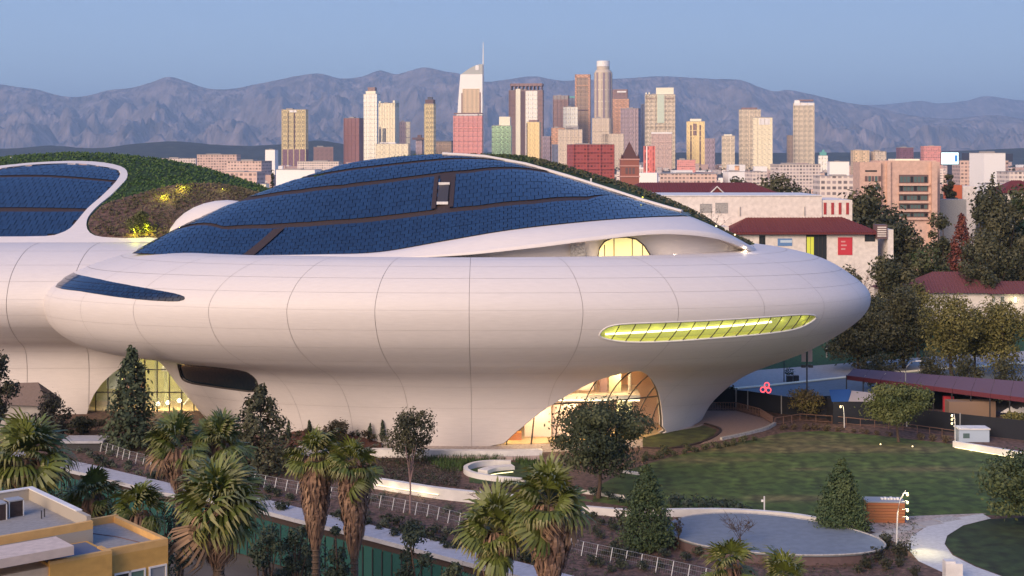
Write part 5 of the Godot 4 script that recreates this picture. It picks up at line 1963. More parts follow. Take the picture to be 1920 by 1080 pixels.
	part("right_block", box_mesh(Vector3(p.x, -5, -d - 46), Vector3(q.x, q.y, -d - 14)), M.beige, t)
	p = a.call(1745, 460); q = a.call(1755, 303)
	part("stair_rib", box_mesh(Vector3(p.x, -5, -d), Vector3(q.x, q.y, -d + 1.6)), M.beige, t)
	p = a.call(1662, 460); q = a.call(1669, 303)
	part("pilaster", box_mesh(Vector3(p.x, -5, -d), Vector3(q.x, q.y, -d + 0.9)), M.beige, t)
	p = a.call(1680, 301); q = a.call(1726, 298)
	part("lit_roof_rim", box_mesh(Vector3(p.x, p.y, -d - 10), Vector3(q.x, q.y, -d - 1)), M.cream_plain, t)
	for w in [[1687, 1739, 331, 342], [1687, 1739, 349, 358], [1687, 1739, 367, 375], [1687, 1739, 384, 391], [1687, 1739, 400, 406]]:
		p = a.call(w[0], w[3]); q = a.call(w[1], w[2])
		part("window_recess", box_mesh(Vector3(p.x - 0.3, p.y - 0.3, -d + 0.004), Vector3(q.x + 0.3, q.y + 0.6, -d + 0.05)), M.slate_brown, t)
		for k in 8:
			var x0: float = lerpf(p.x, q.x, k / 8.0)
			var x1: float = lerpf(p.x, q.x, (k + 1) / 8.0)
			part("window", box_mesh(Vector3(x0 + 0.12, p.y, -d + 0.05), Vector3(x1 - 0.12, q.y, -d + 0.12)), M.window_teal if (k * 3 + int(p.y)) % 4 else M.window_dark, t)
		part("window_ledge", box_mesh(Vector3(p.x - 0.5, p.y - 1.1, -d), Vector3(q.x + 0.5, p.y - 0.4, -d + 0.8)), M.beige, t)
	for w in [[1619, 1650, 330, 340], [1620, 1650, 350, 357]]:
		p = a.call(w[0], w[3]); q = a.call(w[1], w[2])
		for k in 5:
			part("window", box_mesh(Vector3(lerpf(p.x, q.x, k / 5.0) + 0.1, p.y, -d + 1.5), Vector3(lerpf(p.x, q.x, (k + 1) / 5.0) - 0.1, q.y, -d + 1.58)), M.window_teal if k % 2 else M.slate_brown, t)
	p = a.call(1620, 322); q = a.call(1642, 319)
	part("roof_vent", box_mesh(Vector3(p.x, p.y, -d + 1.5), Vector3(q.x, q.y, -d + 1.6)), M.window_dark, t)
	# --- orange-sided house and the grey wall near it
	d = 560.0
	t = thing("orange_sided_house", "white house with an orange side wall behind the dark pines", "building")
	p = at(1786, 376, d); q = at(1804, 347, d)
	part("orange_wall", box_mesh(Vector3(p.x, -5, -d - 12), Vector3(q.x, q.y, -d)), mat("orange_wall_paint", 0.52, 0.13, 0.06, 0.8), t)
	q = at(1830, 349, d)
	part("white_wall", box_mesh(Vector3(p.x + 3.8, -5, -d - 11), Vector3(q.x, q.y, -d - 0.5)), M.plaster, t)
	d = 500.0
	p = at(1762, 440, d); q = at(1812, 374, d)
	solo("grey_shed", box_mesh(Vector3(p.x, -5, -d - 8), Vector3(q.x, q.y, -d)), M.concrete, "plain grey low building below the orange-sided house", "building")
	d = 520.0
	t = thing("red_gabled_house", "house with a red roof half hidden by trees at the right edge, beside the pines", "building")
	p = at(1880, 362, d); q = at(1960, 340, d)
	part("wall", box_mesh(Vector3(p.x, -5, -d - 16), Vector3(q.x, p.y, -d)), M.plaster, t)
	part("roof", hip_roof(Vector3(p.x - 1, p.y - 0.3, -d - 17), Vector3(q.x + 1, p.y, -d + 1), 4.5, 7.0), M.roof_tile, t)
	# --- low house with mauve tiled roofs
	d = 318.0
	t = thing("tiled_low_house", "long single-storey house with mauve-red tiled hip roofs at right", "building")
	p = at(1655, 580, d); q = at(1925, 549, d)
	part("wall", box_mesh(Vector3(p.x, -5, -d - 9), Vector3(q.x, q.y, -d)), M.plaster, t)
	part("roof", hip_roof(Vector3(at(1700, 0, d).x, q.y - 0.3, -d - 13), Vector3(at(1880, 0, d).x, q.y, -d + 1), 4.2, 7.5), M.roof_tile_mauve, t)
	part("side_roof", hip_roof(Vector3(at(1850, 0, d).x, q.y - 0.5, -d - 9), Vector3(at(1990, 0, d).x, q.y - 0.15, -d + 1.4), 2.4, 4.5), M.roof_tile_mauve, t)
	p = at(1648, 590, d - 4); q = at(1690, 541, d - 4)
	part("porch", box_mesh(Vector3(p.x, -5, -d), Vector3(q.x, q.y, -d + 4)), M.plaster, t)
	part("porch_roof", hip_roof(Vector3(p.x - 0.5, q.y - 0.2, -d - 2), Vector3(q.x + 0.5, q.y, -d + 4.6), 1.0, 2.0), M.roof_tile_mauve, t)
	for w in [[1876, 1882], [1900, 1906], [1860, 1865]]:
		p = at(w[0], 566, d); q = at(w[1], 556, d)
		window_part(t, p, Vector3(q.x, q.y, -d), M.window_teal, M.white, 1)
	for x in [[1651.0, 563.0, 4.1], [1903.0, 562.0, 0.6]]:
		p = at(x[0], x[1], d - x[2])
		part("porch_lamp", box_mesh(p + Vector3(-0.2, -0.5, 0), p + Vector3(0.25, 0.6, 0.3)), glow("porch_glow", 1.0, 0.92, 0.5, 4.0), t)
		var l := OmniLight3D.new()
		l.name = "porch_light"
		l.light_color = lin(1.0, 0.9, 0.5)
		l.light_energy = 1.6
		l.light_size = 0.3
		l.omni_range = 30.0
		l.omni_attenuation = 2.0
		l.shadow_enabled = true
		l.position = p + Vector3(0, 0, 0.8)
		t.add_child(l, true)
	campus_ground()
	campus_trees()


func flat(poly: Array, y: float) -> ArrayMesh:
	var m := MB.new()
	var p := PackedVector2Array()
	for q in poly:
		p.append(Vector2(q.x, q.z))
	m.cap(p, y)
	return m.mesh()


func on_ground(pts: Array, y: float) -> Array:
	var out := []
	for p in pts:
		out.append(ground(p[0], p[1], y))
	return out


func campus_ground() -> void:
	structure("campus_lawn", flat(on_ground([[1290, 700], [1370, 698], [1800, 664], [2300, 640], [2300, 560], [1280, 560]], -0.9), -0.9), mottled(mat("bright_turf", 0.020, 0.105, 0.018, 0.95), M.turf.albedo_texture, 3.0), "green field beyond the street, seen under the museum's nose")
	structure("sidewalk", flat(on_ground([[1250, 740], [1310, 735], [1760, 690], [2300, 660], [2300, 640], [1800, 664], [1370, 698], [1250, 712]], -0.8), -0.8), M.sidewalk)
	structure("road", flat(on_ground([[1220, 760], [1400, 748], [1560, 742], [1900, 722], [2300, 700], [2300, 660], [1760, 692], [1310, 735]], -0.95), -0.95), M.asphalt_blue)
	var kerb := MB.new()
	var pts := on_ground([[1310, 735], [1450, 722], [1600, 706], [1760, 692], [2000, 676]], -0.8)
	kerb.tube(pts, [0.22], 4)
	structure("kerb", kerb.mesh(), M.cream_plain)
	# dark mesh fence along the street
	var posts := on_ground([[1322, 752], [1380, 764], [1402, 766], [1465, 776], [1560, 786], [1700, 800], [1800, 812], [1960, 830]], 0.0)
	var t := thing("mesh_fence", "dark mesh-covered fence between the garden and the street", "fence")
	for i in posts.size() - 1:
		var m := MB.new()
		var u := Vector3(0, 2.5, 0)
		m.quad(posts[i], posts[i] + u, posts[i + 1] + u, posts[i + 1])
		m.quad(posts[i] + Vector3(0, 0, -0.05), posts[i + 1] + Vector3(0, 0, -0.05), posts[i + 1] + u + Vector3(0, 0, -0.05), posts[i] + u + Vector3(0, 0, -0.05))
		part("mesh_screen", m.mesh(), mat("black_mesh", 0.012, 0.014, 0.022, 0.9), t)
	for p in posts:
		part("post", box_mesh(Vector3(-0.07, -0.3, -0.07), Vector3(0.07, 2.6, 0.07)), M.grey_steel, t, p)
	# maroon canopy
	var c := thing("maroon_canopy", "long maroon fabric canopy on posts over a walkway at right", "canopy")
	var y0 := 3.7
	var r0 := at(1600, 691, 215.5)
	var r1 := at(2010, 722, 199.0)
	var f0 := at(1588, 704, 210.5)
	var f1 := at(2010, 757, 186.0)
	var m := MB.new()
	var bays := 12
	for i in bays:
		var b := MB.new()
		var s := i / float(bays)
		var e := (i + 0.985) / float(bays)
		var p0 := f0.lerp(f1, s); var p1 := f0.lerp(f1, e)
		var q0 := r0.lerp(r1, s); var q1 := r0.lerp(r1, e)
		b.quad(p0, q0, q1, p1)
		var bay := part("fabric_bay", b.mesh(), mat("mauve_fabric", 0.15, 0.075, 0.090, 0.8), c)
		b = MB.new()
		b.quad(p0 + Vector3(0, -0.62, 0.02), p0, p1, p1 + Vector3(0, -0.62, 0.02))
		part("valance", b.mesh(), mat("maroon_fabric", 0.11, 0.018, 0.032, 0.8), bay)
		part("post", box_mesh(Vector3(-0.07, -y0, -0.07), Vector3(0.07, 0, 0.07)), M.dark_steel, c, p0 + Vector3(0, 0, -0.3))
	# what stands under it
	var w := ground(1770, 782, 0.0)
	solo("tan_stall", box_mesh(Vector3(-3.2, 0, -1), Vector3(3.2, 2.3, 1)), mat("tan_board", 0.25, 0.165, 0.115, 0.8), "tan boarded stall standing under the maroon canopy", "stall", w + Vector3(3.6, 0, 0.0))
	var pile := MB.new()
	for i in 9:
		pile.tri(w + Vector3(7 + i * 0.5, 1.0, 2.2), w + Vector3(8.2 + i * 0.4, 1.6 + 0.2 * sin(i * 1.7), 1.8), w + Vector3(9 + i * 0.5, 1.0, 2.4))
	solo("white_tarp", pile.mesh(), M.white, "crumpled white tarp lying at the right end under the canopy", "tarp")
	var rb := box_mesh(Vector3(-0.7, 0, -0.3), Vector3(0.7, 2.2, 0.3))
	solo("red_board", rb, M.red_fabric, "small red upright board under the maroon canopy", "board", ground(1778, 772, 0.0))
	# blue and white awning at the left end of the canopy
	t = thing("blue_tent", "blue and white topped market tent with black sides left of the canopy", "tent", ground(1592, 790, 0.0))
	part("side", box_mesh(Vector3(-2.6, 0, -2.2), Vector3(3.4, 3.0, 2.0)), M.black_mesh, t)
	var top := MB.new()
	top.quad(Vector3(-2.8, 3.0, 2.1), Vector3(-2.2, 3.9, -2.3), Vector3(0.6, 4.0, -2.3), Vector3(0.4, 3.05, 2.1))
	part("blue_top", top.mesh(), mat("blue_tarp", 0.03, 0.11, 0.33, 0.7), t)
	top = MB.new()
	top.quad(Vector3(-0.6, 3.06, 2.15), Vector3(0.6, 4.0, -1.0), Vector3(3.6, 3.7, -1.0), Vector3(3.6, 3.0, 2.1))
	part("pale_top", top.mesh(), mat("pale_canvas", 0.50, 0.42, 0.38, 0.8), t)
	# pale blue cabin beside the lamp
	t = thing("blue_cabin", "pale blue site cabin behind the right-hand lamp post", "cabin", ground(1822, 826, 0.0))
	part("wall", box_mesh(Vector3(-1.9, 0, -1), Vector3(1.9, 1.55, 1)), mat("pale_blue", 0.40, 0.48, 0.58, 0.6), t)
	part("roof", box_mesh(Vector3(-2.0, 1.55, -1.1), Vector3(2.0, 1.72, 1.1)), M.white, t)
	part("window", box_mesh(Vector3(-1.4, 0.5, 1.0), Vector3(-0.6, 1.1, 1.04)), M.window_teal, t)
	# lamps, sign and bins of the street
	street_lamp("globe_lamp", "black street lamp with a white globe on the far pavement", ground(1470, 716, -0.8), 3.7, true)
	street_lamp("cobra_lamp", "grey street lamp with a curved arm rising behind the canopy", ground(1698, 764, 0.0), 4.9, false)
	t = thing("banner_lamp", "dark lamp post with two pale banners and a round bracket", "lamp post", ground(1513, 778, 0.0))
	var pole := MB.new()
	pole.tube([Vector3.ZERO, Vector3(0, 9.8, 0)], [0.12, 0.09], 8)
	part("pole", pole.mesh(), M.dark_steel, t)
	for s in [-1, 1]:
		part("banner", box_mesh(Vector3(0.15 if s > 0 else -0.75, 7.4, -0.03), Vector3(0.75 if s > 0 else -0.15, 9.5, 0.03)), mat("banner_cloth", 0.50, 0.38, 0.37, 0.8), t)
		part("lamp_head", box_mesh(Vector3(0.2 if s > 0 else -0.8, 6.6, -0.3), Vector3(0.8 if s > 0 else -0.2, 6.95, 0.3)), M.dark_steel, t)
	t = thing("red_neon_sign", "small red lit ring sign on the pavement across the street", "sign", ground(1436, 741, -0.6))
	for k in 3:
		var ring := MB.new()
		var rp := []
		var cc: Vector3 = [Vector3(0.15, 1.55, 0), Vector3(-0.45, 0.85, 0), Vector3(0.4, 0.75, 0)][k]
		for i in 13:
			rp.append(cc + Vector3(cos(TAU * i / 12.0) * 0.38, sin(TAU * i / 12.0) * 0.38, 0))
		ring.tube(rp, [0.09], 5, false)
		part("neon_ring", ring.mesh(), glow("red_neon", 1.0, 0.10, 0.12, 1.6), t)
	part("stand", box_mesh(Vector3(-0.1, -0.3, -0.1), Vector3(0.1, 0.6, 0.1)), M.dark_steel, t)
	for k in [[1480, 716, "potted plant on the far pavement, left of two beside the globe lamp"], [1492, 715, "square grey bin right of the potted plant beside the globe lamp"]]:
		t = thing("planter" if k[0] == 1480 else "bin", k[2], "planter" if k[0] == 1480 else "bin", ground(k[0], k[1], -0.8))
		part("body", box_mesh(Vector3(-0.45, 0, -0.45), Vector3(0.45, 1.0, 0.45)), M.dark_steel, t)
		if k[0] == 1480:
			part("foliage", crown_mesh([[Vector3(0, 1.6, 0), Vector3(0.8, 0.8, 0.8)]], 90, 0.35, Color(0.02, 0.03, 0.015), Color(0.04, 0.05, 0.02), 4), leaf_material(), t)
	for k in [[1392, 694, "white site cabin on the far lawn under the museum's nose"], [1413, 686, "small pale sign board on the far lawn"]]:
		t = thing("pale_post" if k[0] == 1392 else "sign_board", k[2] if k[0] != 1392 else "thick pale post at the edge of the far lawn, beside the museum's leg", "post" if k[0] == 1392 else "sign", ground(k[0], k[1] + 10, -0.8))
		if k[0] == 1392:
			part("shaft", box_mesh(Vector3(-0.25, 0, -0.25), Vector3(0.25, 2.2, 0.25)), M.concrete, t)
		else:
			part("board", box_mesh(Vector3(-0.7, 1.3, -0.05), Vector3(0.7, 1.9, 0.05)), M.pale_blue, t)
			part("leg", box_mesh(Vector3(-0.06, 0, -0.05), Vector3(0.06, 1.3, 0.05)), M.grey_steel, t)


func street_lamp(called: String, label: String, where: Vector3, h: float, globe: bool) -> void:
	var t := thing(called, label, "street lamp", where)
	var m := MB.new()
	if globe:
		m.tube([Vector3.ZERO, Vector3(0, h, 0)], [0.09, 0.06], 7)
		part("pole", m.mesh(), M.dark_steel, t)
		var g := MB.new()
		g.lathe(Vector3(0, h, 0), [[0.05, 0.0], [0.26, 0.12], [0.33, 0.33], [0.24, 0.56], [0.02, 0.66]], 10)
		part("globe", g.mesh(), glow("globe_glow", 0.75, 0.85, 0.9, 0.9), t)
	else:
		m.tube([Vector3.ZERO, Vector3(0, h, 0), Vector3(0.15, h + 0.9, 0), Vector3(0.8, h + 1.6, 0), Vector3(1.6, h + 1.75, 0)], [0.1, 0.08, 0.06, 0.05, 0.05], 7)
		part("pole", m.mesh(), M.grey_steel, t)
		part("lamp_head", box_mesh(Vector3(1.4, h + 1.68, -0.13), Vector3(2.2, h + 1.85, 0.13)), M.white_steel, t)


func campus_trees() -> void:
	var dk := Color(0.029, 0.034, 0.015)
	var dk2 := Color(0.078, 0.072, 0.032)
	var ol := Color(0.080, 0.078, 0.019)
	var ol2 := Color(0.150, 0.130, 0.036)
	var gr := Color(0.028, 0.055, 0.018)
	# [label, px, py of the foot, depth, top as seen, half width as seen, low, two colours, leaves, leaf size]
	for r in [
		["big_tree", "broad dark evergreen tree behind the white hall, before the beige institute", 1632, 395, 0.12, 350, 78, dk, dk2, 7904, 1.29],
		["big_tree", "dark evergreen tree right of the white hall, below the broad one", 1690, 372, 0.1, 405, 56, dk, dk2, 6080, 1.1],
		["big_tree", "dark spreading tree over the red roof, left of the gable", 1460, 470, 0.2, 331, 60, dk, dk2, 4864, 1.38],
		["big_tree", "thin dark tree between the gable and the spreading tree", 1388, 460, 0.2, 326, 32, dk, dk2, 2432, 1.19],
		["big_tree", "small dark tree above the left end of the long red roof", 1305, 470, 0.3, 345, 22, dk, dk2, 1216, 1.1],
		["big_tree", "dark tree below the louvre box at the white hall's end", 1672, 310, 0.05, 480, 52, dk, dk2, 5472, 0.82],
		["big_tree", "greener round tree left of the rust-red conifer", 1742, 330, 0.1, 455, 44, gr, dk2, 3952, 0.82],
		["big_tree", "tall dark tree right of the rust-red conifer", 1872, 350, 0.08, 352, 62, dk, dk2, 7904, 1.01],
		["big_tree", "dark tree at the right edge above the tiled house", 1930, 360, 0.08, 345, 52, gr, dk2, 6080, 1.01],
		["big_tree", "low dark tree behind the tiled house, below the tall pines", 1850, 328, 0.05, 440, 70, dk, dk2, 6688, 0.82],
		["big_tree", "dark tree at the right edge, behind the side roof", 1930, 330, 0.05, 432, 50, dk, dk2, 4560, 0.82],
		["big_tree", "feathery dark tree right of the beige institute", 1781, 520, 0.35, 322, 16, dk, dk2, 2128, 1.01],
		["big_tree", "rounded shrubby tree beside the museum's nose, before the low house", 1640, 300, 0.02, 560, 40, dk, dk2, 3344, 0.64],
		["olive_tree", "dark round tree left of the olive-leaved trees, behind the canopy's end", 1610, 246, 0.05, 566, 76, dk, dk2, 10944, 0.5],
		["olive_tree", "dark tree between the round tree and the leaning-trunk tree", 1695, 248, 0.04, 545, 62, Color(0.025, 0.03, 0.014), dk2, 8512, 0.5],
		["street_bush", "dark low bush behind the canopy's middle, under the leaning trunk", 1745, 224, 0.02, 668, 34, dk, dk2, 1800, 0.4],
		["street_bush", "dark low bush behind the canopy, right of the leaning trunk", 1812, 220, 0.02, 672, 38, dk, dk2, 1800, 0.4],
		["street_bush", "dark low bush behind the canopy at the right edge", 1885, 216, 0.02, 676, 42, dk, dk2, 1900, 0.4],
		["street_bush", "dark low bush at the canopy's left end under the round dark tree", 1650, 226, 0.02, 664, 40, dk, dk2, 1800, 0.4],
		["big_tree", "dark tree filling the gap left of the rust-red conifer, behind the greener one", 1765, 345, 0.05, 400, 40, dk, dk2, 3840, 0.8],
		["big_tree", "dark tree directly right of the rust-red conifer's foot", 1835, 322, 0.03, 470, 46, dk, dk2, 3840, 0.72],
		["big_tree", "dark tree hugging the right edge above the pale trunk", 1905, 400, 0.05, 372, 46, dk, dk2, 4160, 0.96],
		["big_tree", "dark brown-green tree behind the museum's nose, below the white hall", 1600, 312, 0.02, 505, 40, dk, dk2, 3200, 0.72],
		["big_tree", "dark low tree between the low house and the round dark tree", 1655, 272, 0.03, 590, 44, dk, dk2, 3840, 0.56],
		["olive_tree", "brownish tree between the two olive trees over the canopy", 1826, 246, 0.12, 580, 46, Color(0.05, 0.045, 0.018), ol2, 6400, 0.4],
		["olive_tree", "yellow-olive tree with a pale leaning trunk over the canopy", 1785, 238, 0.2, 556, 66, ol, ol2, 7904, 0.46],
		["olive_tree", "olive tree at the right edge above the maroon canopy", 1880, 240, 0.16, 566, 66, ol, ol2, 7904, 0.46],
		["olive_tree", "young upright olive tree rising before the tiled roof", 1722, 262, 0.15, 528, 30, Color(0.05, 0.055, 0.018), ol2, 2736, 0.46],
		["olive_tree", "small brown-leaved tree before the blue tent's fence", 1512, 196, 0.25, 730, 40, Color(0.085, 0.06, 0.03), ol2, 2128, 0.3],
		["round_tree", "round green lawn tree with a bare straight trunk before the canopy", 1685, 180, 0.34, 716, 70, Color(0.055, 0.075, 0.022), Color(0.10, 0.11, 0.035), 13000, 0.30],
		["round_tree", "dark bushy small tree beside the museum's right leg", 1362, 214, 0.1, 715, 20, dk, dk2, 950, 0.4],
		["round_tree", "yellowish small tree at the right edge beside the blue cabin", 1905, 188, 0.2, 776, 34, ol, ol2, 1710, 0.37]]:
		var d: float = r[3]
		var foot := at(r[2], HORIZON, d)
		var base := -5.0 if d > 300.0 else (-0.9 if d > 205.0 else 0.0)
		var top: float = EYE - (r[5] - HORIZON) / F * d
		tree(r[0], r[1], Vector3(foot.x, base, -d), top - base, r[6] / F * d, r[4], r[7], r[8], r[9], r[10], "", 22)
	conifer("rust_conifer", "rust-red conifer, the only red tree, right of the beige institute", Vector3(at(1803, 0, 335).x, -5, -335), 27.5, 5.2, 22, 26, 0.8, Color(0.085, 0.022, 0.014), Color(0.16, 0.045, 0.03), 0.7)
	conifer("tall_pine", "taller of two dark pines against the grey complex", Vector3(at(1861, 0, 430).x, -5, -430), 36.0, 4.2, 14, 7, 1.2, dk, dk2, 0.2)
	conifer("tall_pine", "narrower right-hand pine of two against the grey complex", Vector3(at(1874, 0, 440).x, -5, -440), 33.0, 3.0, 14, 6, 1.1, dk, dk2, 0.2)
	conifer("tall_pine", "dark pine left of the pair, above the rust-red conifer", Vector3(at(1838, 0, 420).x, -5, -420), 31.0, 5.0, 12, 7, 1.3, dk, dk2, 0.0)
	bare_tree("blossom_tree", "bare pale-twigged tree before the red banner", Vector3(at(1560, 0, 318).x, -5, -318), 17.0, 4.6, mat("pale_twig", 0.26, 0.17, 0.16, 0.9), 200)
	bare_tree("blossom_tree", "bare pale-twigged tree right of the red banner", Vector3(at(1612, 0, 316).x, -5, -316), 17.0, 4.4, M.pale_twig, 200)
	bare_tree("blossom_tree", "pinkish bare tree at the foot of the beige institute", Vector3(at(1738, 0, 380).x, -5, -380), 17.5, 4.6, M.pale_twig, 160)
	bare_tree("bare_tree", "leafless twiggy tree beyond the eave's right shoulder", Vector3(at(1330, 0, 250).x, 14, -250), 13.0, 3.5, M.bark, 160, Color(0.05, 0.045, 0.025), 200)
	bare_tree("bare_tree", "thin dead tree with white limbs beside the museum's nose", Vector3(at(1550, 0, 262).x, -0.9, -262), 8.0, 2.0, mat("white_bark", 0.45, 0.42, 0.38, 0.9), 20)


# ---------------------------------------------------------------- the garden between the museum and the street
func sheet(poly: Array, y: float, dry: Array, ca: Color, cb: Color, cd: Color, s: int, streak: float) -> ArrayMesh:   # turf in 1.2 m cells, each corner with its own tone; dry: [centre, radius x, radius z]
	var m := MB.new()
	m.tinted = true
	var keep := PackedVector2Array()
	for p in poly:
		keep.append(Vector2(p.x, p.z))
	var f := FastNoiseLite.new()
	f.seed = s
	f.fractal_octaves = 4
	f.frequency = 0.06
	var b := bounds(keep)
	var n := int(b.size.x / 1.2) + 1
	var k := int(b.size.y / 1.2) + 1
	var tone := func(p: Vector2) -> Color:
		var c := ca.lerp(cb, clampf(0.5 + 1.3 * f.get_noise_2d(p.x * streak, p.y), 0.0, 1.0))
		for q in dry:
			var e := Vector2((p.x - q[0].x) / q[1], (p.y - q[0].z) / q[2]).length()
			c = c.lerp(cd, clampf(1.15 - e + 0.5 * f.get_noise_2d(p.x * 3.0, p.y * 6.0), 0.0, 0.85))
		return c
	for j in k:
		for i in n:
			var o := b.position + Vector2(i, j) * 1.2
			for g in Geometry2D.intersect_polygons(PackedVector2Array([o, o + Vector2(1.2, 0), o + Vector2(1.2, 1.2), o + Vector2(0, 1.2)]), keep):
				var t := Geometry2D.triangulate_polygon(g)
				for q in range(0, t.size(), 3):
					for w in 3:
						pass
					var a: Vector2 = g[t[q]]
					var c: Vector2 = g[t[q + 1]]
					var d: Vector2 = g[t[q + 2]]
					m.tri_n(Vector3(a.x, y, a.y), Vector3(c.x, y, c.y), Vector3(d.x, y, d.y), Vector3.UP, Vector3.UP, Vector3.UP)
					var z := m.c.size()
					for w in 3:
						var v := m.v[z - 3 + w]
						m.c[z - 3 + w] = tone.call(Vector2(v.x, v.z))
	return m.mesh()


func low_wall(px_line: Array, h: float, thick: float, y0 := 0.0, steps := 4) -> ArrayMesh:
	var pts := on_ground(px_line, y0)
	var fine := []
	for i in pts.size() - 1:
		for k in steps:
			var f := float(k) / steps
			var a: Vector3 = pts[maxi(i - 1, 0)]
			var b: Vector3 = pts[i]
			var c: Vector3 = pts[i + 1]
			var d: Vector3 = pts[mini(i + 2, pts.size() - 1)]
			fine.append(b.cubic_interpolate(c, a, d, f))
	fine.append(pts[pts.size() - 1])
	var m := MB.new()
	var prev := []
	for i in fine.size():
		var dir: Vector3 = (fine[mini(i + 1, fine.size() - 1)] - fine[maxi(i - 1, 0)]).normalized()
		var s := dir.cross(Vector3.UP) * thick * 0.5
		var cur := [fine[i] - s, fine[i] - s + Vector3.UP * h, fine[i] + s + Vector3.UP * h, fine[i] + s]
		if prev.size():
			for k in 3:
				m.quad(prev[k], prev[k + 1], cur[k + 1], cur[k])
		if i == 0 or i == fine.size() - 1:
			m.quad(cur[0], cur[1], cur[2], cur[3])
		prev = cur
	return m.mesh()


func lamp(t: Node3D, at_p: Vector3, energy: float, c: Color, size := 0.15) -> void:
	var l := OmniLight3D.new()
	l.name = "light"
	l.light_color = c
	l.light_energy = energy
	l.light_size = size
	l.omni_range = 40.0
	l.omni_attenuation = 2.0
	l.shadow_enabled = true
	l.position = at_p
	t.add_child(l, true)


func garden() -> void:
	var warm := lin(1.0, 0.82, 0.42)
	var front := on_ground([[-400, 800], [-60, 842], [130, 882], [310, 926], [450, 947], [560, 976], [700, 1010], [830, 1044], [960, 1078], [1100, 1116], [1500, 1230], [2300, 1300]], 0.0)
	var plate := front.duplicate()
	plate.append_array([Vector3(130, 0, -150), Vector3(110, 0, -196), Vector3(40, 0, -206), Vector3(-150, 0, -235)])
	structure("terrain", slab(plate, -5.0, 0.0), M.soil, "brown mulch beds of the raised garden")
	# lawns
	var lm := mat("lawn_turf", 1, 1, 1, 0.95)
	lm.vertex_color_use_as_albedo = true
	mottled(lm, M.turf.albedo_texture, 8.3)
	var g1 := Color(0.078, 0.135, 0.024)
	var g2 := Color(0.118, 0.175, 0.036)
	var dry := Color(0.25, 0.205, 0.085)
	var lawn := on_ground([[1120, 912], [1180, 880], [1260, 856], [1340, 838], [1420, 822], [1470, 811], [1540, 808], [1640, 816], [1790, 833], [1930, 858], [2080, 900], [2080, 952], [1930, 966], [1840, 966], [1640, 976], [1560, 972], [1420, 966], [1330, 961], [1250, 958], [1180, 950], [1110, 940]], 0.02)
	structure("lawn", sheet(lawn, 0.02, [[ground(1500, 824), 8.0, 4.0], [ground(1650, 842), 9.0, 2.6], [ground(1390, 842), 7.0, 2.6], [ground(1500, 840), 22.0, 3.6], [ground(1300, 862), 9.0, 2.0], [ground(1740, 880), 7.0, 1.6], [ground(1480, 935), 6.0, 1.6], [ground(1520, 880), 3.0, 0.9]], g1, g2, dry, 3, 0.22), lm)
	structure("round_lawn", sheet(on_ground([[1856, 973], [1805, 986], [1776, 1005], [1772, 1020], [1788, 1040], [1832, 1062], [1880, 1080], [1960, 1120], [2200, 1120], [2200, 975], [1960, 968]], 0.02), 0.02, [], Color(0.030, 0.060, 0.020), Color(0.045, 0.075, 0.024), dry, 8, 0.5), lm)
	structure("leg_lawn", sheet(on_ground([[1205, 838], [1255, 839], [1310, 829], [1338, 816], [1344, 806], [1320, 798], [1290, 804], [1240, 812], [1205, 822]], 0.05), 0.05, [], Color(0.075, 0.095, 0.018), Color(0.115, 0.125, 0.025), dry, 9, 0.6), lm)
	solo("leg_lawn_edging", low_wall([[1205, 840], [1260, 841], [1312, 831], [1342, 818], [1350, 805], [1322, 795]], 0.16, 0.35), M.brown_gutter, "dark edging round the small lawn at the museum's right leg", "edging")
	structure("side_grass", sheet(on_ground([[880, 905], [960, 912], [1010, 908], [1010, 870], [960, 866], [880, 880]], 0.03), 0.03, [], g1, Color(0.05, 0.10, 0.03), dry, 5, 0.8), lm)
	# paved places
	structure("plaza", flat(on_ground([[1300, 800], [1322, 770], [1380, 770], [1430, 784], [1452, 798], [1420, 812], [1372, 823], [1310, 834], [1345, 814], [1352, 804], [1322, 793]], 0.06), 0.06), mottled(mat("rose_paving", 0.30, 0.20, 0.16, 0.8), M.white.albedo_texture, 3.0), "rose-brown paved court behind the museum's right leg")
	structure("forecourt", flat(on_ground([[690, 848], [1020, 848], [1250, 836], [1320, 795], [900, 800], [690, 815]], 0.01), 0.01), M.paving)
	apron()
	# white path with light on it
	var path := on_ground([[1858, 972], [1806, 985], [1776, 1004], [1771, 1020], [1786, 1041], [1830, 1063], [1880, 1081], [1990, 1120], [1880, 1120], [1778, 1078], [1722, 1052], [1700, 1026], [1708, 1006], [1742, 984], [1790, 971], [1842, 963]], 0.05)
	structure("path", flat(path, 0.05), mottled(mat("pale_path", 0.55, 0.55, 0.56, 0.75), M.white.albedo_texture, 3.0))
	# low white walls
	solo("terrace_wall", low_wall([[560, 852], [700, 856], [830, 858], [930, 859], [1016, 857]], 0.95, 0.9), M.white, "long low white wall along the museum's foot", "low wall")
	solo("terrace_wall_base", low_wall([[820, 862], [930, 863], [1016, 861]], 0.42, 0.3), mat("rose_stone", 0.42, 0.33, 0.31, 0.8), "rose stone plinth before the long low white wall", "plinth")
	solo("lit_wall", low_wall([[684, 912], [720, 918], [820, 934], [900, 943], [962, 949]], 1.15, 0.6), M.white, "white garden wall with a light strip, behind the twin palms", "low wall")
	light_line("wall_light_strip", "light strip on the white wall behind the twin palms", [[706, 916], [760, 925], [822, 934.5]], 0.55, 0.62, 0.35)
	solo("lawn_wall", low_wall([[1092, 962], [1180, 969], [1270, 968], [1370, 968], [1480, 976], [1560, 990], [1600, 1000]], 0.75, 0.5), M.white, "low white wall between the lawn and the pale oval terrace", "low wall")
	solo("kerb_wall", low_wall([[1352, 826], [1400, 816], [1436, 806], [1453, 797]], 0.4, 0.4), M.concrete, "short pale kerb wall curving at the rose court's edge", "low wall")
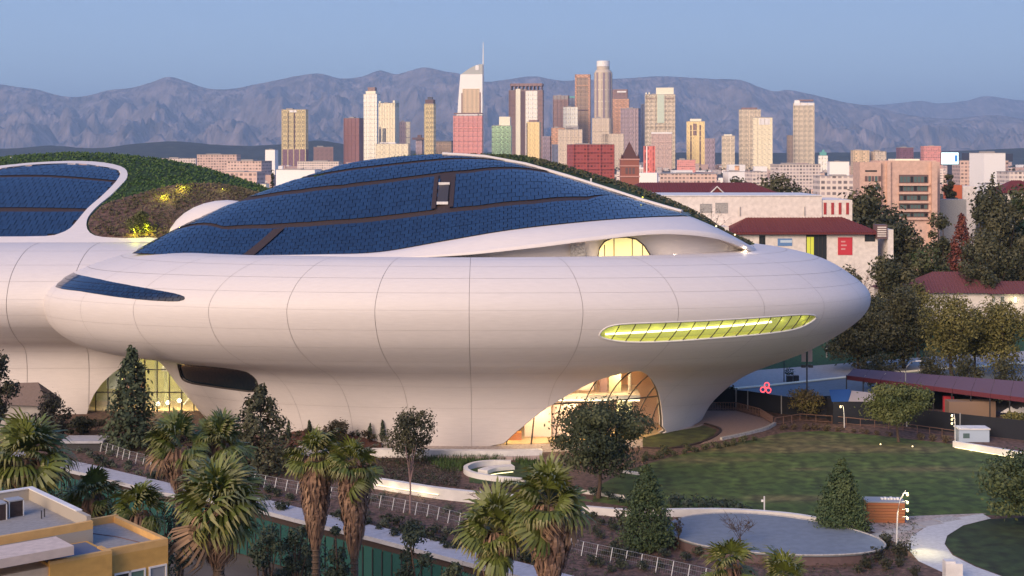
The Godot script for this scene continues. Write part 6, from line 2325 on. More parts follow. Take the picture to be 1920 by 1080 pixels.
	solo("side_kerb", low_wall([[1060, 920], [1130, 930], [1190, 938]], 0.35, 0.35), M.white, "pale kerb on the lawn's near edge under the oak", "kerb")
	solo("lawn_kerb", low_wall([[1168, 886], [1210, 893]], 0.3, 0.3), M.white, "short white kerb on the lawn right of the oak", "kerb")
	solo("edge_wall", low_wall([[1788, 838], [1850, 848], [1930, 862], [2050, 885]], 0.75, 0.45), M.white, "white wall with a glowing foot at the lawn's far right", "low wall")
	light_line("wall_foot_light", "glowing strip at the foot of the far right lawn wall", [[1789, 839.5], [1850, 850], [1930, 864.5]], 0.12, 0.30, 0.7)
	# curved bench
	var bench := thing("curved_bench", "white curved bench like a hook on the grass", "bench")
	part("backrest", low_wall([[958, 873], [918, 873], [888, 877], [873, 885], [884, 894], [918, 901], [985, 908]], 0.62, 0.5, 0.0, 6), M.white, bench)
	part("seat", low_wall([[962, 879], [925, 882], [905, 888]], 0.42, 1.3, 0.0, 6), M.white, bench)
	light_line("bench_light", "glowing strip under the curved bench's seat", [[962, 885], [935, 888], [912, 892]], 0.06, 0.2, 0.15)
	oval_terrace()
	garden_fence()
	bank()
	timber_box()
	for r in [
		["multi_lamp", "tall leaning lamp post with four lit heads beside the timber box", 1681, 1026, 1698, 920, 4, 1.0],
		["multi_lamp", "lamp post with three lit heads before the pale blue cabin", 1791, 828, 1789, 776, 3, -1.0],
		["multi_lamp", "lamp post with one bright head, between the small brown tree and the canopy", 1583, 802, 1580, 760, 1, -1.0]]:
		var p := ground(r[2], r[3])
		var t := thing(r[0], r[1], "lamp post", p, 0.0, "garden lamp posts")
		var d := -p.z
		var h: float = (r[3] - r[5]) / F * d
		var lean: float = (r[4] - r[2]) / F * d
		var m := MB.new()
		m.tube([Vector3.ZERO, Vector3(lean * 0.1, h * 0.6, 0), Vector3(lean * 0.4, h * 0.85, 0), Vector3(lean, h, 0)], [0.075, 0.06, 0.05, 0.04], 7)
		part("pole", m.mesh(), M.white_steel, t)
		for k in r[6]:
			var c := Vector3(lean * 0.75 + r[7] * 0.35, h * (0.93 - 0.14 * k), 0.1)
			var hd := MB.new()
			hd.lathe(Vector3.ZERO, [[0.03, -0.12], [0.11, -0.08], [0.13, 0.08], [0.05, 0.15]], 8)
			part("lamp_head", hd.mesh(), glow("lamp_glass", 1.0, 0.80, 0.42, 2.0 if k % 2 == 0 or r[6] == 1 else 1.0), t, c)
			m = MB.new()
			m.tube([Vector3(lean * 0.6, c.y + 0.1, 0), c + Vector3(0, 0.2, 0)], [0.025], 4)
			part("arm", m.mesh(), M.white_steel, t)
		lamp(t, Vector3(lean * 0.75 + r[7] * 0.35, h * 0.93, 0.1), 3.0, warm, 0.12)
		if r[2] == 1681:
			lamp(t, Vector3(lean * 0.75 + r[7] * 0.35, h * (0.93 - 0.28), 0.1), 3.0, warm, 0.12)
			var s := SpotLight3D.new()
			s.name = "spot"
			s.light_color = lin(1.0, 0.85, 0.4)
			s.light_energy = 34.0
			s.light_size = 0.1
			s.spot_angle = 26.0
			s.spot_range = 40.0
			s.shadow_enabled = true
			s.position = Vector3(lean * 0.75 + 0.35, h * 0.93, 0.1)
			t.add_child(s)
			s.look_at_from_position(s.position + p, ground(1738, 1040), Vector3.UP)
			s.position = Vector3(lean * 0.75 + 0.35, h * 0.93, 0.1)
	var sp := thing("slim_post", "short slim pale post with a small side light on the lawn's near edge", "lamp post", ground(1433, 966))
	part("pole", box_mesh(Vector3(-0.06, 0, -0.06), Vector3(0.06, 1.9, 0.06)), M.white_steel, sp)
	part("light", box_mesh(Vector3(-0.3, 1.35, -0.08), Vector3(-0.1, 1.55, 0.08)), M.white_plain, sp)
	for k in [[1651, 834, "small ground light left of the round lawn tree"], [1711, 838, "small ground light right of the round lawn tree"]]:
		var t := thing("ground_light", k[2], "ground light", ground(k[0], k[1]))
		var m := MB.new()
		m.lathe(Vector3.ZERO, [[0.09, 0.0], [0.09, 0.12], [0.02, 0.16]], 8)
		part("bulb", m.mesh(), M.lamp_glass, t)
	var wb := thing("white_block", "white stone block with an uneven top beside the path, at the bottom right", "stone block", ground(1786, 1086))
	var bm := MB.new()
	bm.box(Vector3(-0.72, 0, -0.5), Vector3(0.72, 1.45, 0.5))
	bm.box(Vector3(-0.70, 1.45, -0.45), Vector3(0.15, 1.62, 0.4))
	part("body", bm.mesh(), M.white, wb)
	garden_plants()
	roof_garden()


func light_line(called: String, label: String, px_line: Array, y: float, toward: float, energy: float) -> void:
	var pts := on_ground(px_line, 0.0)
	var m := MB.new()
	var line := []
	for p in pts:
		line.append(p + Vector3(0, y, toward))
	m.tube(line, [0.055], 5)
	var o := solo(called, m.mesh(), glow("strip_glow", 1.0, 0.88, 0.5, 1.5) if not M.has("strip_glow") else M.strip_glow, label, "strip light")
	for i in line.size() - 1:
		lamp(o, (line[i] + line[i + 1]) * 0.5 + Vector3(0, 0.0, 0.15), energy, lin(1.0, 0.86, 0.45), 0.3)


func apron() -> void:   # pale slabs before the timber box
	var t := _kind("apron", flat(on_ground([[1612, 985], [1640, 972], [1720, 967], [1852, 962], [1780, 974], [1730, 990], [1706, 1008], [1702, 1030], [1670, 1012]], 0.03), 0.03), M.paving, "structure", "")
	for k in 5:
		var x := 1640.0 + k * 34.0
		var m := MB.new()
		var a := ground(x, 1006.0 - k * 8.0)
		m.box(Vector3(-1.3, 0.035, -0.75), Vector3(1.3, 0.06, 0.75), Transform3D(Basis(Vector3.UP, 0.5), Vector3(a.x, 0, a.z)))
		part("paving_slab", m.mesh(), M.sidewalk if k % 2 else M.concrete, t)


func oval_terrace() -> void:
	var t := thing("oval_terrace", "pale blue-grey oval terrace on a mauve wall", "terrace")
	var c0 := ground(1452, 1003, 0.9)
	var poly := PackedVector2Array()
	for k in 48:
		var a := TAU * k / 48.0
		var r := Vector2(cos(a) * 9.9, sin(a) * 6.6 * (1.0 - 0.18 * cos(a)))
		r = r.rotated(0.42)
		poly.append(Vector2(c0.x + r.x, c0.z + r.y))
	var m := MB.new()
	m.prism(poly, -0.4, 0.8, 1.0, false)
	part("wall", m.mesh(), mottled(mat("mauve_wall", 0.135, 0.088, 0.092, 0.85), M.white.albedo_texture, 3.0), t)
	m = MB.new()
	var rim := Geometry2D.offset_polygon(poly, 0.15)[0]
	m.prism(rim, 0.8, 0.95)
	part("deck", m.mesh(), mottled(mat("blue_grey_deck", 0.19, 0.22, 0.265, 0.6), M.white.albedo_texture, 6.0), t)
	m = MB.new()
	var ring := []
	for p in rim:
		ring.append(Vector3(p.x, 0.95, p.y))
	ring.append(ring[0])
	m.tube(ring, [0.09], 4, false)
	part("edge", m.mesh(), M.concrete, t)


func garden_fence() -> void:
	var line := on_ground([[168, 840], [240, 866], [310, 884], [455, 906], [535, 922], [640, 940], [735, 957], [800, 970], [880, 992], [1000, 1018], [1090, 1042], [1200, 1066], [1320, 1094], [1420, 1120]], 0.0)
	var t := thing("post_fence", "long wire fence with pale slanting posts winding through the garden", "fence")
	var tops := []
	var lean := Vector3(0.22, 1.25, -0.1)
	for i in line.size() - 1:
		var n := int(line[i].distance_to(line[i + 1]) / 1.75) + 1
		for k in n:
			var p: Vector3 = line[i].lerp(line[i + 1], float(k) / n)
			var m := MB.new()
			m.tube([Vector3.ZERO, lean], [0.05, 0.045], 5)
			part("post", m.mesh(), M.white_steel, t, p)
			tops.append(p)
	var w := MB.new()
	for f in [0.35, 0.68, 1.0]:
		for i in tops.size() - 1:
			w.tube([tops[i] + lean * f, tops[i + 1] + lean * f], [0.014 if f < 1.0 else 0.02], 3, false)
	for i in tops.size() - 1:
		for k in 7:
			var a: Vector3 = tops[i].lerp(tops[i + 1], k / 7.0)
			w.tube([a + lean * 0.05, a + lean], [0.006], 3, false)
	part("wire_net", w.mesh(), M.grey_steel, t)


func bank() -> void:
	var m := MB.new()
	var n := 26
	var rows := []
	for i in n + 1:
		var px := 525.0 + 190.0 * i / n
		var f := sin(PI * clampf(i / float(n), 0.02, 0.98))
		var row := []
		for j in 7:
			var g := j / 6.0
			var p := ground(px, 846.0 - 28.0 * g)
			row.append(Vector3(p.x, 1.7 * pow(f, 0.5) * sin(g * 1.6) + 0.12 * sin(i * 2.3 + j * 1.9), p.z))
		rows.append(row)
	for i in n:
		for j in 6:
			m.quad(rows[i][j], rows[i][j + 1], rows[i + 1][j + 1], rows[i + 1][j])
	structure("planted_bank", m.mesh(), mottled(mat("red_mulch", 0.16, 0.060, 0.045, 0.95), M.soil.albedo_texture, 1.0), "red-brown mulch bank at the museum's foot")


func timber_box() -> void:
	var c := ground(1656, 976)
	var t := thing("timber_box", "orange timber plank box on the lawn's near edge beside the tall lamp", "timber box", c, -0.06)
	for k in 7:
		var y0 := 0.05 + k * 0.28
		part("plank", box_mesh(Vector3(-1.7, y0, 0.95), Vector3(1.9, y0 + 0.25, 1.03)), mottled(mat("plank_%d" % k, 0.40 - 0.02 * (k % 3), 0.135 + 0.012 * (k % 2), 0.055, 0.7), M.shell.albedo_texture, 1.4) if not M.has("plank_%d" % k) else M["plank_%d" % k], t)
		part("plank", box_mesh(Vector3(-1.78, y0, -0.95), Vector3(-1.70, y0 + 0.25, 0.95)), M["plank_%d" % k], t)
	part("core", box_mesh(Vector3(-1.70, 0.0, -0.95), Vector3(1.88, 1.98, 0.94)), M.brown_gutter, t)
	part("lid", box_mesh(Vector3(-1.85, 2.0, -1.05), Vector3(1.95, 2.1, 1.08)), M.grey_steel, t)
	var m := MB.new()
	for k in 6:
		m.box(Vector3(-0.2 + k * 0.3, 2.1, -0.4 + 0.1 * (k % 3)), Vector3(0.0 + k * 0.3, 2.22 + 0.06 * (k % 2), 0.1))
	part("loose_cups", m.mesh(), M.white_plain, t)


func garden_plants() -> void:
	var dk := Color(0.020, 0.028, 0.016)
	var gr := Color(0.042, 0.060, 0.026)
	var sage := Color(0.060, 0.075, 0.050)
	var olive := Color(0.085, 0.095, 0.035)
	var g := func(px: float, py: float) -> Vector3: return ground(px, py)
	conifer("dark_conifer", "tall dark conifer before the glazed entrance on the left", g.call(246, 842), 12.6, 3.6, 20, 26, 0.55, Color(0.020, 0.034, 0.018), Color(0.058, 0.074, 0.036), 0.1)
	conifer("shaggy_tree", "shaggy dark tree right of the dark window, behind the palms", g.call(488, 884), 9.9, 4.7, 15, 40, 0.50, Color(0.026, 0.030, 0.014), Color(0.075, 0.072, 0.034), 0.1)
	conifer("cone_tree", "dense cone-shaped evergreen left of the oval terrace", g.call(1213, 1028), 7.6, 2.7, 26, 52, 0.27, Color(0.024, 0.044, 0.016), Color(0.060, 0.080, 0.026), 0.8)
	conifer("cone_tree", "dense cone-shaped evergreen beside the timber box", g.call(1578, 1000), 7.1, 2.7, 26, 52, 0.27, Color(0.024, 0.048, 0.018), Color(0.062, 0.084, 0.030), 0.8)
	tree("garden_tree", "broad dark oak before the lit arched window", g.call(1122, 934), 9.7, 6.3, 0.30, Color(0.022, 0.032, 0.014), Color(0.064, 0.074, 0.032), 15000, 0.34, "", 13)
	tree("garden_tree", "rounded tree standing alone before the white wall left of the bench", g.call(768, 874), 6.3, 3.4, 0.16, Color(0.022, 0.026, 0.014), Color(0.06, 0.058, 0.030), 3900, 0.345, "", 16)
	tree("garden_tree", "small bushy tree on the red mulch bank", g.call(632, 842), 3.6, 1.9, 0.1, Color(0.025, 0.024, 0.015), Color(0.06, 0.05, 0.03), 1650, 0.299, "", 11)
	tree("garden_tree", "large tree leaning in from the right edge over the path", g.call(1925, 985), 7.2, 5.6, 0.12, Color(0.025, 0.045, 0.020), Color(0.075, 0.090, 0.030), 9750, 0.368, "", 20)
	tree("garden_tree", "dark bush at the left before the museum's left lobe", Vector3(at(92, 0, 178).x, 0, -178), 6.6, 2.9, 0.05, Color(0.018, 0.020, 0.013), Color(0.045, 0.040, 0.026), 2250, 0.391, "", 12)
	tree("garden_tree", "tall dark tree at the very left edge behind the big palm", g.call(-6, 850), 13.0, 2.6, 0.1, Color(0.016, 0.020, 0.014), Color(0.045, 0.045, 0.02), 2700, 0.414, "", 14)
	tree("garden_tree", "low dark bush under the tall conifer's left side", g.call(150, 815), 2.1, 2.4, 0.02, Color(0.018, 0.024, 0.013), Color(0.05, 0.05, 0.026), 1500, 0.345, "", 11)
	tree("garden_tree", "dusky purple-brown bush before the entrance's right end", g.call(320, 836), 3.4, 1.8, 0.02, Color(0.035, 0.022, 0.020), Color(0.06, 0.04, 0.03), 1350, 0.322, "", 11)
	tree("garden_tree", "bushy dark thicket between the paired palms and the shaggy tree", g.call(410, 852), 3.6, 3.6, 0.02, Color(0.02, 0.026, 0.015), Color(0.055, 0.055, 0.03), 2550, 0.345, "", 14)
	tree("street_tree", "dark teal-green street tree before the green glass front", Vector3(at(560, 0, 120).x, -5, -120), 8.6, 3.0, 0.2, Color(0.018, 0.034, 0.026), Color(0.045, 0.06, 0.035), 2850, 0.322, "", 14)
	tree("street_tree", "grey-olive wispy street tree before the glass front, right of the twin palms", Vector3(at(735, 0, 112).x, -5, -112), 8.0, 2.6, 0.25, Color(0.05, 0.05, 0.035), Color(0.09, 0.085, 0.055), 2250, 0.253, "", 14)
	tree("street_tree", "dark green round street bush between the big palm and the fence", Vector3(at(1110, 0, 112).x, -5, -112), 7.0, 1.8, 0.3, Color(0.018, 0.036, 0.024), Color(0.05, 0.065, 0.03), 1950, 0.253, "", 11)
	tree("street_tree", "dark street tree behind the orange house, before the left palms", Vector3(at(500, 0, 115).x, -5, -115), 7.6, 2.2, 0.2, Color(0.018, 0.03, 0.022), Color(0.04, 0.055, 0.03), 1950, 0.299, "", 12)
	bare_tree("bare_sapling", "thin bare tree rising over the white roof edge near the middle palms", Vector3(at(862, 0, 118).x, -5, -118), 7.6, 2.6, M.bark, 160, Color(0.07, 0.065, 0.045), 260)
	bare_tree("bare_sapling", "leafless small tree before the oval terrace", g.call(1388, 1040), 3.6, 2.0, M.bark, 120)
	bare_tree("bare_sapling", "slim staked sapling with a bare trunk before the lit wall", g.call(769, 962), 7.4, 0.8, M.pale_twig, 24, Color(0.05, 0.05, 0.03), 60)
	bare_tree("bare_sapling", "leafless twiggy bush against the lit wall's right end", g.call(905, 958), 2.6, 1.7, M.pale_twig, 120)
	bare_tree("bare_sapling", "thin sapling in the mulch left of the cone tree", g.call(1164, 1012), 3.4, 0.6, M.bark, 20, Color(0.03, 0.04, 0.02), 160)
	bare_tree("bare_sapling", "thin sapling in the mulch right of the cone tree", g.call(1272, 1030), 3.0, 0.5, M.bark, 20, Color(0.06, 0.045, 0.025), 130)
	for r in [[424, 842, 3.6, "slender dark sapling in the thicket left of the shaggy tree"], [436, 840, 2.4, "shorter slender sapling right of the one in the thicket"], [541, 836, 2.4, "slender dark sapling, leftmost on the red bank"], [580, 828, 1.9, "slender dark sapling left of the bank's bushy tree"], [672, 832, 2.5, "leaning slender sapling right of the bank's bushy tree"], [694, 836, 2.0, "thin sapling at the red bank's right end"], [717, 836, 2.4, "slender sapling just left of the rounded tree"]]:
		var base: Vector3 = g.call(r[0], r[1])
		conifer("slender_sapling", r[3], base + Vector3(0, 0.8, 0), r[2], 0.42, 9, 8, 0.22, dk, gr, 0.3)
	# shrubs in the beds
	var beds := [
		["round_shrub", "dark round shrub in the mulch between the fence and the roof edge", "dark shrubs in the mulch beds", Color(0.016, 0.024, 0.014), Color(0.042, 0.05, 0.026), 1.0,
			[[690, 988], [712, 996], [742, 1000], [770, 1006], [800, 1008], [835, 1018], [858, 1010], [820, 1000], [778, 992], [748, 985], [722, 978], [858, 1032], [484, 912], [500, 925], [520, 930], [472, 920], [545, 938], [1020, 1040]]],
		["sage_shrub", "grey-green low shrub in the mulch by the post fence", "grey-green shrubs along the post fence", Color(0.05, 0.06, 0.04), Color(0.085, 0.095, 0.065), 0.75,
			[[150, 850], [170, 858], [196, 868], [215, 878], [240, 884], [262, 892], [288, 900], [700, 940], [716, 936], [840, 962], [860, 966], [890, 972], [910, 968], [925, 980], [165, 846], [205, 856]]],
		["bed_shrub", "small dark shrub in the bed before the low lawn wall", "small shrubs before the lawn wall", Color(0.018, 0.026, 0.016), Color(0.045, 0.05, 0.028), 0.9,
			[[1108, 975], [1126, 985], [1118, 1000], [1150, 990], [1292, 985], [1325, 982], [1362, 982], [1405, 984], [1438, 990], [1480, 996], [1515, 1004], [1270, 1015], [1310, 1042], [1284, 1052], [1245, 1046], [1160, 1040]]],
		["path_shrub", "dark upright shrub in the bed between oval terrace and pale path", "upright shrubs beside the pale path", Color(0.018, 0.022, 0.012), Color(0.045, 0.042, 0.024), 1.05,
			[[1626, 1000], [1656, 1028], [1660, 1016], [1676, 1040], [1690, 1054], [1684, 1062], [1632, 1066], [1660, 1070], [1700, 1042], [1640, 1050], [1610, 1075], [1720, 1080]]],
		["lawn_edge_shrub", "dark shrub along the lawn's near edge above the white wall", "shrubs along the lawn's near edge", Color(0.020, 0.034, 0.028), Color(0.042, 0.058, 0.042), 1.1,
			[[1258, 952], [1272, 948], [1290, 954], [1310, 952], [1330, 956], [1336, 946], [1355, 958], [1378, 960], [1400, 962], [1140, 938], [1160, 944], [1180, 948], [1118, 930]]],
		["hedge_tuft", "grassy tuft in the hedge row where the lawn meets the forecourt", "grassy hedge tufts at the lawn's far edge", Color(0.05, 0.06, 0.025), Color(0.09, 0.085, 0.04), 0.95,
			[[1206, 866], [1224, 862], [1242, 859], [1262, 855], [1282, 852], [1302, 848], [1322, 844], [1342, 841], [1360, 838], [1378, 835], [1396, 831], [1412, 827], [1214, 858], [1250, 852], [1290, 845]]],
		["rail_shrub", "reddish low shrub under the brown railing behind the lawn", "reddish shrubs under the brown railing", Color(0.055, 0.040, 0.022), Color(0.085, 0.058, 0.030), 0.9,
			[[1470, 806], [1490, 805], [1510, 806], [1530, 807], [1552, 808], [1575, 809], [1600, 811], [1622, 813], [1645, 815], [1668, 817], [1725, 824], [1750, 826], [1775, 829]]],
		["bank_shrub", "brown-green shrub on the red mulch bank", "shrubs on the red mulch bank", Color(0.03, 0.026, 0.015), Color(0.06, 0.045, 0.024), 0.9,
			[[560, 838], [588, 836], [604, 838], [660, 838], [684, 838], [702, 842], [572, 830], [610, 828], [664, 828]]],
		["entrance_shrub", "dark low shrub before the glazed entrance", "low shrubs before the glazed entrance", Color(0.018, 0.022, 0.012), Color(0.045, 0.04, 0.024), 1.1,
			[[120, 806], [138, 800], [172, 800], [190, 798], [206, 802], [300, 826], [340, 828], [362, 832], [382, 836], [276, 822], [60, 800], [30, 806]]]]
	for b in beds:
		var proto := shrub_proto(b[0], b[1], b[2], b[5], b[3], b[4], 150, 0.9)
		var spots: Array = b[6]
		if b[0] == "round_shrub" or b[0] == "sage_shrub":
			for k in 34:
				var px := rng.randf_range(150.0, 1010.0)
				var edge := 851.0 + (px - 130.0) * 0.236
				spots.append([px, edge + (rng.randf_range(-2.0, 14.0) if b[0] == "round_shrub" else rng.randf_range(-24.0, 0.0))])
		if b[0] == "bed_shrub":
			for k in 22:
				var px := rng.randf_range(1085.0, 1300.0)
				spots.append([px, rng.randf_range(982.0, 1075.0)])
		for i in b[6].size():
			var p: Vector3 = g.call(b[6][i][0], b[6][i][1])
			if b[0] == "bank_shrub":
				p.y = 1.2
			if i == 0:
				proto.position = p
			else:
				copy(proto, b[0], b[1], p, rng.randf() * TAU, rng.randf_range(0.7, 1.25))
	# tall grasses left of the bench: one mass
	var m := MB.new()
	m.tinted = true
	var bed := PackedVector2Array()
	for p in on_ground([[790, 862], [880, 856], [960, 862], [1015, 868], [1010, 912], [990, 916], [900, 896], [868, 884], [830, 884]], 0.0):
		bed.append(Vector2(p.x, p.z))
	var hole := PackedVector2Array()
	for p in on_ground([[872, 874], [960, 862], [990, 880], [990, 912], [890, 898], [866, 886]], 0.0):
		hole.append(Vector2(p.x, p.z))
	var bb := bounds(bed)
	for i in 9000:
		var p := bb.position + Vector2(rng.randf(), rng.randf()) * bb.size
		if not Geometry2D.is_point_in_polygon(p, bed) or Geometry2D.is_point_in_polygon(p, hole):
			continue
		m.tint = Color(0.030, 0.070, 0.016).lerp(Color(0.075, 0.115, 0.03), rng.randf())
		var h := rng.randf_range(0.3, 0.85)
		var a := rng.randf() * TAU
		var s := Vector3(cos(a), 0, sin(a)) * 0.07
		var o := Vector3(p.x, 0, p.y)
		m.tri(o - s, o + Vector3(rng.randf_range(-0.2, 0.2), h, rng.randf_range(-0.2, 0.2)), o + s)
	stuff("grass_bed", m.mesh(), leaf_material(), "tall green ornamental grass left of the curved bench", "grass")
	# low cover scattered over the mulch
	m = MB.new()
	m.tinted = true
	for i in 9000:
		var px := rng.randf_range(100, 1720)
		var py := rng.randf_range(850, 1085)
		var lim := 835.0 + maxf(0.0, px - 120.0) * 0.235
		if py > lim + 26.0 or (py < lim - 62.0 and px < 1050.0) or (px > 1090.0 and py < 962.0) or (px > 1250.0 and px < 1650.0 and py < 1050.0):
			continue
		var o := ground(px, py)
		m.tint = Color(0.035, 0.034, 0.02).lerp(Color(0.11, 0.085, 0.05), rng.randf()) if rng.randf() < 0.45 else Color(0.025, 0.042, 0.016).lerp(Color(0.06, 0.085, 0.03), rng.randf())
		for q in 4:
			leaf_quad(m, o + Vector3(rng.randfn() * 0.14, rng.randf_range(0.04, 0.22), rng.randfn() * 0.14), Vector3.UP, 0.17, rng)
	for i in 5200:
		var px := rng.randf_range(690, 1090)
		var py := rng.randf_range(860, 912) + maxf(0.0, px - 830.0) * 0.12
		if px > 860.0 and py < 915.0:
			continue
		var o := ground(px, py)
		m.tint = Color(0.055, 0.040, 0.035).lerp(Color(0.13, 0.10, 0.085), rng.randf()) if rng.randf() < 0.6 else Color(0.03, 0.045, 0.02)
		for q in 4:
			leaf_quad(m, o + Vector3(rng.randfn() * 0.16, rng.randf_range(0.06, 0.38), rng.randfn() * 0.16), Vector3.UP, 0.2, rng)
	stuff("ground_cover", m.mesh(), leaf_material(), "low scattered ground cover in the mulch beds", "ground cover")
	# railing of the court and the lawn
	for r in [["court_railing", "curved brown slatted railing behind the rose court", [[1322, 768], [1380, 768], [1425, 780], [1450, 795]], 1.0, 0.35], ["lawn_railing", "thin brown railing along the far side of the lawn", [[1453, 798], [1500, 790], [1560, 794], [1640, 802], [1720, 812], [1790, 822]], 1.0, 1.6]]:
		var t := thing(r[0], r[1], "railing")
		var pts := on_ground(r[2], 0.0)
		var w := MB.new()
		for i in pts.size() - 1:
			w.tube([pts[i] + Vector3.UP * r[3], pts[i + 1] + Vector3.UP * r[3]], [0.05], 4)
			w.tube([pts[i] + Vector3.UP * 0.2, pts[i + 1] + Vector3.UP * 0.2], [0.03], 4)
			var n := int(pts[i].distance_to(pts[i + 1]) / r[4])
			for k in n:
				var p: Vector3 = pts[i].lerp(pts[i + 1], float(k) / n)
				var b := MB.new()
				b.box(Vector3(-0.03, 0, -0.03), Vector3(0.03, r[3], 0.03))
				part("baluster" if r[4] < 1.0 else "post", b.mesh(), mat("rust_brown", 0.20, 0.11, 0.08, 0.7) if not M.has("rust_brown") else M.rust_brown, t, p)
		part("rails", w.mesh(), M.rust_brown, t)


func roof_garden() -> void:
	# tufts on the roof garden's slope, one mass; a round bush, a bare bush, small yellow uplights
	var hl: Callable = hill
	var edge := traced("hill", hl, HILL_AREA, [[168, 414], [178, 401], [198, 385], [230, 374], [264, 364], [302, 354], [342, 347], [390, 345], [430, 348], [470, 360], [500, 372], [500, 448], [250, 446], [205, 445], [180, 440], [170, 430]], 2)
	var b := bounds(edge)
	var m := MB.new()
	m.tinted = true
	var tufts := 0
	while tufts < 4200:
		tufts += 1
		var q := b.position + Vector2(rng.randf(), rng.randf()) * b.size
		if not Geometry2D.is_point_in_polygon(q, edge):
			continue
		var o: Vector3 = hl.call(q.x, q.y)
		var wave := sin(o.x * 0.9 + sin(o.z * 0.35) * 2.0)
		m.tint = Color(0.060, 0.058, 0.022).lerp(Color(0.17, 0.13, 0.075), clampf(0.5 + 0.35 * wave + rng.randf_range(-0.3, 0.3), 0, 1))
		for k in 3:
			leaf_quad(m, o + Vector3(rng.randfn() * 0.12, rng.randf_range(0.1, 0.4), rng.randfn() * 0.12), Vector3(0, 0.6, 0.5), 0.34, rng)
	stuff("roof_planting", m.mesh(), leaf_material(), "rows of dry grasses and low plants on the museum's roof garden", "roof plants")
	var grass := MB.new()
	grass.tinted = true
	for k in 9000:
		var x := rng.randf_range(-104.0, -24.0)
		var t := rng.randf_range(0.3, 1.0)
		if Geometry2D.is_point_in_polygon(Vector2(x, t), edge) or Geometry2D.is_point_in_polygon(Vector2(x, t), wing_border):
			continue
		var o: Vector3 = hl.call(x, t)
		grass.tint = Color(0.024, 0.065, 0.014).lerp(Color(0.062, 0.110, 0.026), rng.randf())
		leaf_quad(grass, o + Vector3(0, 0.12, 0), Vector3(0, 0.5, 0.6), 0.5, rng)
	for k in 3500:
		var x := rng.randf_range(-28.0, 34.0)
		var t := rng.randf_range(0.25, 0.62)
		var o := green_back(x, t)
		grass.tint = (Color(0.03, 0.06, 0.015) if x < 3.0 else Color(0.075, 0.06, 0.035)).lerp(Color(0.06, 0.075, 0.025), rng.randf())
		leaf_quad(grass, o + Vector3(0, 0.15, 0), Vector3(0, 0.7, 0.4), 0.55, rng)
	stuff("roof_grass", grass.mesh(), leaf_material(), "short grass covering the museum's roof hills", "roof grass")
	var spots := [[343, 356, "yellow roof uplight high on the garden slope"], [309, 372, "yellow roof uplight on the middle of the garden slope"], [277, 437, "yellow roof uplight under the round bush"], [418, 359, "dim yellow roof uplight above the white hood"], [254, 440, "small yellow roof uplight left of the round bush"]]
	for s in spots:
		var q := find("hill", hl, HILL_AREA, s[0], s[1])
		var o: Vector3 = hl.call(q.x, q.y)
		var t := thing("roof_uplight", s[2], "uplight", o + Vector3(0, 0.35, 0.25), 0.0, "roof garden uplights")
		var l := MB.new()
		l.lathe(Vector3.ZERO, [[0.07, 0.0], [0.07, 0.08], [0.02, 0.1]], 6)
		part("bulb", l.mesh(), glow("yellow_glow", 0.9, 0.85, 0.1, 1.2), t)
		lamp(t, Vector3(0, 0.35, 0.3), 7.0 if s[0] != 418 else 1.0, lin(0.95, 0.95, 0.05), 0.12)
	var q := find("hill", hl, HILL_AREA, 262, 440)
	tree("roof_bush", "round green bush on the roof garden, lit from below", hl.call(q.x, q.y), 3.6, 2.0, 0.02, Color(0.05, 0.06, 0.018), Color(0.09, 0.095, 0.03), 2250, 0.276, "", 12)
	q = find("hill", hl, HILL_AREA, 330, 444)
	bare_tree("roof_bush", "grey twiggy bush before the white hood on the roof", hl.call(q.x, q.y) + Vector3(0, -0.2, 1.0), 4.6, 2.4, M.pale_twig, 160, Color(0.10, 0.09, 0.06), 420)
	conifer("far_conifer", "small dark conifer in the gap between the two roofs", Vector3(at(511, 0, 380).x, -5, -380), 37.0, 1.9, 14, 8, 0.9, Color(0.02, 0.03, 0.02), Color(0.05, 0.055, 0.03), 0.4)
	for k in [[21, 309, "thin pale pole on the grassy roof at left"], [1108, 351, "short pale pole on the right green roof"]]:
		var p := at(k[0], k[1], 236.0 if k[0] == 21 else 206.0)
		solo("roof_pole", box_mesh(Vector3(-0.12, -0.4, -0.12), Vector3(0.12, 1.3, 0.12)), M.white_steel, k[2], "pole", p)
	for k in [[1343, 424, "small round light on the eave's right shoulder, upper of two"], [1378, 440, "small round light on the eave's right shoulder, lower of two"], [1205, 370, "yellow light on the right green roof beside the eave"]]:
		var p := at(k[0], k[1], 197.0)
		var l := MB.new()
		l.lathe(Vector3.ZERO, [[0.02, -0.11], [0.11, -0.05], [0.11, 0.05], [0.02, 0.11]], 8)
		solo("eave_light", l.mesh(), M.lamp_glass if k[0] != 1205 else M.yellow_glow, k[2], "light", p)


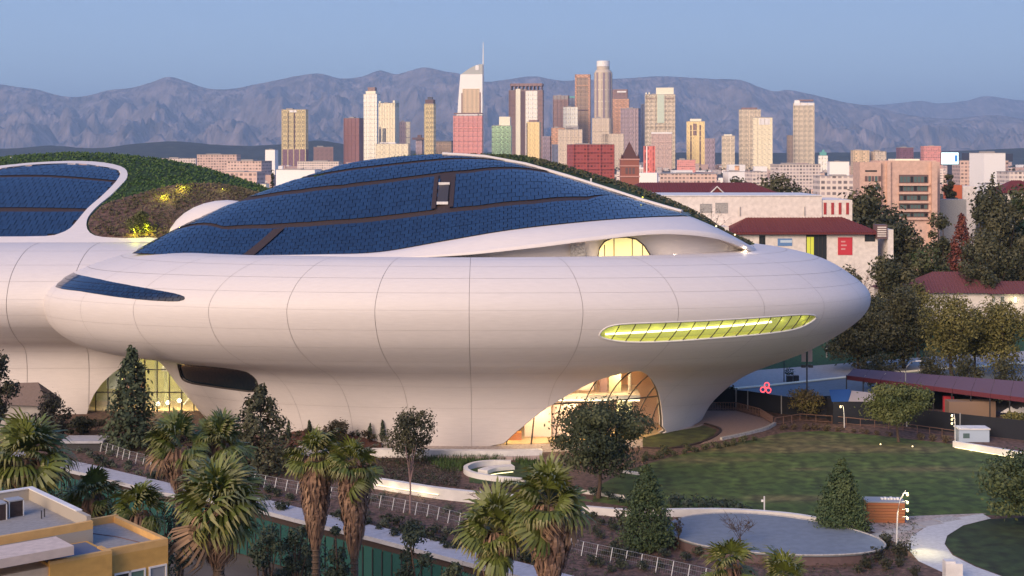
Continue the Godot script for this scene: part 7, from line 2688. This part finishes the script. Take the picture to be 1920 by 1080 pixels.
# ---------------------------------------------------------------- the near edge: glass-fronted base of the garden, palms, the ochre house
func foreground() -> void:
	# roof edge of the low building under the garden, and its green glass front
	var t := thing("glass_front", "long low building with a pale roof edge and green glass front", "building")
	var edge := on_ground([[-200, 822], [-60, 842], [130, 882], [310, 926], [450, 947], [560, 976], [700, 1010], [830, 1044], [960, 1078], [1100, 1116], [1300, 1170]], 0.0)
	for i in edge.size() - 1:
		var a: Vector3 = edge[i]
		var b: Vector3 = edge[i + 1]
		var dir := (b - a).normalized()
		var out := Vector3.UP.cross(dir) * -1.0
		out = out if out.z > 0.0 else -out
		var deep := 2.6
		var m := MB.new()
		var q := [a + out * 0.5, b + out * 0.5, b - out * deep, a - out * deep]
		for k in 4:
			q[k].y = 0.30
		m.quad(q[0], q[3], q[2], q[1])
		m.quad(q[0] + Vector3(0, -0.40, 0), q[0], q[1], q[1] + Vector3(0, -0.40, 0))
		m.quad(q[0] + Vector3(0, -0.40, 0), q[1] + Vector3(0, -0.40, 0), q[2] + Vector3(0, -0.5, 0), q[3] + Vector3(0, -0.5, 0))
		m.quad(q[3], q[3] + Vector3(0, -0.5, 0), q[2] + Vector3(0, -0.5, 0), q[2])
		part("roof_edge", m.mesh(), mottled(mat("lilac_concrete", 0.42, 0.42, 0.46, 0.75), M.white.albedo_texture, 4.0) if not M.has("lilac_concrete") else M.lilac_concrete, t)
		m = MB.new()
		m.quad(a + Vector3(0, -0.8, 0) + out * 0.1, a + Vector3(0, -0.25, 0) + out * 0.1, b + Vector3(0, -0.25, 0) + out * 0.1, b + Vector3(0, -0.8, 0) + out * 0.1)
		part("fascia", m.mesh(), M.brown_gutter, t)
		var n := int(a.distance_to(b) / 1.35) + 1
		for k in n:
			var p := a.lerp(b, float(k) / n) + out * 0.06
			var r := a.lerp(b, (k + 1.0) / n) + out * 0.06
			m = MB.new()
			m.quad(p + Vector3(0, -4.95, 0) + dir * 0.06, p + Vector3(0, -0.8, 0) + dir * 0.06, r + Vector3(0, -0.8, 0) - dir * 0.06, r + Vector3(0, -4.95, 0) - dir * 0.06)
			part("glass_pane", m.mesh(), [mat("teal_glass", 0.022, 0.080, 0.075, 0.12), mat("teal_glass_pale", 0.035, 0.115, 0.10, 0.14)][(k * 2 + i) % 2] if not M.has("teal_glass_pale") else [M.teal_glass, M.teal_glass_pale][(k * 2 + i) % 2], t)
			m = MB.new()
			m.tube([p + Vector3(0, -5, 0) + out * 0.05, p + Vector3(0, -1.0, 0) + out * 0.05], [0.075], 4)
			part("mullion", m.mesh(), M.dark_steel, t)
	# flat pavilion roof and a brown roof at the left
	var lp := thing("flat_pavilion", "small flat pale roof slab on the far left bed behind the big palm", "pavilion", ground(160, 842))
	part("slab", box_mesh(Vector3(-2.6, 1.0, -2.0), Vector3(2.6, 1.3, 1.6)), M.lilac_concrete, lp)
	part("body", box_mesh(Vector3(-2.4, 0, -1.8), Vector3(2.4, 1.0, 1.3)), M.dark_steel, lp)
	var c := at(58, 722, 186.0)
	var br := thing("brown_roofed_hut", "small building with a dull brown pitched roof at the far left", "building", Vector3(c.x, 0, c.z))
	part("wall", box_mesh(Vector3(-3.6, 0, -3), Vector3(2.2, c.y - 2.2, 1.5)), M.sidewalk, br)
	var rm := MB.new()
	var y := c.y - 2.2
	rm.quad(Vector3(-4.6, y + 0.1, 2.2), Vector3(-3.2, y + 2.3, -1), Vector3(0.6, y + 2.4, -1), Vector3(2.9, y - 0.2, 2.2))
	rm.tri(Vector3(2.9, y - 0.2, 2.2), Vector3(0.6, y + 2.4, -1), Vector3(2.9, y - 0.2, -3.6))
	rm.quad(Vector3(-4.6, y, -3.6), Vector3(2.9, y - 0.2, -3.6), Vector3(0.6, y + 2.4, -1), Vector3(-3.2, y + 2.3, -1))
	rm.quad(Vector3(-4.6, y + 0.1, 2.2), Vector3(2.9, y - 0.2, 2.2), Vector3(2.9, y - 0.2, -3.6), Vector3(-4.6, y, -3.6))
	part("roof", rm.mesh(), mottled(mat("dun_roof", 0.20, 0.145, 0.12, 0.9), M.white.albedo_texture, 2.0), br)
	structure("street", flat([Vector3(-120, 0, -140), Vector3(60, 0, -95), Vector3(60, 0, -70), Vector3(-120, 0, -110)], -4.98), M.asphalt_blue)
	# palms: x as seen, depth, height of the crown as seen, size, skirt
	for r in [
		["big fan palm at the left edge above the ochre house", 52, 104, 858, 2.05, 1.2, 56, 1.0],
		["small bright fan palm behind the ochre house's parapet", 176, 108, 930, 1.35, 0.6, 34, 1.0],
		["low dark fan palm right of the small bright one", 262, 104, 962, 1.55, 0.8, 36, 1.0],
		["fan palm with a ragged skirt, left of the pair behind the largest palm", 335, 120, 838, 1.75, 2.6, 44, 1.0],
		["fan palm right of the pair behind the largest palm", 412, 122, 832, 1.65, 2.4, 44, 1.0],
		["largest fan palm with tangled dead fronds, right of the ochre house", 410, 88, 955, 1.95, 2.4, 62, 1.0],
		["left one of the twin palms with bare trunks before the glass front", 592, 104, 856, 1.38, 5.6, 40, 1.0],
		["right one of the twin palms with bare trunks before the glass front", 664, 102, 874, 1.35, 5.4, 40, 1.0],
		["drooping fan palm left of the tall middle palm", 930, 92, 998, 1.5, 2.2, 48, 1.0],
		["tall middle fan palm with a pale dead skirt, before the lawn wall", 1030, 90, 946, 1.75, 4.4, 56, 1.0],
		["short yellow-green palm crown at the bottom edge below the oval terrace", 1368, 84, 1064, 1.22, 0.5, 30, 1.0],
		["palm crown cut by the bottom edge, rightmost of the palms", 1468, 82, 1090, 1.2, 0.5, 32, 1.0]]:
		var p := at(r[1], r[3], r[2])
		palm(r[0], Vector3(p.x, -5.0, p.z), p.y + 5.0, r[4] * 0.74, r[5], r[6], r[7], 0.45 if r[4] > 1.5 else 0.25)
	var dk := Color(0.022, 0.036, 0.024)
	for r in [["dark street tree under the big left palm", 110, 112, 900, 60], ["dark street tree between the left palms, before the roof edge", 225, 108, 925, 46], ["dark street tree behind the largest palm's left side", 318, 106, 940, 50], ["dark street tree right of the largest palm", 498, 108, 962, 46], ["dark bushy street tree between the twin palms", 628, 100, 975, 36], ["dark street tree between twin palms and the drooping palm", 770, 104, 972, 46], ["dark leafy street tree at the glass front, right of the largest palm", 555, 110, 958, 46], ["grey-green street tree left of the drooping palm", 850, 98, 1010, 40], ["dark street bush under the bottom-edge palm crowns", 1300, 86, 1066, 36]]:
		var p := at(r[1], r[3], r[2])
		tree("street_tree", r[0], Vector3(p.x, -5, p.z), p.y + 5.0, r[4] / F * float(r[2]), 0.3, dk, Color(0.055, 0.068, 0.036), 2400, 0.27, "", 12)
	house()


func house() -> void:
	mottled(mat("ochre", 0.60, 0.34, 0.09, 0.85), M.white.albedo_texture, 3.0)
	mottled(mat("ochre_trim", 0.66, 0.39, 0.14, 0.85), M.white.albedo_texture, 3.0)
	mottled(mat("sand_plaster", 0.60, 0.47, 0.33, 0.85), M.white.albedo_texture, 3.0)
	mottled(mat("roof_felt", 0.30, 0.285, 0.275, 0.9), M.white.albedo_texture, 2.2)
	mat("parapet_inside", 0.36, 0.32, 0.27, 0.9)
	mat("blue_felt", 0.12, 0.14, 0.20, 0.9)
	# local axes: +x along the front, to the right and away; -z to the back left
	var t := thing("ochre_house", "ochre flat-roofed apartment house with parapets, cut by the bottom left corner", "building", Vector3(-20.4, 0, -84.9), 0.693)
	var h := 13.3
	part("wall", box_mesh(Vector3(-3.75, -5, -7), Vector3(0, h - 0.4, 0)), M.ochre, t)
	part("front_bay", box_mesh(Vector3(-7.4, -5, -5), Vector3(-3.75, h - 0.1, 0.55)), M.ochre, t)
	part("sand_bay", box_mesh(Vector3(-22, -5, -5), Vector3(-7.4, h - 0.25, 0.35)), M.sand_plaster, t)
	part("rear_wall", box_mesh(Vector3(-22, -5, -7), Vector3(-3.75, h - 0.45, -5)), M.ochre, t)
	# lower roof with its parapets
	part("lower_roof", box_mesh(Vector3(-7.4, h - 0.42, -7), Vector3(-0.3, h - 0.38, -0.3)), M.roof_felt, t)
	part("blue_roof_patch", box_mesh(Vector3(-7.3, h - 0.1, -2.6), Vector3(-4.0, h - 0.06, 0.3)), M.blue_felt, t)
	part("parapet", box_mesh(Vector3(-3.75, h - 0.4, -0.28), Vector3(0.0, h, 0.0)), M.ochre_trim, t)
	part("parapet", box_mesh(Vector3(-0.28, h - 0.4, -7.2), Vector3(0.0, h, -0.28)), M.ochre_trim, t)
	part("parapet", box_mesh(Vector3(-7.4, h - 0.1, 0.27), Vector3(-3.75, h + 0.08, 0.55)), M.ochre_trim, t)
	part("parapet", box_mesh(Vector3(-4.03, h - 0.1, -0.9), Vector3(-3.75, h + 0.05, 0.27)), M.ochre_trim, t)
	part("parapet", box_mesh(Vector3(-3.4, h - 0.4, -7.25), Vector3(0, h + 0.05, -6.97)), M.ochre_trim, t)
	# upper roof
	var u := 14.6
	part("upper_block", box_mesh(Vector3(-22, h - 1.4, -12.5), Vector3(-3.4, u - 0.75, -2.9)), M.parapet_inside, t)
	part("upper_roof", box_mesh(Vector3(-22, u - 0.75, -12.3), Vector3(-3.6, u - 0.70, -3.1)), M.roof_felt, t)
	part("upper_parapet", box_mesh(Vector3(-22, u - 0.75, -3.18), Vector3(-3.4, u - 0.28, -2.9)), M.ochre_trim, t)
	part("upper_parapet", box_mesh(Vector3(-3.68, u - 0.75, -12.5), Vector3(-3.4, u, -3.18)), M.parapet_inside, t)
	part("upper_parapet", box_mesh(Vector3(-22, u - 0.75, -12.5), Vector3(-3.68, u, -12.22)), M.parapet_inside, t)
	part("parapet_cap", box_mesh(Vector3(-3.72, u, -12.54), Vector3(-3.34, u + 0.07, -4.6)), M.white, t)
	part("parapet_cap", box_mesh(Vector3(-22, u, -12.54), Vector3(-3.72, u + 0.07, -12.16)), M.white, t)
	part("canopy_slab", box_mesh(Vector3(-22, h + 0.35, -1.6), Vector3(-6.2, h + 0.85, 1.0)), mottled(mat("warm_plaster", 0.62, 0.50, 0.43, 0.85), M.white.albedo_texture, 3.0), t)
	part("canopy_post", box_mesh(Vector3(-12, h - 0.4, -1.2), Vector3(-11.4, h + 0.35, -0.6)), M.sand_plaster, t)
	# windows in the right-hand front face
	for w in [[-3.3, -2.45, 0], [-2.41, -1.55, 1], [-1.15, -0.2, 2]]:
		var lo := Vector3(w[0], h - 3.4, 0.0)
		var hi := Vector3(w[1], h - 1.55, 0.0)
		window_part(t, lo, hi, [M.window_dark, mat("curtain_green", 0.10, 0.17, 0.13, 0.4), mat("curtain_grey", 0.24, 0.24, 0.25, 0.5)][w[2]], M.white, 0)
	for w in [[-3.3, -2.45], [-1.6, -0.6]]:
		window_part(t, Vector3(w[0], h - 6.8, 0.0), Vector3(w[1], h - 4.9, 0.0), M.window_dark, M.white, 0)
	# machines on the roofs
	for k in 2:
		var x := -5.9 - k * 1.15
		var ac := part("cooling_unit", box_mesh(Vector3(-0.42, 0, -0.42), Vector3(0.42, 0.95, 0.42)), M.brown_gutter, t, Vector3(x, u - 0.70, -8.9 + k * 0.3))
		part("unit_lid", box_mesh(Vector3(-0.46, 0.95, -0.46), Vector3(0.46, 1.03, 0.46)), M.grey_steel, ac)
		for s in [-0.44, 0.44]:
			part("corner_post", box_mesh(Vector3(s - 0.03, 0, 0.40), Vector3(s + 0.03, 0.95, 0.46)), M.white_steel, ac)
	var v := MB.new()
	v.lathe(Vector3(-4.2, h - 0.38, -4.2), [[0.42, 0.0], [0.42, 0.12], [0.30, 0.22], [0.02, 0.26]], 14)
	part("roof_vent", v.mesh(), M.grey_steel, t)
	var d := MB.new()
	d.lathe(Vector3(-5.6, h - 0.38, -2.0), [[0.26, 0.0], [0.26, 0.5], [0.02, 0.52]], 10)
	part("roof_drum", d.mesh(), M.window_teal, t)
	var pp := MB.new()
	for q in [Vector3(-4.9, u - 0.7, -7.0), Vector3(-4.6, u - 0.7, -7.3)]:
		pp.tube([q, q + Vector3(0, 0.5, 0)], [0.04], 5)
	part("vent_pipe", pp.mesh(), M.dark_steel, t)
	var cable := MB.new()
	cable.tube([Vector3(-3.2, h - 0.36, -5.8), Vector3(-2.4, h - 0.36, -5.2), Vector3(-1.6, h - 0.36, -3.6), Vector3(-1.0, h - 0.36, -1.2)], [0.03], 4)
	part("roof_cable", cable.mesh(), M.slate_brown, t)
